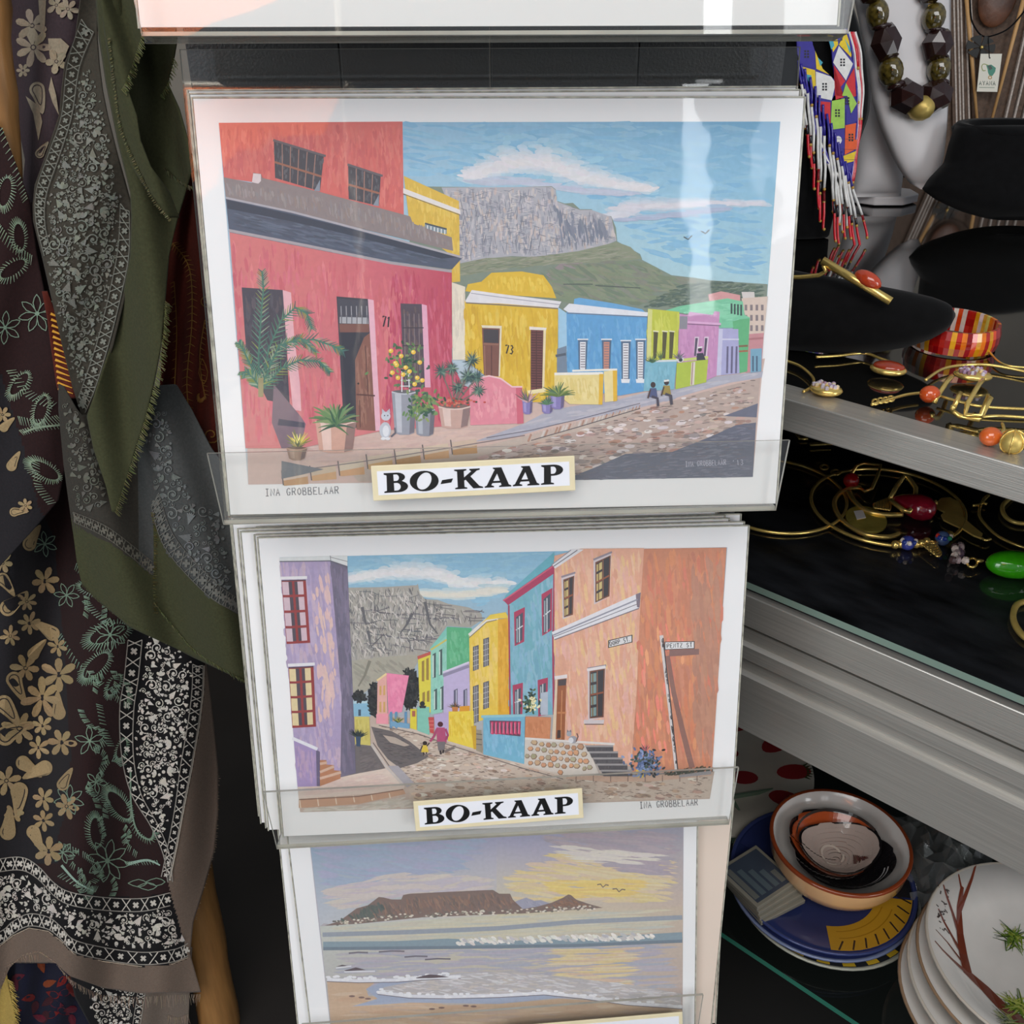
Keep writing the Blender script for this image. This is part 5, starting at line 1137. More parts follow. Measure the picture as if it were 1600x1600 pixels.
# ---- glass mosaic bangle
bc_ = on_z(1486, 535, Z_TOP); BR_ = 0.046
ba = thing('bangle', 'red, yellow and white streaked glass bangle behind the low black form', 'bangle', loc=(bc_.x, bc_.y, Z_TOP))
for ring, r_ in enumerate((BR_,)):
    seg = 56
    for h_ in range(1):
        m = MB()
        for i in range(seg):
            a0, a1 = 2*pi*i/seg, 2*pi*(i+1)/seg
            c = random.choice([(176,30,22),(226,160,30),(230,120,24),(150,20,20),(240,222,120),(226,206,196),(216,70,24)])
            zs = [0, .008, .016, .0245]; rr_ = [r_-.002, r_, r_, r_-.002]
            for q in range(3):
                cc = jit(c, 14)
                m.faces([(rr_[q]*cos(a0), rr_[q]*sin(a0), zs[q]), (rr_[q]*cos(a1), rr_[q]*sin(a1), zs[q]), (rr_[q+1]*cos(a1), rr_[q+1]*sin(a1), zs[q+1]), (rr_[q+1]*cos(a0), rr_[q+1]*sin(a0), zs[q+1])], [(0,1,2,3)], cc)
                ri = r_ - .005
                m.faces([(ri*cos(a0), ri*sin(a0), zs[q]), (ri*cos(a1), ri*sin(a1), zs[q]), (ri*cos(a1), ri*sin(a1), zs[q+1]), (ri*cos(a0), ri*sin(a0), zs[q+1])], [(3,2,1,0)], cc)
            m.faces([((r_-.002)*cos(a0), (r_-.002)*sin(a0), zs[3]), ((r_-.002)*cos(a1), (r_-.002)*sin(a1), zs[3]), ((r_-.005)*cos(a1), (r_-.005)*sin(a1), zs[3]), ((r_-.005)*cos(a0), (r_-.005)*sin(a0), zs[3])], [(0,1,2,3)], c)
        m.build('glass_ring', M_GLOSS, ba)

# ---- small pieces on the cabinet top
def pendant(px, py, wx, wy, rot, col, label, glitter=False):
    c = on_z(px, py, Z_TOP + .006); d = (c - CAM).length
    t = thing('pendant', label, 'pendant', loc=c)
    kx, ky = wx / F_PX * d / 2, wy / F_PX * d / 2 * 1.5
    R3 = Matrix.Rotation(radians(rot), 3, 'Z')
    m = MB(); m.sphere((0,0,0), (kx, ky, .005), 18, 8, (210,170,80), M=R3); m.build('gold_rim', M_GOLD, t, smooth=True)
    if glitter:
        for i in range(26):
            a = random.uniform(0, 6.28); q = sqrt(random.random()) * .8
            m = MB(); m.sphere(R3 @ Vector((kx*q*cos(a), ky*q*sin(a), .0045)), .0024, 5, 3, random.choice([(180,150,180),(210,200,210),(150,110,120),(230,210,170)])); m.build('crystal', M_GLOSS, t)
    else:
        m = MB(); m.sphere((0,0,.003), (kx*.86, ky*.8, .005), 18, 8, col, M=R3); m.build('stone', M_GLOSS, t, smooth=True)
    return t
pendant(1388, 577, 52, 26, -24, (158,58,32), 'coral oval pendant in a gold rim in front of the low black form')
pendant(1291, 609, 48, 24, -20, (170,140,160), 'lilac crystal pendant in a gold rim by the print stand', True)
pendant(1520, 586, 52, 24, -20, (170,150,170), 'glittering crystal pendant in a gold rim near the right edge', True)
def wire_thing(name, label, px, z, r, cat='necklace', closed=False, mt=None, lift=None):
    o = px_tube(px, z, r, mt or M_GOLD, name, None, closed, lift=lift); return tag(o, label, cat)
wire_thing('gold_wire_hoop', 'thin gold wire arching behind the glittering crystal pendant', smooth_pts([(1446,594),(1470,578),(1500,571),(1540,570),(1580,576),(1625,586)]), Z_TOP + .003, .0016)
wire_thing('gold_wire_hoop', 'thin gold wire curving under the low black form', smooth_pts([(1275,558),(1310,556),(1350,552),(1375,560),(1392,566)]), Z_TOP + .003, .0015)
wire_thing('gold_wire_hoop', 'faint gold wire loop behind the streaked bangle at the right edge', smooth_pts([(1545,535),(1548,552),(1570,570),(1610,575)]), Z_TOP + .003, .0012)
wire_thing('gold_wire_hoop', 'gold wire ring lying nearest the print stand on the cabinet top', smooth_pts([(1222,562),(1250,572),(1270,590),(1268,604),(1255,612)]), Z_TOP + .003, .0015)
def bead_on_wire(label, bead_px, br, col, wires, mt=None, zz=Z_TOP, coil=None):
    t = thing('bead_choker', label, 'necklace')
    c = on_z(*bead_px, zz + br); m = MB(); m.sphere((0,0,0), (br*1.1, br*.95, br*.95), 16, 10, col); o = m.build('bead', mt or M_GLOSS, t, smooth=True); o.location = c
    for wpx in wires: px_tube(smooth_pts(wpx), zz + .004, .0015, M_GOLD, 'wire', t)
    if coil:
        for i, (x, y) in enumerate(coil):
            px_tube(ell(x, y, 5, 4, n=12), zz + .004, .0011, M_GOLD, 'coil', t, True)
    return t
bead_on_wire('gold choker with a coral bead lying between gold clips on the cabinet top', (1453,616), .0085, (206,84,36), [[(1438,614),(1415,617),(1390,624),(1362,632)],[(1468,619),(1500,628),(1540,636),(1620,640)]], coil=[(1368,628),(1376,626),(1384,625),(1392,623)])
bead_on_wire('coral bead beside a filigree bead at the cabinet front', (1548,682), .0085, (222,104,44), [[(1566,662),(1568,672),(1560,680)],[(1530,652),(1560,650),(1610,653)]])
t = thing('filigree_bead', 'round antique gold filigree bead at the cabinet front edge', 'bead', loc=on_z(1582, 690, Z_TOP + .010))
m = MB(); m.sphere((0,0,0), .0098, 14, 10, (150,126,70)); m.build('ball', M_BRASS, t, smooth=True)
m = MB()
for i in range(3): m.tube([Vector((.0102*cos(a)*cos(i*1.05), .0102*cos(a)*sin(i*1.05), .0102*sin(a))) for a in [q*.42 for q in range(15)]], .0008, 5, closed=True)
m.build('filigree', M_GOLD, t, smooth=True)
def clip(label, pts, lifts, zz=Z_TOP):
    o = px_tube(pts, zz + .003, .0024, M_GOLD, 'gold_clip', None, lift=lifts); return tag(o, label, 'earring')
clip('bent gold ear clip standing over the coral bead', [(1460,630),(1463,622),(1477,600),(1485,590),(1487,588)], [0,.004,.012,.012,.008])
clip('three-pronged gold clip standing in front of the crystal pendant', [(1489,636),(1487,642),(1500,650),(1530,656),(1535,648),(1548,622),(1545,618),(1532,650),(1508,648),(1512,630),(1530,600),(1536,594)], [.014,.002,0,0,.004,.014,.014,.004,.004,.012,.018,.012])
clip('small gold hook beside the three-pronged clip', [(1500,614),(1497,622),(1490,638)], [.012,.01,.003])

# ---------------------------------------------------------------- jewellery on the middle deck
ZD = Z_DECK
t = thing('hoop_necklace', 'large gold wire hoop with enamel beads and a green bead pendant in the middle deck', 'necklace')
px_tube(ell(1388, 793, 122, 58, n=60, rot=9), ZD + .004, .0022, M_GOLD, 'hoop', t, True)
for (x, y, c) in ((1418,848,(60,70,150)),(1473,841,(70,90,130))):
    m = MB(); m.sphere(on_z(x, y, ZD + .008), .0085, 12, 8, c); m.build('enamel_bead', M_GLOSS, t, smooth=True)
    for i in range(7):
        a = i*.9; m = MB(); m.sphere(on_z(x, y, ZD + .008) + Vector((.007*cos(a), .005*sin(a) - .003, .004)), .0028, 6, 4, random.choice([(200,60,50),(230,220,210),(40,60,140),(40,120,90)])); m.build('dot', M_GLOSS, t)
for x, y in ((1399,851),(1408,850),(1432,850),(1440,849),(1448,846),(1484,836)): m = MB(); m.sphere(on_z(x, y, ZD + .006), .0048, 8, 6); m.build('gold_bead', M_GOLD, t, smooth=True)
for i in range(5): px_tube(ell(1452 + i*3.4, 850 + i*3.6, 11 - i*1.6, 5, n=14), ZD + .007, .0013, M_GOLD, 'coil', t, True)
for i in range(14): m = MB(); m.sphere(on_z(1488 + random.uniform(0,24), 852 + random.uniform(0,24), ZD + random.uniform(.004,.012)), .0045, 6, 4, random.choice([(170,150,150),(110,90,110),(206,190,180),(80,60,60)])); m.build('crystal', M_GLOSS, t)
px_tube(ell(1519, 879, 8, 7, n=16), ZD + .006, .0014, M_GOLD, 'link', t, True); px_tube([(1526,877),(1536,876)], ZD + .008, .0022, M_GOLD, 'link', t)
gcn = on_z(1585, 882, ZD + .014); ax = (on_z(1630, 882, ZD + .014) - on_z(1540, 876, ZD + .014)); L_ = ax.length; M3 = ax.normalized().to_track_quat('X', 'Z').to_matrix()
m = MB(); m.sphere((0,0,0), (L_/2, .015, .015), 22, 14, (52,150,16), M=M3); o = m.build('green_bead', M_GLOSS, t, smooth=True); o.location = gcn

o = px_tube(ell(1212, 776, 112, 56, n=60, rot=8), ZD + .003, .0021, M_GOLD, 'gold_wire_hoop', None, True); tag(o, 'plain gold wire hoop half hidden behind the print stand in the middle deck', 'necklace')
px_tube(ell(1288, 730, 6, 4, n=10), ZD + .004, .0016, M_GOLD, 'knot', o, True); px_tube(ell(1306, 738, 7, 4, n=10), ZD + .004, .0016, M_GOLD, 'knot', o, True)
t = thing('red_pendant', 'wine red drop pendant with gold coil cap in the middle deck', 'pendant')
c = on_z(1428, 790, ZD + .014); ax = on_z(1462, 800, ZD + .014) - on_z(1394, 780, ZD + .014); L_ = ax.length; M3 = ax.normalized().to_track_quat('X', 'Z').to_matrix()
m = MB(); n = 14
prof = [(.001, -1), (.35, -.9), (.62, -.55), (.9, -.05), (1, .25), (.92, .6), (.6, .9), (.1, 1)]
Mx = Matrix.Translation(c) @ M3.to_4x4() @ Matrix.Rotation(pi/2, 4, 'Y')
m.lathe([(r*.0155, z*L_/2) for r, z in prof], 20, Mx, (132,20,40)); m.build('drop', M_GLOSS, t, smooth=True)
for i in range(6): px_tube(ell(1368 + i*4.2, 789 - i*.5 + 1, 3, 4 + i*1.2, n=12), ZD + .010, .0013, M_GOLD, 'coil', t, True)
m = MB(); m.sphere(on_z(1460, 786, ZD + .012), .004, 8, 6); m.build('gold_cap', M_GOLD, t, smooth=True)
def flat_piece(name, pts, z, th, mt, parent):
    P_ = [on_z(x, y, z) for x, y in pts]; n = len(P_)
    m = MB(); m.faces(P_ + [p + Vector((0, 0, th)) for p in P_], [tuple(range(n))[::-1], tuple(range(n, 2*n))] + [(i, (i+1)%n, n+(i+1)%n, n+i) for i in range(n)]); return m.build(name, mt, parent)
o = flat_piece('brass_leaf', [(1462,788),(1470,780),(1484,779),(1498,786),(1504,800),(1506,812),(1520,824),(1535,836),(1533,843),(1520,838),(1504,828),(1490,822),(1474,814),(1470,806),(1476,802),(1464,796)], ZD + .004, .002, M_BRASS, None)
tag(o, 'flat leaf-shaped brass pendant beside the wine red drop', 'pendant')
px_tube(smooth_pts([(1533,840),(1540,844),(1548,842)]), ZD + .005, .0016, M_GOLD, 'link', o)
t = thing('cuff_bracelet', 'thin gold cuff loop around an oval brass disc with a white price sticker', 'bracelet')
px_tube(smooth_pts([(1405,834),(1385,839),(1350,834),(1318,815),(1304,792),(1308,775),(1325,764),(1345,762)], 6), ZD + .004, .003, M_GOLD, 'cuff', t, lift=None)
o = flat_piece('oval_disc', ell(1353, 814, 33, 19, n=28, rot=14), ZD + .002, .003, mat('polished_gold_disc', (214, 196, 96), 0.16, metal=0.55, noise=.3, nscale=60), None)
tag(o, 'shiny oval gold disc with a white price sticker in the middle deck', 'pendant')
flat_piece('price_sticker', [(1334,799),(1348,797),(1353,809),(1339,812)], ZD + .0052, .0004, M_PAPER, o)
m = MB(); m.sphere(on_z(1330, 751, ZD + .010), .0098, 14, 10, (176,16,26)); o = m.build('red_bead', M_GLOSS, None, smooth=True); tag(o, 'round bright red bead set among gold wire squares', 'bead')
o = px_tube([(1330,742),(1338,728),(1350,724),(1376,727),(1371,744),(1362,764),(1352,768),(1342,762)], ZD + .004, .0022, M_GOLD, 'square_earring', None, lift=[0,.006,.010,.012,.010,.006,.002,0]); tag(o, 'gold square wire earring leaning beside the red bead', 'earring')
o = px_tube([(1391,779),(1400,762),(1412,744),(1420,747),(1431,763),(1430,785),(1420,800),(1412,797),(1392,782)], ZD + .012, .003, M_GOLD, 'square_earring', None, lift=[.004,.010,.016,.016,.012,.006,.002,.002,.004]); tag(o, 'bent gold square earring standing over the wine red drop', 'earring')
o = px_tube(smooth_pts([(1326,768),(1334,782),(1352,797),(1380,804),(1410,804)]), ZD + .006, .0032, M_GOLD, 'curved_earring', None); tag(o, 'curved gold bar earring in front of the red drop', 'earring')
o = px_tube(smooth_pts([(1600,757),(1578,778),(1566,792),(1572,808),(1590,817),(1620,818)]), ZD + .004, .0026, M_BRASS, 'gold_hoop_earring', None); tag(o, 'brass hoop at the right edge of the middle deck, upper one', 'earring')
o = px_tube(smooth_pts([(1532,790),(1530,805),(1540,820),(1560,838),(1590,852),(1625,862)]), ZD + .004, .0018, M_GOLD, 'gold_wire_hoop', None); tag(o, 'gold wire curve reaching the right edge above the green bead', 'necklace')
px_tube(smooth_pts([(1520,790),(1532,788),(1538,778),(1545,774),(1536,784),(1542,788)]), ZD + .004, .0018, M_GOLD, 'knot', o)
o = px_tube(smooth_pts([(1612,938),(1590,944),(1583,962),(1588,980),(1602,996),(1620,1004)]), ZD + .004, .0032, M_BRASS, 'gold_hoop_earring', None); tag(o, 'brass hoop at the right edge of the middle deck, lower one', 'earring')
o = flat_piece('gold_strip', [(1264,694),(1292,692),(1300,695),(1266,697)], ZD + .003, .002, M_GOLD, None); tag(o, 'narrow gold strip earring at the back of the middle deck', 'earring')
o = px_tube([(1242,676),(1250,686),(1262,686)], ZD + .003, .0022, M_GOLD, 'gold_clip', None); tag(o, 'short gold clip at the back of the middle deck', 'earring')

# ---------------------------------------------------------------- crockery on the lower glass shelf
M_GLAZE = mat('glazed_ceramic', attr=True, rough=0.14, spec=0.5, coat=0.35, noise=0.05, nscale=30)
ZS = Z_SHELF
def plate_prof(r, h=.018, th=.005):
    return [(.0001, .003), (r*.55, .003), (r*.66, .006), (r*.98, h), (r, h + .001), (r*.985, h + th*.4), (r*.66, .006 + th), (r*.55, .003 + th), (.0001, .003 + th)]
def lathe_map(prof_top, M):
    """maps (r, angle) on the upper side of a turned piece to a point"""
    def f(rr, a, h):
        for i in range(len(prof_top) - 1):
            (r0, z0), (r1, z1) = prof_top[i], prof_top[i+1]
            if min(r0, r1) <= rr <= max(r0, r1) and r0 != r1:
                z = z0 + (z1 - z0) * (rr - r0) / (r1 - r0); nx, nz = -(z1 - z0) / (r1 - r0), 1.0; l_ = sqrt(nx*nx + 1)
                return M @ Vector(((rr + nx/l_*h)*cos(a), (rr + nx/l_*h)*sin(a), z + nz/l_*h))
        return M @ Vector((rr*cos(a), rr*sin(a), prof_top[-1][1] + h))
    return f
def polar_paint(fm_, parent, ops, name='glaze_painting'):
    k_ = Painter(lambda x, y, h: fm_(max(.0002, sqrt(x*x + y*y)), atan2(y, x), h), h0=.0004, dh=2e-5, cell=.004)
    ops(k_); return k_.m.build(name, M_GLAZE, parent)
def band(k_, r0, r1, a0, a1, col, nr=3, cx=0.0, cy=0.0, sx=1.0, sy=1.0, st=6):
    """ring sector painted as small facets that follow the glaze"""
    R_ = lambda r, a: (cx + sx*r*cos(radians(a)), cy + sy*r*sin(radians(a)))
    n = max(1, int(round((a1 - a0) / st)))
    for q in range(nr):
        ra, rb = r0 + (r1-r0)*q/nr, r0 + (r1-r0)*(q+1)/nr
        for i in range(n):
            b0, b1 = a0 + (a1-a0)*i/n, a0 + (a1-a0)*(i+1)/n
            k_.P([R_(ra, b0), R_(ra, b1), R_(rb, b1), R_(rb, b0)], col)
def sub_poly(pts, n=5):
    out = []
    for i in range(len(pts)):
        a, b = pts[i], pts[(i+1) % len(pts)]
        out += [(a[0]+(b[0]-a[0])*q/n, a[1]+(b[1]-a[1])*q/n) for q in range(n)]
    return out
# stack of three blue and yellow plates
pc = on_z(1284, 1372, ZS + .036); RP = 0.119
plates = []
for i, (lab, base, rim) in enumerate((('dark blue plate at the bottom of the stack under the tan bowl', (34,36,40), (160,160,146)), ('blue plate in the middle of the stack under the tan bowl', (34,42,84), (110,120,150)), ('blue and yellow painted plate on top of the stack, directly under the tan bowl', (38,47,88), (52,62,108)))):
    off = ((.006, -.006), (-.002, -.002), (0, 0))[i]
    t = thing('plate', lab, 'plate', loc=(pc.x + off[0], pc.y + off[1], ZS + .0005 + i*.0098))
    m = MB(); pp = plate_prof(RP); m.lathe(pp, 56, None, base); m.build('dish', M_GLAZE, t, smooth=True)
    m = MB(); m.lathe([(RP*.965, .0185), (RP*1.002, .0198), (RP*.985, .0215), (RP*.955, .0192)], 56, None, rim); m.build('rim', M_GLAZE, t, smooth=True)
    plates.append(t)
    top = list(reversed(pp[5:]))
    if i == 2:
        tm = lathe_map(top, Matrix.Identity(4))
        def ops(k_):
            band(k_, RP*.58, RP*.94, -100, -20, (176,134,36), 5)
            for a in range(-95, -20, 9): k_.S([(RP*.93*cos(radians(a)), RP*.93*sin(radians(a))), (RP*.80*cos(radians(a+5)), RP*.80*sin(radians(a+5)))], .0022, (40,34,30))
            for r in (.66, .76): k_.S([(RP*r*cos(radians(a)), RP*r*sin(radians(a))) for a in range(-92, -26, 6)], .0014, (150,110,24))
        polar_paint(tm, t, ops, 'yellow_patch')
        polar_paint(tm, t, lambda k_: band(k_, RP*.58, RP*.94, -18, 40, (30,30,34), 5), 'black_patch')
        polar_paint(tm, t, lambda k_: band(k_, RP*.58, RP*.94, 100, 150, (40,48,90), 5), 'blue_patch')
    if i == 0:
        def ops(k_):
            pass
        for a_ in range(-175, -50, 16): polar_paint(lathe_map(top, Matrix.Identity(4)), t, lambda k_: band(k_, RP*.8, RP*.95, a_, a_ + 8, (206,170,50), 2, st=4), 'yellow_dash')
# tan bowl
bz = ZS + .0305; bp = on_z(1313, 1312, bz + .066)
bowl = thing('bowl', 'tan bowl with black, white and orange painted inside, standing on the blue plates', 'bowl', loc=(bp.x, bp.y, bz))
RB = 0.0885; HB = .066
outer = [(.0001,.001),(.040,.001),(.046,.003),(.062,.011),(.077,.025),(.086,.043),(RB,HB)]; inner = [(RB-.0005,HB+.0012),(RB-.004,HB-.001)] + [(r, .0055 + (HB-.008)*(r/RB)**2.1) for r in (.078,.07,.06,.05,.04,.03,.02,.01,.0001)]
m = MB(); m.lathe(outer, 56, None, (216,170,122)); m.build('outside', M_GLAZE, bowl, smooth=True)
m = MB(); m.lathe(inner, 56, None, (206,200,194)); m.build('inside', M_GLAZE, bowl, smooth=True)
m = MB(); m.lathe([(RB+.0006,HB-.003),(RB+.0008,HB+.0005),(RB-.0006,HB+.0016),(RB-.004,HB+.0006)], 56, None, (128,58,30)); m.build('rim', M_GLAZE, bowl, smooth=True)
def ops(k_):
    R_ = lambda r, a: (r*cos(radians(a)), r*sin(radians(a)))
    band(k_, .0, .070, -180, 180, (26,24,26), 10, .006, -.013, 1.02, .92)
    for q_ in range(4): k_.S([(.006 + 1.02*(.056 + .0042*q_)*cos(radians(a)), -.013 + .92*(.056 + .0042*q_)*sin(radians(a))) for a in range(-150, -20, 8)], .0014, (206,202,200))
    for a in (-122,-96,-74): band(k_, .070, .081, a - 6, a + 6, (26,25,27), 2)
    band(k_, .0, .0715, -180, 180, (26,24,26), 9, -.004, .014, 1.04, .84)
    band(k_, .0, .0695, -180, 180, (176,80,40), 9, -.004, .014, 1.04, .84)
    band(k_, .0, .0690, -180, 180, (26,24,26), 9, .003, .006, 1.02, .80)
    band(k_, .0, .0672, -180, 180, (178,160,150), 9, .003, .006, 1.02, .80)
    band(k_, .018, .021, -180, 180, (206,190,176), 1, -.004, .008)
    for i in range(11): k_.S([(.030 + .0022*i, -.018 + .003*(i % 3)), (.034 + .0018*i, .004 - .0018*i)], .004, jit((96,64,54), 16), w2=.001)
    k_.S([R_(.079, a) for a in range(20, 200, 6)], .0016, (50,42,38))
polar_paint(lathe_map(list(reversed(inner)), Matrix.Identity(4)), bowl, ops)
# strawberry plate
sp = on_z(1118, 1196, ZS + .02)
t = thing('plate', 'white plate painted with red strawberries, half hidden behind the prints', 'plate', loc=(sp.x, sp.y, ZS + .001)); RS = .145
pp = [(.0001,.003),(RS*.5,.003),(RS*.62,.012),(RS*.98,.022),(RS,.023),(RS*.985,.026),(RS*.64,.017),(RS*.52,.009),(.0001,.008)]
m = MB(); m.lathe(pp, 56, None, (176,170,158)); m.build('dish', M_GLAZE, t, smooth=True)
smap = lathe_map(list(reversed(pp[5:])), Matrix.Identity(4))
for a, rr_ in ((-38,.78),(-8,.8),(24,.78),(60,.8),(95,.78)):
    def ops(k_):
        c_ = (RS*rr_*cos(radians(a)), RS*rr_*sin(radians(a))); k_.E(c_[0], c_[1], RS*.17, RS*.11, (140,42,44), n=18, rot=radians(a))
        for i in range(12): k_.E(c_[0]+random.gauss(0,.007), c_[1]+random.gauss(0,.005), .0012, .0012, (206,170,110), n=6)
        for i in range(7): b = radians(a) + (i-3)*.22; k_.S([(c_[0]+RS*.13*cos(b), c_[1]+RS*.13*sin(b)), (c_[0]+RS*.19*cos(b), c_[1]+RS*.19*sin(b))], .004, (60,70,40), w2=.001)
    polar_paint(smap, t, ops, 'painted_strawberry')
for a in (-20, 60): polar_paint(smap, t, lambda k_: k_.E(RS*.3*cos(radians(a)), RS*.3*sin(radians(a)), .022, .014, (132,42,46), n=16), 'painted_strawberry')
# white serving bowls with a painted tree
dc = on_z(1624, 1540, ZS + .05); RW = .135
for i in range(4):
    z = ZS + .001 + i*.0165; off = Vector((-.030 + .010*i, -.022 + .0075*i, 0))
    lab = ('white bowl with a painted tree and green foliage, topmost of the nested stack', 'second white bowl from the top of the nested stack', 'third white bowl from the top of the nested stack', 'lowest white bowl with painted grass in the nested stack')[3 - i]
    t = thing('serving_bowl', lab, 'bowl', loc=(dc.x + off.x, dc.y + off.y, z), group='nested white bowls')
    pp = [(.0001,.001),(.06,.001),(.066,.004),(.095,.018),(RW*.97,.046),(RW,.050),(RW*.985,.052),(.097,.024),(.07,.010),(.05,.007),(.0001,.006)]
    m = MB(); m.lathe(pp, 64, None, (216,212,206)); m.build('dish', M_GLAZE, t, smooth=True)
    m = MB(); m.lathe([(RW*.968,.0462),(RW*1.001,.0502),(RW*.984,.0526),(RW*.955,.0475)], 64, None, (150,122,96) if i in (0,2) else (196,186,172)); m.build('rim', M_GLAZE, t, smooth=True)
    top = list(reversed(pp[6:]))
    if i == 3:
        def ops(k_):
            Q = lambda px, py: (lambda p: (p.x - (dc.x + off.x), p.y - (dc.y + off.y)))(on_z(px, py, z + .03))
            BRN = (110,52,36)
            def br(pts, w0, w1): k_.S([Q(*p) for p in pts], w0, BRN, w2=w1)
            br([(1612,1590),(1575,1560),(1545,1530),(1515,1510),(1508,1480),(1502,1450),(1498,1420),(1500,1395)], .020, .004)
            br([(1515,1512),(1490,1500),(1470,1492),(1456,1484)], .006, .002); br([(1508,1484),(1490,1462),(1472,1445),(1462,1432)], .005, .002); br([(1502,1455),(1488,1430),(1474,1410),(1468,1400)], .005, .0018)
            br([(1498,1425),(1506,1405),(1514,1385),(1518,1370)], .005, .0018); br([(1500,1400),(1494,1388),(1490,1378)], .003, .0012); br([(1512,1500),(1480,1474),(1458,1464)], .003, .001)
            for q in range(26): c_ = Q(random.uniform(1458,1480), random.uniform(1400,1460)); k_.S([c_, (c_[0]+random.uniform(-.005,.005), c_[1]+random.uniform(-.005,.005))], .0015, (60,46,40))
        polar_paint(lathe_map(top, Matrix.Identity(4)), t, ops, 'painted_tree')
        for cx_, cy_, n_ in ((1590,1446,60),(1600,1555,90),(1585,1590,60)):
            def ops(k_):
                p_ = on_z(cx_, cy_, z + .03); c_ = (p_.x - (dc.x + off.x), p_.y - (dc.y + off.y))
                for q in range(n_):
                    a = random.uniform(0, 6.28); l_ = random.uniform(.008, .026); k_.S([(c_[0]+random.gauss(0,.004), c_[1]+random.gauss(0,.004)), (c_[0]+l_*cos(a), c_[1]+l_*sin(a))], .0022, jit(random.choice([(120,140,50),(90,116,44),(156,166,80),(60,80,40)]), 10), w2=.0005)
            polar_paint(lathe_map(top, Matrix.Identity(4)), t, ops, 'painted_foliage')
# small tiles, green glass trays, plastic bag
TC = on_z(1196, 1388, ZS + .045)
for i in range(4):
    t = thing('ceramic_tile', ('bottom', 'second lowest', 'second highest', 'topmost')[i] + ' square tile of the small stack leaning by the tan bowl', 'tile', loc=(TC.x - .004*i, TC.y + .002*i, ZS + .0345 + i*.0072), rot=(0, 0, radians(28 + i*2)), group='tiles stacked on the blue plate')
    m = MB(); m.box((-.036, -.036, 0), (.036, .036, .0065), (126,122,110)); bevel(m.build('tile_body', M_GLAZE, t), .001)
    if i == 3:
        m = MB(); m.box((-.031, -.031, .0065), (.031, .031, .0069), (58,66,78)); m.build('glaze_panel', M_GLAZE, t)
        for q in range(5): m = MB(); m.box((-.03 + q*.012, -.026, .0069), (-.022 + q*.012, .026 - q*.008, .0072), random.choice([(80,92,98),(40,50,66),(98,100,96)])); m.build('glaze_stripe', M_GLAZE, t)
for i, (x, y) in enumerate(((1186,1262),(1176,1296))):
    c = on_z(x, y, ZS); t = thing('glass_tray', ('pale green glass tray behind the tan bowl, rear one', 'pale green glass tray behind the tan bowl, front one')[i], 'tray', loc=(c.x, c.y, ZS + .0005), rot=(0, 0, radians(12)))
    m = MB(); m.box((-.04, -.018, 0), (.04, .018, .005), (80,98,82)); m.build('tray_floor', M_GLAZE, t)
    for a, b in (((-.04,-.018),(.04,-.015)),((-.04,.015),(.04,.018)),((-.04,-.015),(-.037,.015)),((.037,-.015),(.04,.015))): m = MB(); m.box((a[0],a[1],.005), (b[0],b[1],.016), (96,116,98)); m.build('tray_wall', M_GLAZE, t)
n = 12; c0 = on_z(1468, 1345, ZS + .03); vs = []
for j in range(n + 1):
    for i in range(n + 1): vs.append(c0 + Vector(((i/n - .5)*.13, (j/n - .5)*.15, .018 + random.uniform(-.016, .022) - .04*((i/n-.5)**2 + (j/n-.5)**2))))
m = MB(); m.faces(vs, [(j*(n+1)+i, j*(n+1)+i+1, (j+1)*(n+1)+i+1, (j+1)*(n+1)+i) for j in range(n) for i in range(n)])
o = m.build('plastic_bag', clear_mat('crumpled_plastic', (240,242,240), 1.0, 0.08, haze=.10, ior=1.6), None); tag(o, 'crumpled clear plastic bag between the tan bowl and the white bowls', 'plastic bag')

# ---------------------------------------------------------------- hanging at the back: striped seed strands, sticks, pendant with tag
o_h, n_h = stand_plane(1540, 215, Z_TOP + .0, 4, 0); o_h = o_h - n_h * .12
def hp(px, py, l=0.0): return on_plane(px, py, o_h + n_h * l, n_h)
wh = thing('striped_hanging', 'brown woven wall hanging with white cords behind the black neck bust', 'wall hanging')
M_BARK = mat('brown_bark_cloth', (92, 72, 58), 0.7, noise=.35, nscale=120, bump=.5, bscale=180); M_CORD = mat('pale_cord', (186, 174, 164), 0.7, noise=.3, nscale=200)
def strip_(name, a, b, wa, wb_2, mt, th=.004, l=0.0):
    P_ = [hp(a[0]-wa/2, a[1], l), hp(a[0]+wa/2, a[1], l), hp(b[0]+wb_2/2, b[1], l), hp(b[0]-wb_2/2, b[1], l)]
    m = MB(); m.faces([p for p in P_] + [p + n_h*th for p in P_], [(0,1,2,3),(7,6,5,4),(0,4,5,1),(1,5,6,2),(2,6,7,3),(3,7,4,0)]); return m.build(name, mt, wh)
strip_('cloth', (1560,-60), (1560,330), 240, 240, M_BARK, .003, -.006)
for (x0, x1) in ((1487,1494),(1493,1500),(1498,1505),(1505,1514),(1512,1526)): strip_('bark_strip', (x0-3, -60), (x1-3, 240), 5, 5.5, M_BARK, .006); strip_('cord', (x0, -60), (x1, 240), 2.6, 2.6, M_CORD, .008)
for (xa, xb) in ((1606,1548),(1622,1560),(1636,1574),(1650,1588),(1664,1602)): strip_('bark_strip', (xa+12, 0), (xb+10, 260), 7, 7, M_BARK, .006); strip_('cord', (xa+6, 0), (xb+4, 260), 3, 3, M_CORD, .008)
M_STICK = mat('pale_wood_stick', (206, 160, 104), 0.5, noise=.15, nscale=30, stretch=(30, 30, 2))
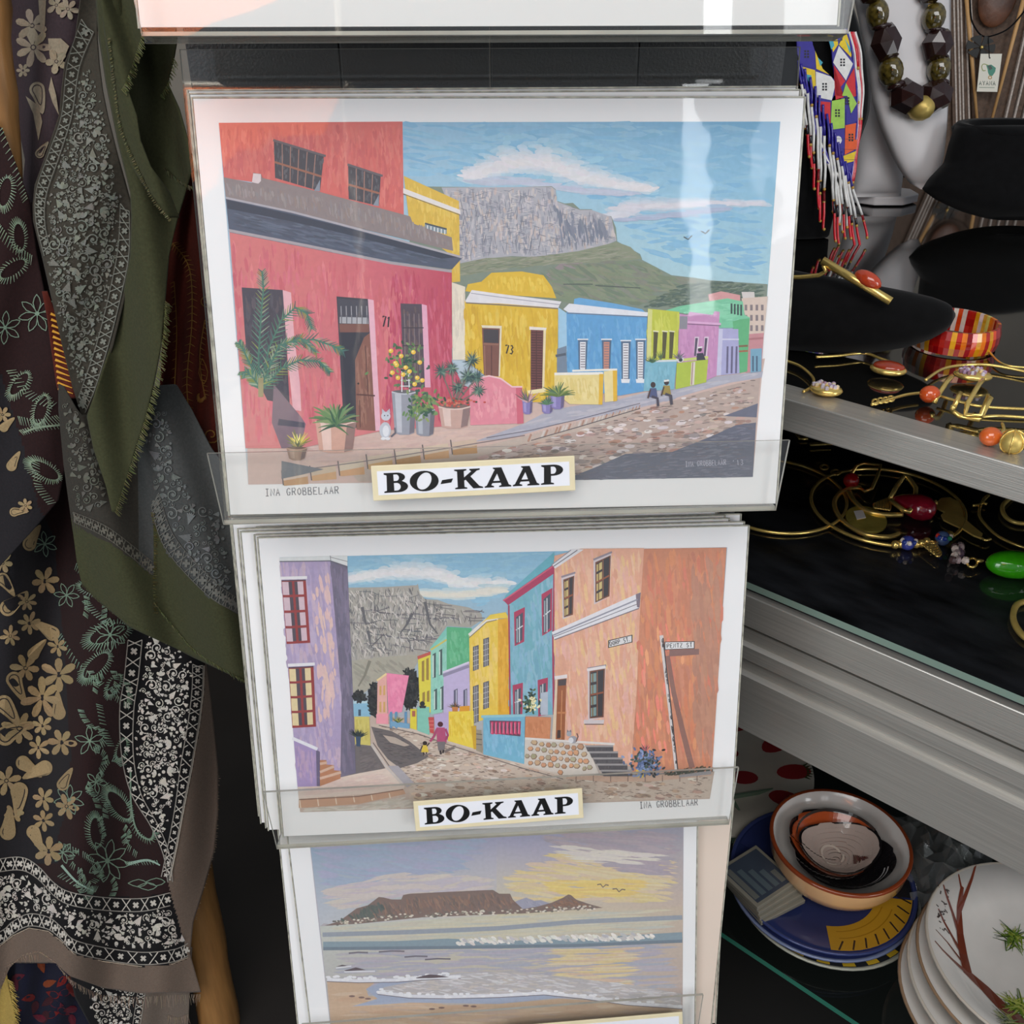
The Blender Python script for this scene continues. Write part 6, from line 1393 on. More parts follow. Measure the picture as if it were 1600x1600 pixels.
for lab, a, b in (('slim pale wooden stick left of the paper tag', (1509,-20), (1528,205)), ('slim pale wooden stick right of the paper tag', (1607,-30), (1545,205))):
    m = MB(); m.tube([hp(*a, .018), hp(*b, .018)], [.0052, .0032], 10); tag(m.build('wooden_stick', M_STICK, None, smooth=True), lab, 'stick')
pdn = thing('leather_pendant', 'brown oval hide pendant on black cord with leather flower and paper tag', 'pendant')
m = MB(); Mh = Matrix.Translation(hp(1560, -12, .016)) @ Matrix(((1,0,0),(0,0,1),(0,1,0))).to_4x4()
m.sphere(hp(1560, -8, .014), (.044, .007, .066), 24, 14, (86,54,36)); m.build('hide_oval', mat('hide', (96, 60, 40), 0.35, noise=.5, nscale=30, bump=.3, bscale=60), pdn, smooth=True)
m = MB(); m.tube([hp(x, y, .024) for x, y in smooth_pts([(1515,-20),(1517,25),(1524,44),(1535,56),(1550,56),(1575,45),(1597,22),(1612,0)])], .0018, 6); m.build('cord', M_VELVET, pdn, smooth=True)
for i in range(6):
    a = radians(60*i + 10); m = MB(); c_ = (1532, 73); q = [(c_[0], c_[1])] + [(c_[0] + 23*cos(a+d), c_[1] + 18*sin(a+d)*1.0) for d in (-.42, -.2, .2, .42)]
    P_ = [hp(*p, .024 + .001*i) for p in q]; m.faces(P_ + [p + n_h*.002 for p in P_], [(4,3,2,1,0),(5,6,7,8,9)] + [(j, (j+1)%5, 5+(j+1)%5, 5+j) for j in range(5)]); m.build('leather_petal', mat('black_leather', (40,40,38), .6, noise=.2) if i == 0 else bpy.data.materials['black_leather'], pdn)
m = MB(); m.sphere(hp(1534, 74, .032), .004, 8, 6); m.build('stud', M_GOLD, pdn, smooth=True)
tg = [(1532,84),(1565.5,84),(1558,143.5),(1526,143)]; P_ = [hp(*p, .034) for p in tg]
m = MB(); m.faces(P_ + [p + n_h*.0008 for p in P_], [(3,2,1,0),(4,5,6,7),(0,1,5,4),(1,2,6,5),(2,3,7,6),(3,0,4,7)]); tgo = m.build('paper_tag', mat('tag_paper', (238,234,218), .6), pdn); tgo['label'] = 'cream paper tag reading AYANA with a green emblem'
k = Painter(lambda x, y, h: hp(x, y, .0349 + h), dh=3e-5)
k.text('AYANA', (1530,133), (1555,133.5), 6.5, 1.0, (40,70,60)); k.S([(1530,136.5),(1554,137)], .9, (120,140,120))
k.P([(1541,102),(1549,101),(1556,106),(1555,112),(1551,118),(1547,120),(1544,114),(1543,108)], (60,140,116)); k.P([(1543,103),(1548,102),(1551,107),(1546,110)], (60,80,70)); k.S(smooth_pts([(1544,102),(1537,100),(1534,104),(1536,110),(1540,110)]), 1.2, (150,160,90)); k.E(1547,121,3.2,3,(190,150,90)); k.E(1547,121,1.6,1.5,(238,234,218)); k.E(1546.5,90.5,1.3,1.3,(60,56,50))
k.m.build('printed_mark', M_INK, tgo)
m = MB(); m.tube([hp(1544,56,.03), hp(1545,75,.036), hp(1546,90,.036)], .0009, 5); m.build('string', M_VELVET, pdn)

# ---------------------------------------------------------------- scarves hanging left of the stand, wooden poles
M_CLOTH = mat('woven_cloth', attr=True, rough=0.85, spec=0.15, noise=0.16, nscale=420, bump=0.12, bscale=900, sheen=0.05)
M_THREAD = mat('fringe_thread', attr=True, rough=0.9, spec=0.1)
def col_at(cols, x):
    return row_at(cols, x)
def cloth_fn(yb, folds):
    """maps a photograph point to the hanging cloth: base distance plus folds (list of (ax, ay, period px, amp m, phase))"""
    def f(px, py, h=0.0):
        d = yb
        for ax_, ay_, per, amp, ph in folds:
            d += amp * sin((px*ax_ + py*ay_) / per * 2*pi + ph)
        r = ray(px, py); t = d / r.y
        p = CAM + r * t
        return p - r.normalized() * h
    return f
def cloth(name, parent, fn, rows, colf, step=4.0, by_col=False, thick=0.0012):
    """cloth patch between the edges given as rows (y, xl, xr), or columns (x, yt, yb)"""
    a0, a1 = rows[0][0], rows[-1][0]; na = max(2, int((a1 - a0) / step)); span = max(r[2] - r[1] for r in rows); nb = max(2, int(span / step))
    vs = []; pxs = []
    for j in range(na + 1):
        a = a0 + (a1 - a0) * j / na; lo, hi = row_at(rows, a)
        for i in range(nb + 1):
            b = lo + (hi - lo) * i / nb
            q = (a, b) if by_col else (b, a)
            pxs.append(q); vs.append(fn(*q))
    m = MB()
    m.v = [tuple(p) for p in vs]
    cache = {}
    for j in range(na):
        for i in range(nb):
            f = (j*(nb+1)+i, j*(nb+1)+i+1, (j+1)*(nb+1)+i+1, (j+1)*(nb+1)+i)
            cx_ = sum(pxs[q][0] for q in f)/4; cy_ = sum(pxs[q][1] for q in f)/4
            c = colf(cx_, cy_)
            if c not in cache: cache[c] = lin(c)
            m.f.append(f); m.c.append(cache[c]); m.mi.append(0)
    o = m.build(name, M_CLOTH, parent, smooth=True)
    sd = o.modifiers.new('thickness', 'SOLIDIFY'); sd.thickness = thick; sd.offset = 0
    return o
def fringe(parent, fn, edge, n, ln, ang, col, w=1.3, spread=14):
    m = MB()
    E_ = smooth_pts(edge, 8)
    for i in range(n):
        t = (i + random.random()*.8) / n * (len(E_) - 1); q = min(int(t), len(E_) - 2); u = t - q
        x = E_[q][0] + (E_[q+1][0]-E_[q][0])*u; y = E_[q][1] + (E_[q+1][1]-E_[q][1])*u
        a = radians(ang + random.uniform(-spread, spread)); L = ln * random.uniform(.6, 1.15)
        pts = [fn(x + cos(a)*L*s_ + random.uniform(-.6,.6), y + sin(a)*L*s_, .0015 + .002*random.random()) for s_ in (0, .5, 1)]
        m.tube(pts, [w*.00032, w*.00030, w*.00016], 4, jit(col, 14), cap=False)
    o = m.build('fringe', M_THREAD, parent); o['kind'] = 'stuff'; return o
# drawing of the printed motifs
def petal(k_, x, y, a, L, W, col):
    c, s_ = cos(a), sin(a); out = []
    for t, w_ in ((0,.0),(.25,.55),(.6,1.0),(.88,.8),(1,.25)): out.append((t, w_))
    P_ = [(x + c*L*t - s_*W*w_/2, y + s_*L*t + c*W*w_/2) for t, w_ in out] + [(x + c*L*t + s_*W*w_/2, y + s_*L*t - c*W*w_/2) for t, w_ in reversed(out)]
    k_.P(P_, col)
def petal_line(k_, x, y, a, L, W, col, lw=1.3):
    c, s_ = cos(a), sin(a)
    out = ((0,0),(.25,.6),(.55,1),(.82,.65),(1,0))
    P_ = [(x + c*L*t - s_*W*w_/2, y + s_*L*t + c*W*w_/2) for t, w_ in out] + [(x + c*L*t + s_*W*w_/2, y + s_*L*t - c*W*w_/2) for t, w_ in reversed(out)]
    k_.S(P_, lw, col)
def flower(k_, x, y, r, n, col, dark, rot=0.0):
    for i in range(n): petal(k_, x, y, rot + 2*pi*i/n, r*random.uniform(.85,1.1), r*.46*6/n, jit(col, 6))
    k_.E(x, y, r*.16, r*.16, dark, n=8); k_.E(x, y, r*.10, r*.10, col, n=8)
def line_flower(k_, x, y, r, n, col, rot=0.0):
    for i in range(n): petal_line(k_, x, y, rot + 2*pi*i/n, r, r*.4, col)
    k_.E(x, y, r*.12, r*.12, col, n=8)
def paisley(k_, x, y, s, rot, col, dark, fl=1):
    P_ = []
    for i in range(26):
        t = i / 25 * 2*pi; rr = s*(.55 + .0*cos(t)); px_ = rr*cos(t); py_ = rr*sin(t)
        tail = max(0, cos(t - pi*1.5))**3; px_ += fl*tail*s*.55; py_ -= tail*s*1.15
        c, d = cos(rot), sin(rot); P_.append((x + px_*c - py_*d, y + px_*d + py_*c))
    k_.P(P_, col)
    k_.S([((p[0]-x)*.62 + x, (p[1]-y)*.62 + y) for p in P_] + [((P_[0][0]-x)*.62 + x, (P_[0][1]-y)*.62 + y)], max(.8, s*.06), dark)
def spiky(k_, x, y, r, n, col, a0=0, a1=360, inner=.35):
    """feathered leaf: strokes standing off a long oval"""
    ro = random.uniform(0, 3.1); c, d = cos(ro), sin(ro)
    for i in range(n):
        a = radians(a0 + (a1-a0)*i/n); L = random.uniform(.8, 1.15)
        ux, uy = .34*cos(a), .85*sin(a); vx, vy = ux + .30*cos(a)*L + .05, uy + .34*sin(a)*L + .12
        k_.S([(x + r*(ux*c - uy*d), y + r*(ux*d + uy*c)), (x + r*(vx*c - vy*d), y + r*(vx*d + vy*c))], 1.9, jit(col, 10), w2=.7)
def comb(k_, pts, ln, n, col, side=1, lean=.5):
    P_ = smooth_pts(pts, 8)
    for i in range(n):
        q = min(int(i / n * (len(P_)-1)), len(P_)-2); dx, dy = P_[q+1][0]-P_[q][0], P_[q+1][1]-P_[q][1]; d = sqrt(dx*dx+dy*dy) or 1
        x, y = P_[q]; k_.S([(x, y), (x + (-dy/d*side + dx/d*lean)*ln, y + (dx/d*side + dy/d*lean)*ln)], 1.6, jit(col, 10), w2=.5)
def scroll(k_, x, y, r, col, rot=0.0, w=1.2):
    P_ = []
    for i in range(16): a = rot + i*.55; rr = r*(1 - i/18); P_.append((x + rr*cos(a), y + rr*sin(a)))
    k_.S(P_, w, col)
def lattice(k_, e0, e1, n, col, w=1.0, pat=True):
    """band of crosses and small stars between two edge curves"""
    A_ = smooth_pts(e0, 10); B_ = smooth_pts(e1, 10)
    def pt(E_, t): i = min(int(t*(len(E_)-1)), len(E_)-2); u = t*(len(E_)-1) - i; return (E_[i][0]+(E_[i+1][0]-E_[i][0])*u, E_[i][1]+(E_[i+1][1]-E_[i][1])*u)
    for i in range(n):
        a0, b0, a1, b1 = pt(A_, i/n), pt(B_, i/n), pt(A_, (i+.45)/n), pt(B_, (i+.45)/n)
        k_.S([a0, b1], w, col); k_.S([b0, a1], w, col)
        c = pt(A_, (i+.72)/n); d = pt(B_, (i+.72)/n); x, y = (c[0]+d[0])/2, (c[1]+d[1])/2; r = sqrt((c[0]-d[0])**2 + (c[1]-d[1])**2)*.21
        tx = pt(A_, min(1, (i+.8)/n)); th = atan2(tx[1]-c[1], tx[0]-c[0])
        for q in range(4): a = th + pi/4 + q*pi/2; k_.S([(x, y), (x + r*1.25*cos(a), y + r*1.25*sin(a))], r*.85, col)
    k_.S(A_, w, mixc(col, (60,56,52), .35)); k_.S(B_, w, mixc(col, (60,56,52), .35))
def arabesque(k_, poly, n, col, dark, smin, smax, fill=.5):
    """dense scrolls, berries and fan leaves inside a polygon"""
    xs = [p[0] for p in poly]; ys = [p[1] for p in poly]; pts = []
    tries = 0
    while len(pts) < n and tries < n*30:
        tries += 1
        x, y = random.uniform(min(xs), max(xs)), random.uniform(min(ys), max(ys)); s_ = random.uniform(smin, smax)
        if not all(inside((x+dx*s_*.8, y+dy*s_*.8), poly) for dx, dy in ((1,0),(-1,0),(0,1),(0,-1))): continue
        if any((x-a)**2 + (y-b)**2 < ((s_+c)*.62)**2 for a, b, c in pts): continue
        pts.append((x, y, s_)); q = random.random()
        if q < fill*.5:
            a = random.uniform(0, 6.28)
            k_.P([(x - s_*.7*cos(a), y - s_*.7*sin(a))] + [(x + s_*(.9 if i % 2 else .65)*cos(a + (i-5)*.16), y + s_*(.9 if i % 2 else .65)*sin(a + (i-5)*.16)) for i in range(11)], jit(col, 8))
        elif q < fill:
            a = random.uniform(0, 6.28)
            for i in range(3): petal(k_, x, y, a + i*.8, s_*.9, s_*.5, jit(col, 8))
            k_.E(x - s_*.5*cos(a+.8), y - s_*.5*sin(a+.8), s_*.26, s_*.26, col, n=9)
        else:
            scroll(k_, x, y, s_*.8, jit(col, 8), random.uniform(0, 6.28), max(.9, s_*.14)); k_.E(x, y, s_*.2, s_*.2, col, n=8)
            if random.random() < .6: a = random.uniform(0, 6.28); k_.E(x + s_*.95*cos(a), y + s_*.95*sin(a), s_*.24, s_*.24, col, n=9)

# --- wooden poles
M_WOOD = mat('varnished_pole', (150, 108, 62), 0.42, noise=.35, nscale=5, stretch=(14, 14, 1.2), bump=.2, bscale=14)
def pole(label, pa, pb, ya, yb_, r0, r1):
    def pt(p, d): r = ray(*p); return CAM + r * (d / r.y)
    A_, B_ = pt(pa, ya), pt(pb, yb_); m = MB(); n = 14
    m.tube([A_ + (B_ - A_)*i/n + Vector((.0012*sin(i*2.1), .001*cos(i*1.7), 0)) for i in range(n+1)], [r0 + (r1-r0)*i/n + .0007*sin(i*1.3) for i in range(n+1)], 16)
    return tag(m.build('wooden_pole', M_WOOD, None, smooth=True), label, 'pole')
pole('pale varnished wooden pole in the upper left corner behind the scarves', (-36,-330), (16,300), .890, .890, .0115, .0115)
pole('round wooden pole leaning at the bottom left behind the taupe scarf hem', (268,1190), (362,1700), 1.05, 1.00, .029, .034)

# --- scarf A: dark paisley scarf with black and white border and taupe hem
BE, MI, WHT = (158,136,100), (122,144,124), (204,197,186)
fa = cloth_fn(.935, [(1, .10, 150, .019, .4), (.9, .25, 320, .014, 2.0), (1, -.06, 88, .0025, 1.0)])
sa = thing('scarf', 'long dark paisley scarf with black and white border and taupe fringed hem', 'scarf')
RA = [(-200,2,150),(-20,12,132),(0,12,130),(100,20,116),(200,30,100),(250,40,90),(310,34,80),(400,-40,90),(500,-40,104),(600,-40,120),(720,-40,138),(800,-40,152),(900,-40,185),(955,-40,226),(985,-40,276),(1030,-40,322),(1100,-40,331),(1200,-40,341),(1270,-40,341),(1330,-40,335),(1390,-40,318),(1440,-40,302),(1490,-40,297),(1550,-40,314)]
ZB = [(-60,560),(0,580),(35,690),(60,790),(85,840),(92,920),(100,1000),(105,1100),(112,1180),(106,1260),(90,1310),(92,1350),(60,1350),(-60,1350)]
ZM = [(-60,-240),(170,-240),(140,-40),(118,60),(100,110),(96,190),(60,315),(30,318),(10,250),(-60,60)]
BLe = [(205,940),(200,1000),(194,1060),(187,1110),(190,1180),(205,1240),(235,1290),(255,1335),(262,1378)]; BRi = [(322,940),(319,1040),(318,1080),(312,1130),(300,1200),(288,1260),(277,1320),(266,1372)]
HT = [(-60,1352),(0,1340),(35,1338),(60,1352),(85,1378),(110,1392),(160,1400),(220,1402),(266,1393)]; HB_ = [(-60,1505),(0,1478),(20,1462),(45,1450),(75,1455),(95,1470),(115,1490),(160,1502),(220,1510),(270,1506),(294,1496)]
BAND = BLe + BRi[::-1]; HBAND = HT + [(300,1392)][:0] + HB_[::-1]
TAUPE1 = BRi + [(262,1378),(266,1393),(294,1496),(400,1496),(400,940)]; TAUPE2 = HB_ + [(400,1496),(400,1700),(-60,1700)]
def ca(x, y):
    if y > 1330 and inside((x, y), HBAND): return (19,18,20)
    if inside((x, y), BAND): return (19,18,20)
    if inside((x, y), TAUPE2) or inside((x, y), TAUPE1): return (116,100,88)
    if inside((x, y), ZB): return (36,34,37)
    if inside((x, y), ZM): return (60,49,53)
    return (42,25,25)
# lower edge wave
def ybot(x): return row_at([(-60,1570),(0,1548),(15,1512),(35,1494),(60,1490),(90,1508),(110,1525),(160,1543),(220,1552),(314,1550)], x)[0]
def fa2(x, y, h=0.0):
    return fa(x, y if y < 1505 else 1505 + (y - 1505) * max(.05, (ybot(x) - 1505) / 45.0) if ybot(x) > 1507 else min(y, 1505 - (1507 - ybot(x)) * max(0, (y - 1460) / 90)), h)
cloth('dark_cloth', sa, fa2, RA, ca, step=3.0)
k = Painter(lambda x, y, h: fa2(x, y, h), h0=.0026, dh=1.2e-5)
# mauve top with cream flowers
CR = (146,134,114)
for x, y, r, n, ro in ((50,40,26,6,.3),(106,14,18,6,.2),(52,74,30,7,.9),(88,96,20,5,.5),(36,110,12,6,0),(88,8,16,5,1.2)): flower(k, x, y, r, n, CR, (60,48,52), ro)
paisley(k, 58, 140, 22, 2.6, CR, (60,48,52)); paisley(k, 62, 240, 13, .3, CR, (60,48,52)); k.P([(75,60),(95,60),(108,72),(98,96),(86,110),(78,90)], CR); k.P([(40,150),(52,178),(60,220),(66,190),(60,165)], CR); k.P([(80,120),(88,150),(92,180),(82,160),(76,140)], CR); k.P([(60,0),(72,0),(70,40),(64,60)], CR)
# brown panel: mint flowers and feathered leaves
for x, y, r, n, ro in ((58,492,32,7,.2),(70,850,20,6,.4),(104,930,20,6,.1),(172,992,26,6,.5),(108,1250,24,7,.3),(168,1345,34,8,.2),(140,1158,24,5,.9),(98,1332,18,6,.2),(150,1222,18,5,1.4),(10,520,22,6,.6)): line_flower(k, x, y, r, n, MI, ro)
for x, y, r, n in ((150,1040,30,44),(186,1258,30,52),(70,640,28,40),(170,990,36,40),(178,1070,20,30),(140,920,18,26),(190,1170,18,30),(150,1300,26,40)): spiky(k, x, y, r, n, MI)
for pts, ln, n, sd in (([(0,340),(20,370),(50,400)],16,14,1),([(0,420),(30,440),(60,440)],14,14,-1),([(96,990),(120,1030),(150,1060)],10,16,1),([(128,940),(150,965),(190,990)],10,16,-1),([(150,1100),(158,1140),(170,1170)],10,14,-1),([(100,1318),(130,1330),(150,1345)],9,14,1),([(90,1370),(130,1392),(150,1394)],10,16,-1),([(205,1250),(212,1290),(232,1310),(240,1300)],9,26,1),([(195,1346),(220,1345),(250,1344)],7,14,1),([(120,880),(150,910),(185,940)],10,18,1),([(160,1210),(175,1190),(190,1200)],10,14,-1)): comb(k, pts, ln, n, MI, sd)
k.S(smooth_pts([(204,1200),(205,1260),(215,1300),(236,1312),(240,1296)]), 2.6, MI); k.S(smooth_pts([(200,1350),(230,1344),(250,1352)]), 5, (150,176,160), w2=2); k.S(smooth_pts([(96,1352),(120,1378),(146,1392)]), 4, (150,176,160), w2=2)
for x, y in ((215,1385),(228,1378),(200,1380)): petal_line(k, x, y, 0, 30, 12, MI)
# charcoal panel: beige flowers and paisleys
for x, y, r, n, ro in ((18,822,24,7,.3),(70,908,20,6,.9),(42,940,14,7,.2),(46,974,16,7,.6),(16,994,14,7,.3),(40,1044,20,6,.1),(92,1054,24,6,.5),(66,1090,28,7,.2),(30,1138,24,7,.7),(66,1134,15,6,.3),(60,1168,15,6,.5),(96,1160,20,6,.1),(10,1220,20,6,.8),(68,1248,16,6,.2),(68,1282,15,6,.4),(22,1272,14,6,.9),(104,1260,17,6,.2),(76,1330,22,6,.6),(4,880,16,6,.1),(90,1010,13,6,.3)): flower(k, x, y, r*1.15, n, BE, (40,37,40), ro)
for x, y, s_, ro, fl in ((46,850,17,.2,1),(12,950,20,1.2,-1),(4,905,16,2.2,1),(82,990,18,5.6,-1),(52,1022,15,.4,1),(22,1062,20,3.0,-1),(6,1100,22,2.2,1),(92,1114,17,5.9,1),(8,1150,24,.8,1),(36,1192,18,1.9,1),(70,1200,19,4.6,-1),(30,1236,22,2.9,1),(98,1226,15,.2,1),(12,1300,20,.4,-1),(52,1300,17,2.4,1),(18,735,13,.1,1),(8,660,14,.5,1),(20,790,12,2.2,-1)): paisley(k, x, y, s_*1.15, ro, BE, (40,37,40), fl)
# borders
def off(E_, dx, dy=0): return [(x+dx, y+dy) for x, y in E_]
lattice(k, BLe[1:], [(x + (22 if y < 1150 else 20 - (y-1150)*.055), y) for x, y in BLe[1:]], 14, WHT, 1.5); lattice(k, [(x - (18 if y < 1250 else 14), y - 2) for x, y in BRi[1:]], [(x - 2, y) for x, y in BRi[1:]], 15, WHT, 1.5)
arabesque(k, [(232,985),(300,1040),(296,1100),(288,1160),(276,1220),(264,1280),(254,1310),(235,1270),(216,1220),(212,1160),(214,1100),(224,1040)], 120, WHT, (20,20,22), 4.6, 12, .55)
lattice(k, off(HT, 0, 2), off(HT, 0, 22), 16, WHT, 1.5); lattice(k, off(HB_, 0, -22), off(HB_, 0, -3), 17, WHT, 1.5)
arabesque(k, off(HT, 0, 26) + off(HB_, 0, -26)[::-1], 170, WHT, (20,20,22), 4.6, 13, .55)
k.S(BRi[1:], 1.4, (206,196,180)); k.S(HB_, 1.2, (176,160,140))
arabesque(k, [(228,975),(304,1030),(300,1100),(292,1160),(280,1220),(268,1280),(256,1322),(232,1275),(212,1225),(207,1160),(210,1100),(222,1040)], 160, WHT, (20,20,22), 2.2, 4.2, .8)
arabesque(k, off(HT, 0, 24) + off(HB_, 0, -24)[::-1], 240, WHT, (20,20,22), 2.2, 4.2, .8)
for i in range(26):
    x, y = random.uniform(112, 200), random.uniform(930, 1380)
    if not inside((x, y), ZB) and not inside((x, y), BAND): comb(k, [(x, y), (x + random.uniform(-14,14), y + 16), (x + random.uniform(-10,22), y + 32)], 9, 12, MI, random.choice((-1, 1)))
pm = k.m.build('printed_motifs', M_CLOTH, sa); pm['kind'] = 'stuff'
fringe(sa, fa2, [(0,1548),(15,1514),(35,1495),(60,1491)], 30, 14, 80, (150,128,110)); fringe(sa, fa2, [(20,1528),(60,1552),(100,1560),(140,1566),(220,1556),(314,1553)], 150, 17, 88, (156,136,118))
fringe(sa, fa2, [(341,1210),(338,1300),(330,1345),(304,1440)], 40, 3, 10, (150,130,112), .8)
# brown fold in front of the pole
fb_ = cloth_fn(.868, [(1, .2, 120, .006, .5)])
cloth('front_fold', sa, fb_, [(175,-44,-30),(200,-44,2),(250,-44,22),(310,-44,46),(400,-44,58),(500,-44,78),(600,-44,94),(720,-44,104),(780,-44,92),(830,-44,50),(880,-44,4),(925,-44,-36)], lambda x, y: (36,34,37) if inside((x, y), ZB) else (42,25,25), step=4.0)
k = Painter(lambda x, y, h: fb_(x, y, h), h0=.0026, dh=1.2e-5)
line_flower(k, 58, 490, 30, 7, MI, .2); line_flower(k, 8, 512, 26, 6, MI, .6)
for x, y, r, n in ((8,300,26,34),(30,370,24,34),(20,420,26,30),(64,640,26,40),(30,600,24,34),(70,735,28,44)): spiky(k, x, y, r, n, (130,146,124))
for pts, ln, n, sd in (([(4,200),(30,270),(44,312)],10,22,1),([(0,350),(24,380),(52,400)],14,16,1),([(10,580),(40,620),(80,640)],14,18,-1),([(28,650),(60,655),(90,648)],13,20,1),([(30,672),(60,664),(98,660)],10,20,1),([(50,720),(54,760),(76,790)],12,18,-1)): comb(k, pts, ln, n, (130,146,124), sd)
k.S(smooth_pts([(36,676),(60,668),(96,664)]), 3, (130,146,124))
for x, y, s_, ro in ((18,728,15,.2),(6,668,13,.5),(22,800,13,1.2)): paisley(k, x, y, s_, ro, BE, (44,40,42))
flower(k, 4, 648, 14, 6, BE, (44,40,42)); flower(k, 40, 790, 12, 6, BE, (44,40,42), .4)
pm = k.m.build('printed_motifs', M_CLOTH, sa); pm['kind'] = 'stuff'

# --- scarf C: rust paisley scarf
fc = cloth_fn(.892, [(1, .1, 46, .006, .2)])
sc = thing('scarf', 'rust red paisley scarf with gold pattern showing beside the print stand', 'scarf')
RU, GO = (88,36,27), (140,100,48)
cloth('rust_cloth', sc, fc, [(240,250,306),(300,255,312),(400,256,320),(500,255,330),(600,250,338),(700,255,348),(770,262,354),(830,270,358)], lambda x, y: RU)
cloth('rust_fold', sc, cloth_fn(.858, [(1,0,40,.002,0)]), [(455,66,74),(500,74,92),(560,82,108),(600,88,118),(622,95,124)], lambda x, y: RU)
k = Painter(lambda x, y, h: fc(x, y, h), h0=.0026, dh=1.2e-5)
for pts, ln, n, sd in (([(270,380),(296,420),(300,500),(292,600),(300,680)],8,46,1),([(270,380),(296,420),(300,500),(292,600),(300,680)],8,46,-1),([(272,440),(276,520),(272,620)],6,26,1),([(320,500),(312,560),(320,620)],7,22,-1),([(285,690),(320,710),(345,740)],7,22,1)): comb(k, pts, ln, n, GO, sd); k.S(smooth_pts(pts), 1.6, GO)
petal_line(k, 316, 560, 1.5, 40, 14, GO); scroll(k, 330, 680, 14, GO, 0, 2); scroll(k, 322, 470, 10, GO, 1, 1.6); spiky(k, 318, 612, 14, 20, GO, 20, 160)
k2 = Painter(lambda x, y, h: cloth_fn(.858, [(1,0,40,.002,0)])(x, y, h), h0=.0026, dh=1.2e-5)
for y in range(490, 612, 9): k2.S([(78 + (y-480)*.10, y), (96 + (y-480)*.14, y + 8)], 4, (206,150,56), w2=1)
o = k.m.build('printed_motifs', M_CLOTH, sc); o['kind'] = 'stuff'; o = k2.m.build('printed_motifs', M_CLOTH, sc); o['kind'] = 'stuff'

# --- scarf B: olive bordered grey scarf
OL, GY, GL = (66,68,46), (64,60,52), (128,130,120)
sb = thing('scarf', 'olive green scarf with grey arabesque panel and frayed edges beside the prints', 'scarf')
f4 = cloth_fn(.852, [(1, -.30, 130, .013, 2.2), (1, .15, 300, .008, .3)])
OLZ = [(100,800),(112,818),(175,850),(240,900),(240,812),(260,862),(325,932),(372,960),(400,975),(400,1100),(100,1100)]
CX = [(92,600,640),(100,604,725),(108,618,785),(115,630,835),(121,640,885),(128,648,912),(150,650,936),(180,640,960),(200,640,978),(225,610,990),(250,602,1002),(275,600,1013),(300,640,1026),(330,700,1040),(360,740,1054),(392,760,1072)]
cloth('lower_drape', sb, f4, CX, lambda x, y: OL if inside((x, y), OLZ) else ((60,57,51) if x < 215 else (76,78,77)), step=4.0, by_col=True)
k = Painter(lambda x, y, h: f4(x, y, h), h0=.0026, dh=1.2e-5)
arabesque(k, [(96,620),(130,652),(150,700),(172,780),(160,800),(120,800),(104,720)], 60, (102,102,93), GY, 5, 12, .5)
arabesque(k, [(228,625),(262,640),(275,720),(300,780),(350,800),(366,930),(330,915),(286,860),(262,820),(240,770),(225,700)], 150, (112,116,114), GY, 5, 14, .5)
lattice(k, [(114,800),(170,825),(238,878)], [(116,816),(172,844),(238,898)], 11, (106,103,93), 1.4); lattice(k, [(248,770),(272,838),(332,906),(376,938)], [(236,790),(258,856),(322,928),(372,958)], 16, (114,114,108), 1.4)
o = k.m.build('printed_motifs', M_CLOTH, sb); o['kind'] = 'stuff'
fringe(sb, f4, [(240,940),(262,968),(300,1012),(340,1040),(384,1064)], 90, 8, 60, (92,96,64)); fringe(sb, f4, [(236,800),(241,840),(239,900),(241,960)], 50, 6, 10, (96,90,56)); fringe(sb, f4, [(128,914),(180,960),(236,986)], 40, 3, 70, (92,96,64), .7)
f1 = cloth_fn(.845, [(1, .30, 150, .008, 1.2), (.8, .1, 330, .006, 0)])
R1 = [(-120,140,152),(10,124,152),(60,117,152),(100,101,155),(140,96,160),(180,92,168),(240,72,184),(290,54,198),(320,51,206),(345,52,208),(400,66,206),(470,82,194),(540,97,177),(600,112,157),(655,130,141)]
cloth('grey_panel', sb, f1, R1, lambda x, y: GY)
LE = [(124,30),(102,102),(93,180),(73,240),(54,296),(53,345),(66,400)]; LE2 = [(146,50),(124,105),(112,180),(92,245),(72,305),(70,350)]
RE = [(205,330),(204,400),(190,470),(172,540),(152,605),(136,645)]; RE2 = [(188,318),(184,390),(168,470),(150,540),(130,600),(122,622)]
k = Painter(lambda x, y, h: f1(x, y, h), h0=.0026, dh=1.2e-5)
lattice(k, [(x+3, y) for x, y in LE], LE2 + [(80,395)], 19, GL, 1.5); lattice(k, RE2, [(x-3, y) for x, y in RE], 15, GL, 1.5)
arabesque(k, [(132,90),(152,130),(166,190),(182,255),(192,310),(188,390),(172,465),(154,535),(132,606),(112,590),(96,520),(82,460),(68,400),(70,350),(74,305),(92,250),(112,190),(122,120)], 420, (114,116,107), GY, 2.4, 5, .8)
arabesque(k, [(140,110),(158,170),(176,250),(186,310),(182,390),(166,465),(148,535),(128,600),(112,580),(98,520),(84,460),(72,400),(74,350),(78,305),(96,250),(116,190),(126,120)], 190, (122,124,114), GY, 5.5, 14, .55)
o = k.m.build('printed_motifs', M_CLOTH, sb); o['kind'] = 'stuff'
f2 = cloth_fn(.828, [(1, -.12, 112, .013, .9), (1, .22, 260, .010, 1.0)])
R2 = [(-200,140,236),(-20,152,240),(0,150,270),(60,155,277),(90,160,272),(130,166,262),(170,174,280),(220,184,294),(260,194,302),(300,204,290),(340,206,278),(400,204,264),(470,191,258),(540,173,252),(600,153,240),(650,136,228),(700,146,212),(760,166,194),(800,175,181)]
cloth('olive_border', sb, f2, R2, lambda x, y: OL)
f3 = cloth_fn(.805, [(1, -.3, 60, .006, .9)])
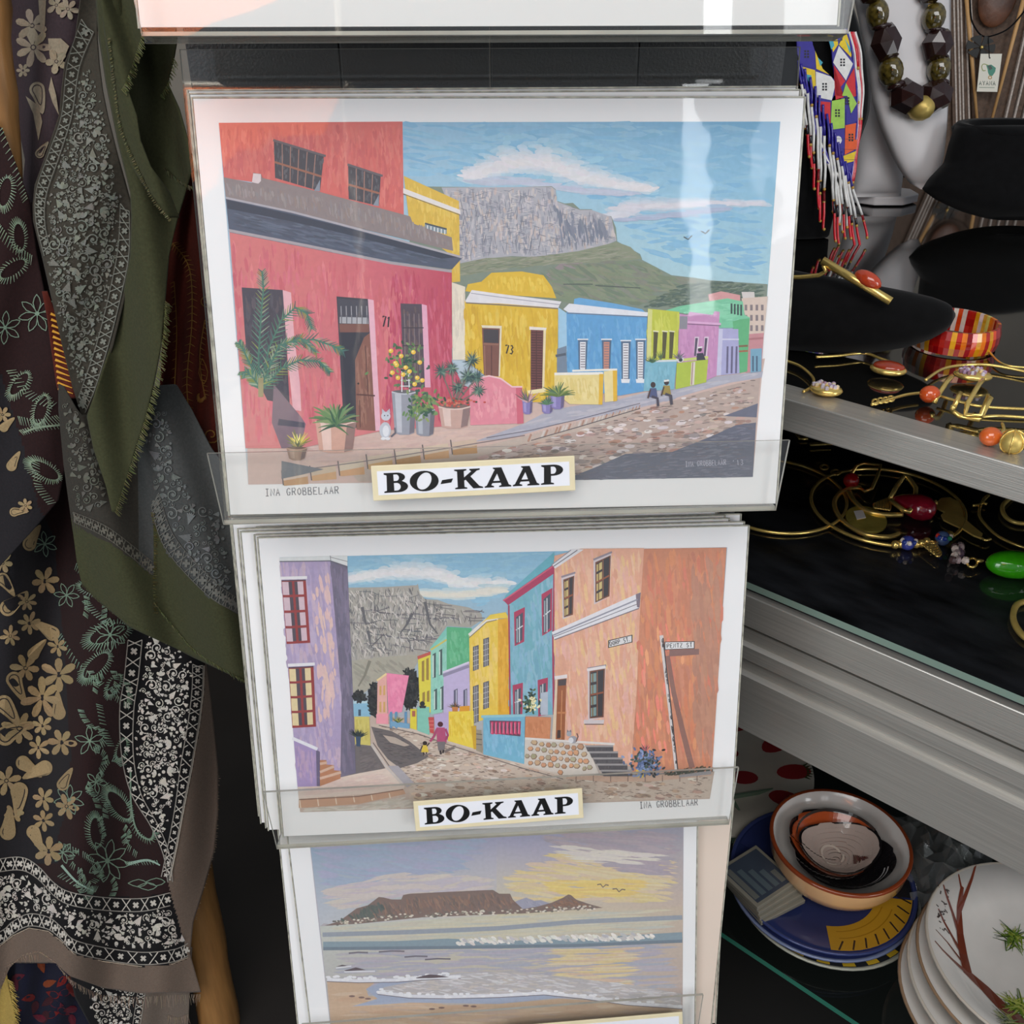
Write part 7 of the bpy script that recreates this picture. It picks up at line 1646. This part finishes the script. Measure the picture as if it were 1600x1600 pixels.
cloth('olive_flap', sb, f3, [(-200,150,206),(-20,158,210),(0,158,214),(40,162,226),(80,168,220),(110,174,206),(140,182,200),(180,186,214),(220,192,220),(260,206,236),(300,232,264),(340,262,280)], lambda x, y: OL)
fringe(sb, f3, [(226,44),(214,80),(200,120),(190,140)], 60, 12, 45, (104,106,72)); fringe(sb, f3, [(172,60),(180,130),(190,200),(216,262),(240,310),(268,344)], 90, 5, 150, (116,112,80)); fringe(sb, f2, [(272,90),(262,130),(250,150)], 30, 11, 60, (96,100,66))
fringe(sb, f2, [(258,470),(255,520),(246,580),(228,650),(206,720),(180,800)], 170, 12, 40, (104,106,70)); fringe(sb, f2, [(256,262),(280,282),(300,292)], 30, 8, 70, (84,82,60))

# --- scarves at the bottom edge
fd = cloth_fn(.975, [(1, .1, 80, .008, 0)])
sd_ = thing('scarf', 'second taupe and black patterned scarf below the fringe of the dark paisley scarf', 'scarf')
def cd(x, y): return (19,18,20) if x < 228 - (y-1540)*.2 else (112,100,90)
cloth('taupe_cloth', sd_, fd, [(1480,100,300),(1560,118,296),(1600,140,294),(1700,160,300)], cd)
k = Painter(lambda x, y, h: fd(x, y, h), h0=.0026, dh=1.2e-5); arabesque(k, [(136,1540),(214,1540),(204,1606),(150,1606)], 60, WHT, (20,20,22), 3.4, 9, .55); lattice(k, [(216,1545),(206,1610)], [(228,1545),(218,1610)], 5, WHT); o = k.m.build('printed_motifs', M_CLOTH, sd_); o['kind'] = 'stuff'
fringe(sd_, fd, [(262,1586),(280,1590),(294,1584)], 30, 14, 88, (150,134,118)); 
fe = cloth_fn(1.0, [(1, .2, 60, .010, 0)])
se = thing('scarf', 'navy scarf with dark red leaves at the bottom left corner', 'scarf')
cloth('navy_cloth', se, fe, [(1470,-20,170),(1600,-20,175),(1720,-20,180)], lambda x, y: (22,24,44))
k = Painter(lambda x, y, h: fe(x, y, h), h0=.0026, dh=1.2e-5)
for i in range(26): petal(k, random.uniform(20,150), random.uniform(1520,1610), random.uniform(0,6.28), 22, 12, random.choice([(110,26,24),(90,24,40),(60,20,30),(130,60,30)]))
o = k.m.build('printed_motifs', M_CLOTH, se); o['kind'] = 'stuff'
ff = cloth_fn(.985, [(1, .1, 50, .005, 0)])
sf = thing('scarf', 'yellow fringed scarf corner in the bottom left of the picture', 'scarf')
cloth('yellow_cloth', sf, ff, [(1500,-40,8),(1545,-40,14),(1590,-40,24),(1700,-40,20)], lambda x, y: (176,150,80)); fringe(sf, ff, [(12,1530),(18,1560),(24,1600)], 50, 14, 40, (190,166,92))

# ---------------------------------------------------------------- cloths and a spot added behind the viewer to mirror in the print sleeves
def reflector(label, outline, y, mt, name, seams=()):
    t = thing(name, label, 'reflector')
    n = len(outline); m = MB()
    vs = [(x, y, z) for x, z in outline] + [(x, y - .004, z) for x, z in outline]
    m.faces(vs, [tuple(range(n)), tuple(range(n, 2*n))[::-1]] + [(i, n+i, n+(i+1)%n, (i+1)%n) for i in range(n)]); m.build('cloth', mt, t)
    xm = max(p[0] for p in outline); x0 = min(p[0] for p in outline); zt = max(p[1] for p in outline)
    for x in (x0 - .02, xm + .02):
        m = MB(); m.tube([(x, y - .02, 0.0), (x, y - .02, zt + .03)], .009, 10); m.build('upright', M_ALU, t, smooth=True)
    m = MB(); m.tube([(x0 - .03, y - .02, zt + .015), (xm + .03, y - .02, zt + .015)], .009, 10); m.build('crossbar', M_ALU, t, smooth=True)
    return t
reflector('added orange cloth banner behind the viewer, mirrored at the top left of the upper print', [(-1.05,2.02),(-.74,2.04),(-.66,2.10),(-.56,2.15),(-.46,2.18),(-.36,2.22),(-.26,2.30),(-.25,2.34),(-1.05,2.34)], -1.6, mat('orange_cloth', (236,120,52), .8, noise=.1), 'cloth_reflector')  # added, outline shaped for the orange reflection in the sleeve
reflector('added white cloth banner behind the viewer, mirrored at the lower left of the upper print', [(-.80,.95),(-.62,.95),(-.52,1.05),(-.47,1.2),(-.45,1.42),(-.52,1.46),(-.62,1.44),(-.80,1.42)], -1.62, mat('white_cloth', (240,236,224), .8, noise=.1), 'cloth_reflector')  # added, outline shaped for the pale reflection in the sleeve
sp = bpy.data.lights.new('reflector_spot', 'SPOT'); sp.energy = 330; sp.spot_size = radians(70); sp.spot_blend = .6; sp.shadow_soft_size = .04; sp.color = (1, .95, .86)  # added spot, brightens both cloths so the sleeves mirror them
so = bpy.data.objects.new('reflector_spot', sp); so.location = (-.75, -.75, 2.9); so.rotation_euler = (Vector((-.62, -1.62, 1.85)) - Vector(so.location)).to_track_quat('-Z', 'Y').to_euler(); COL.objects.link(so)
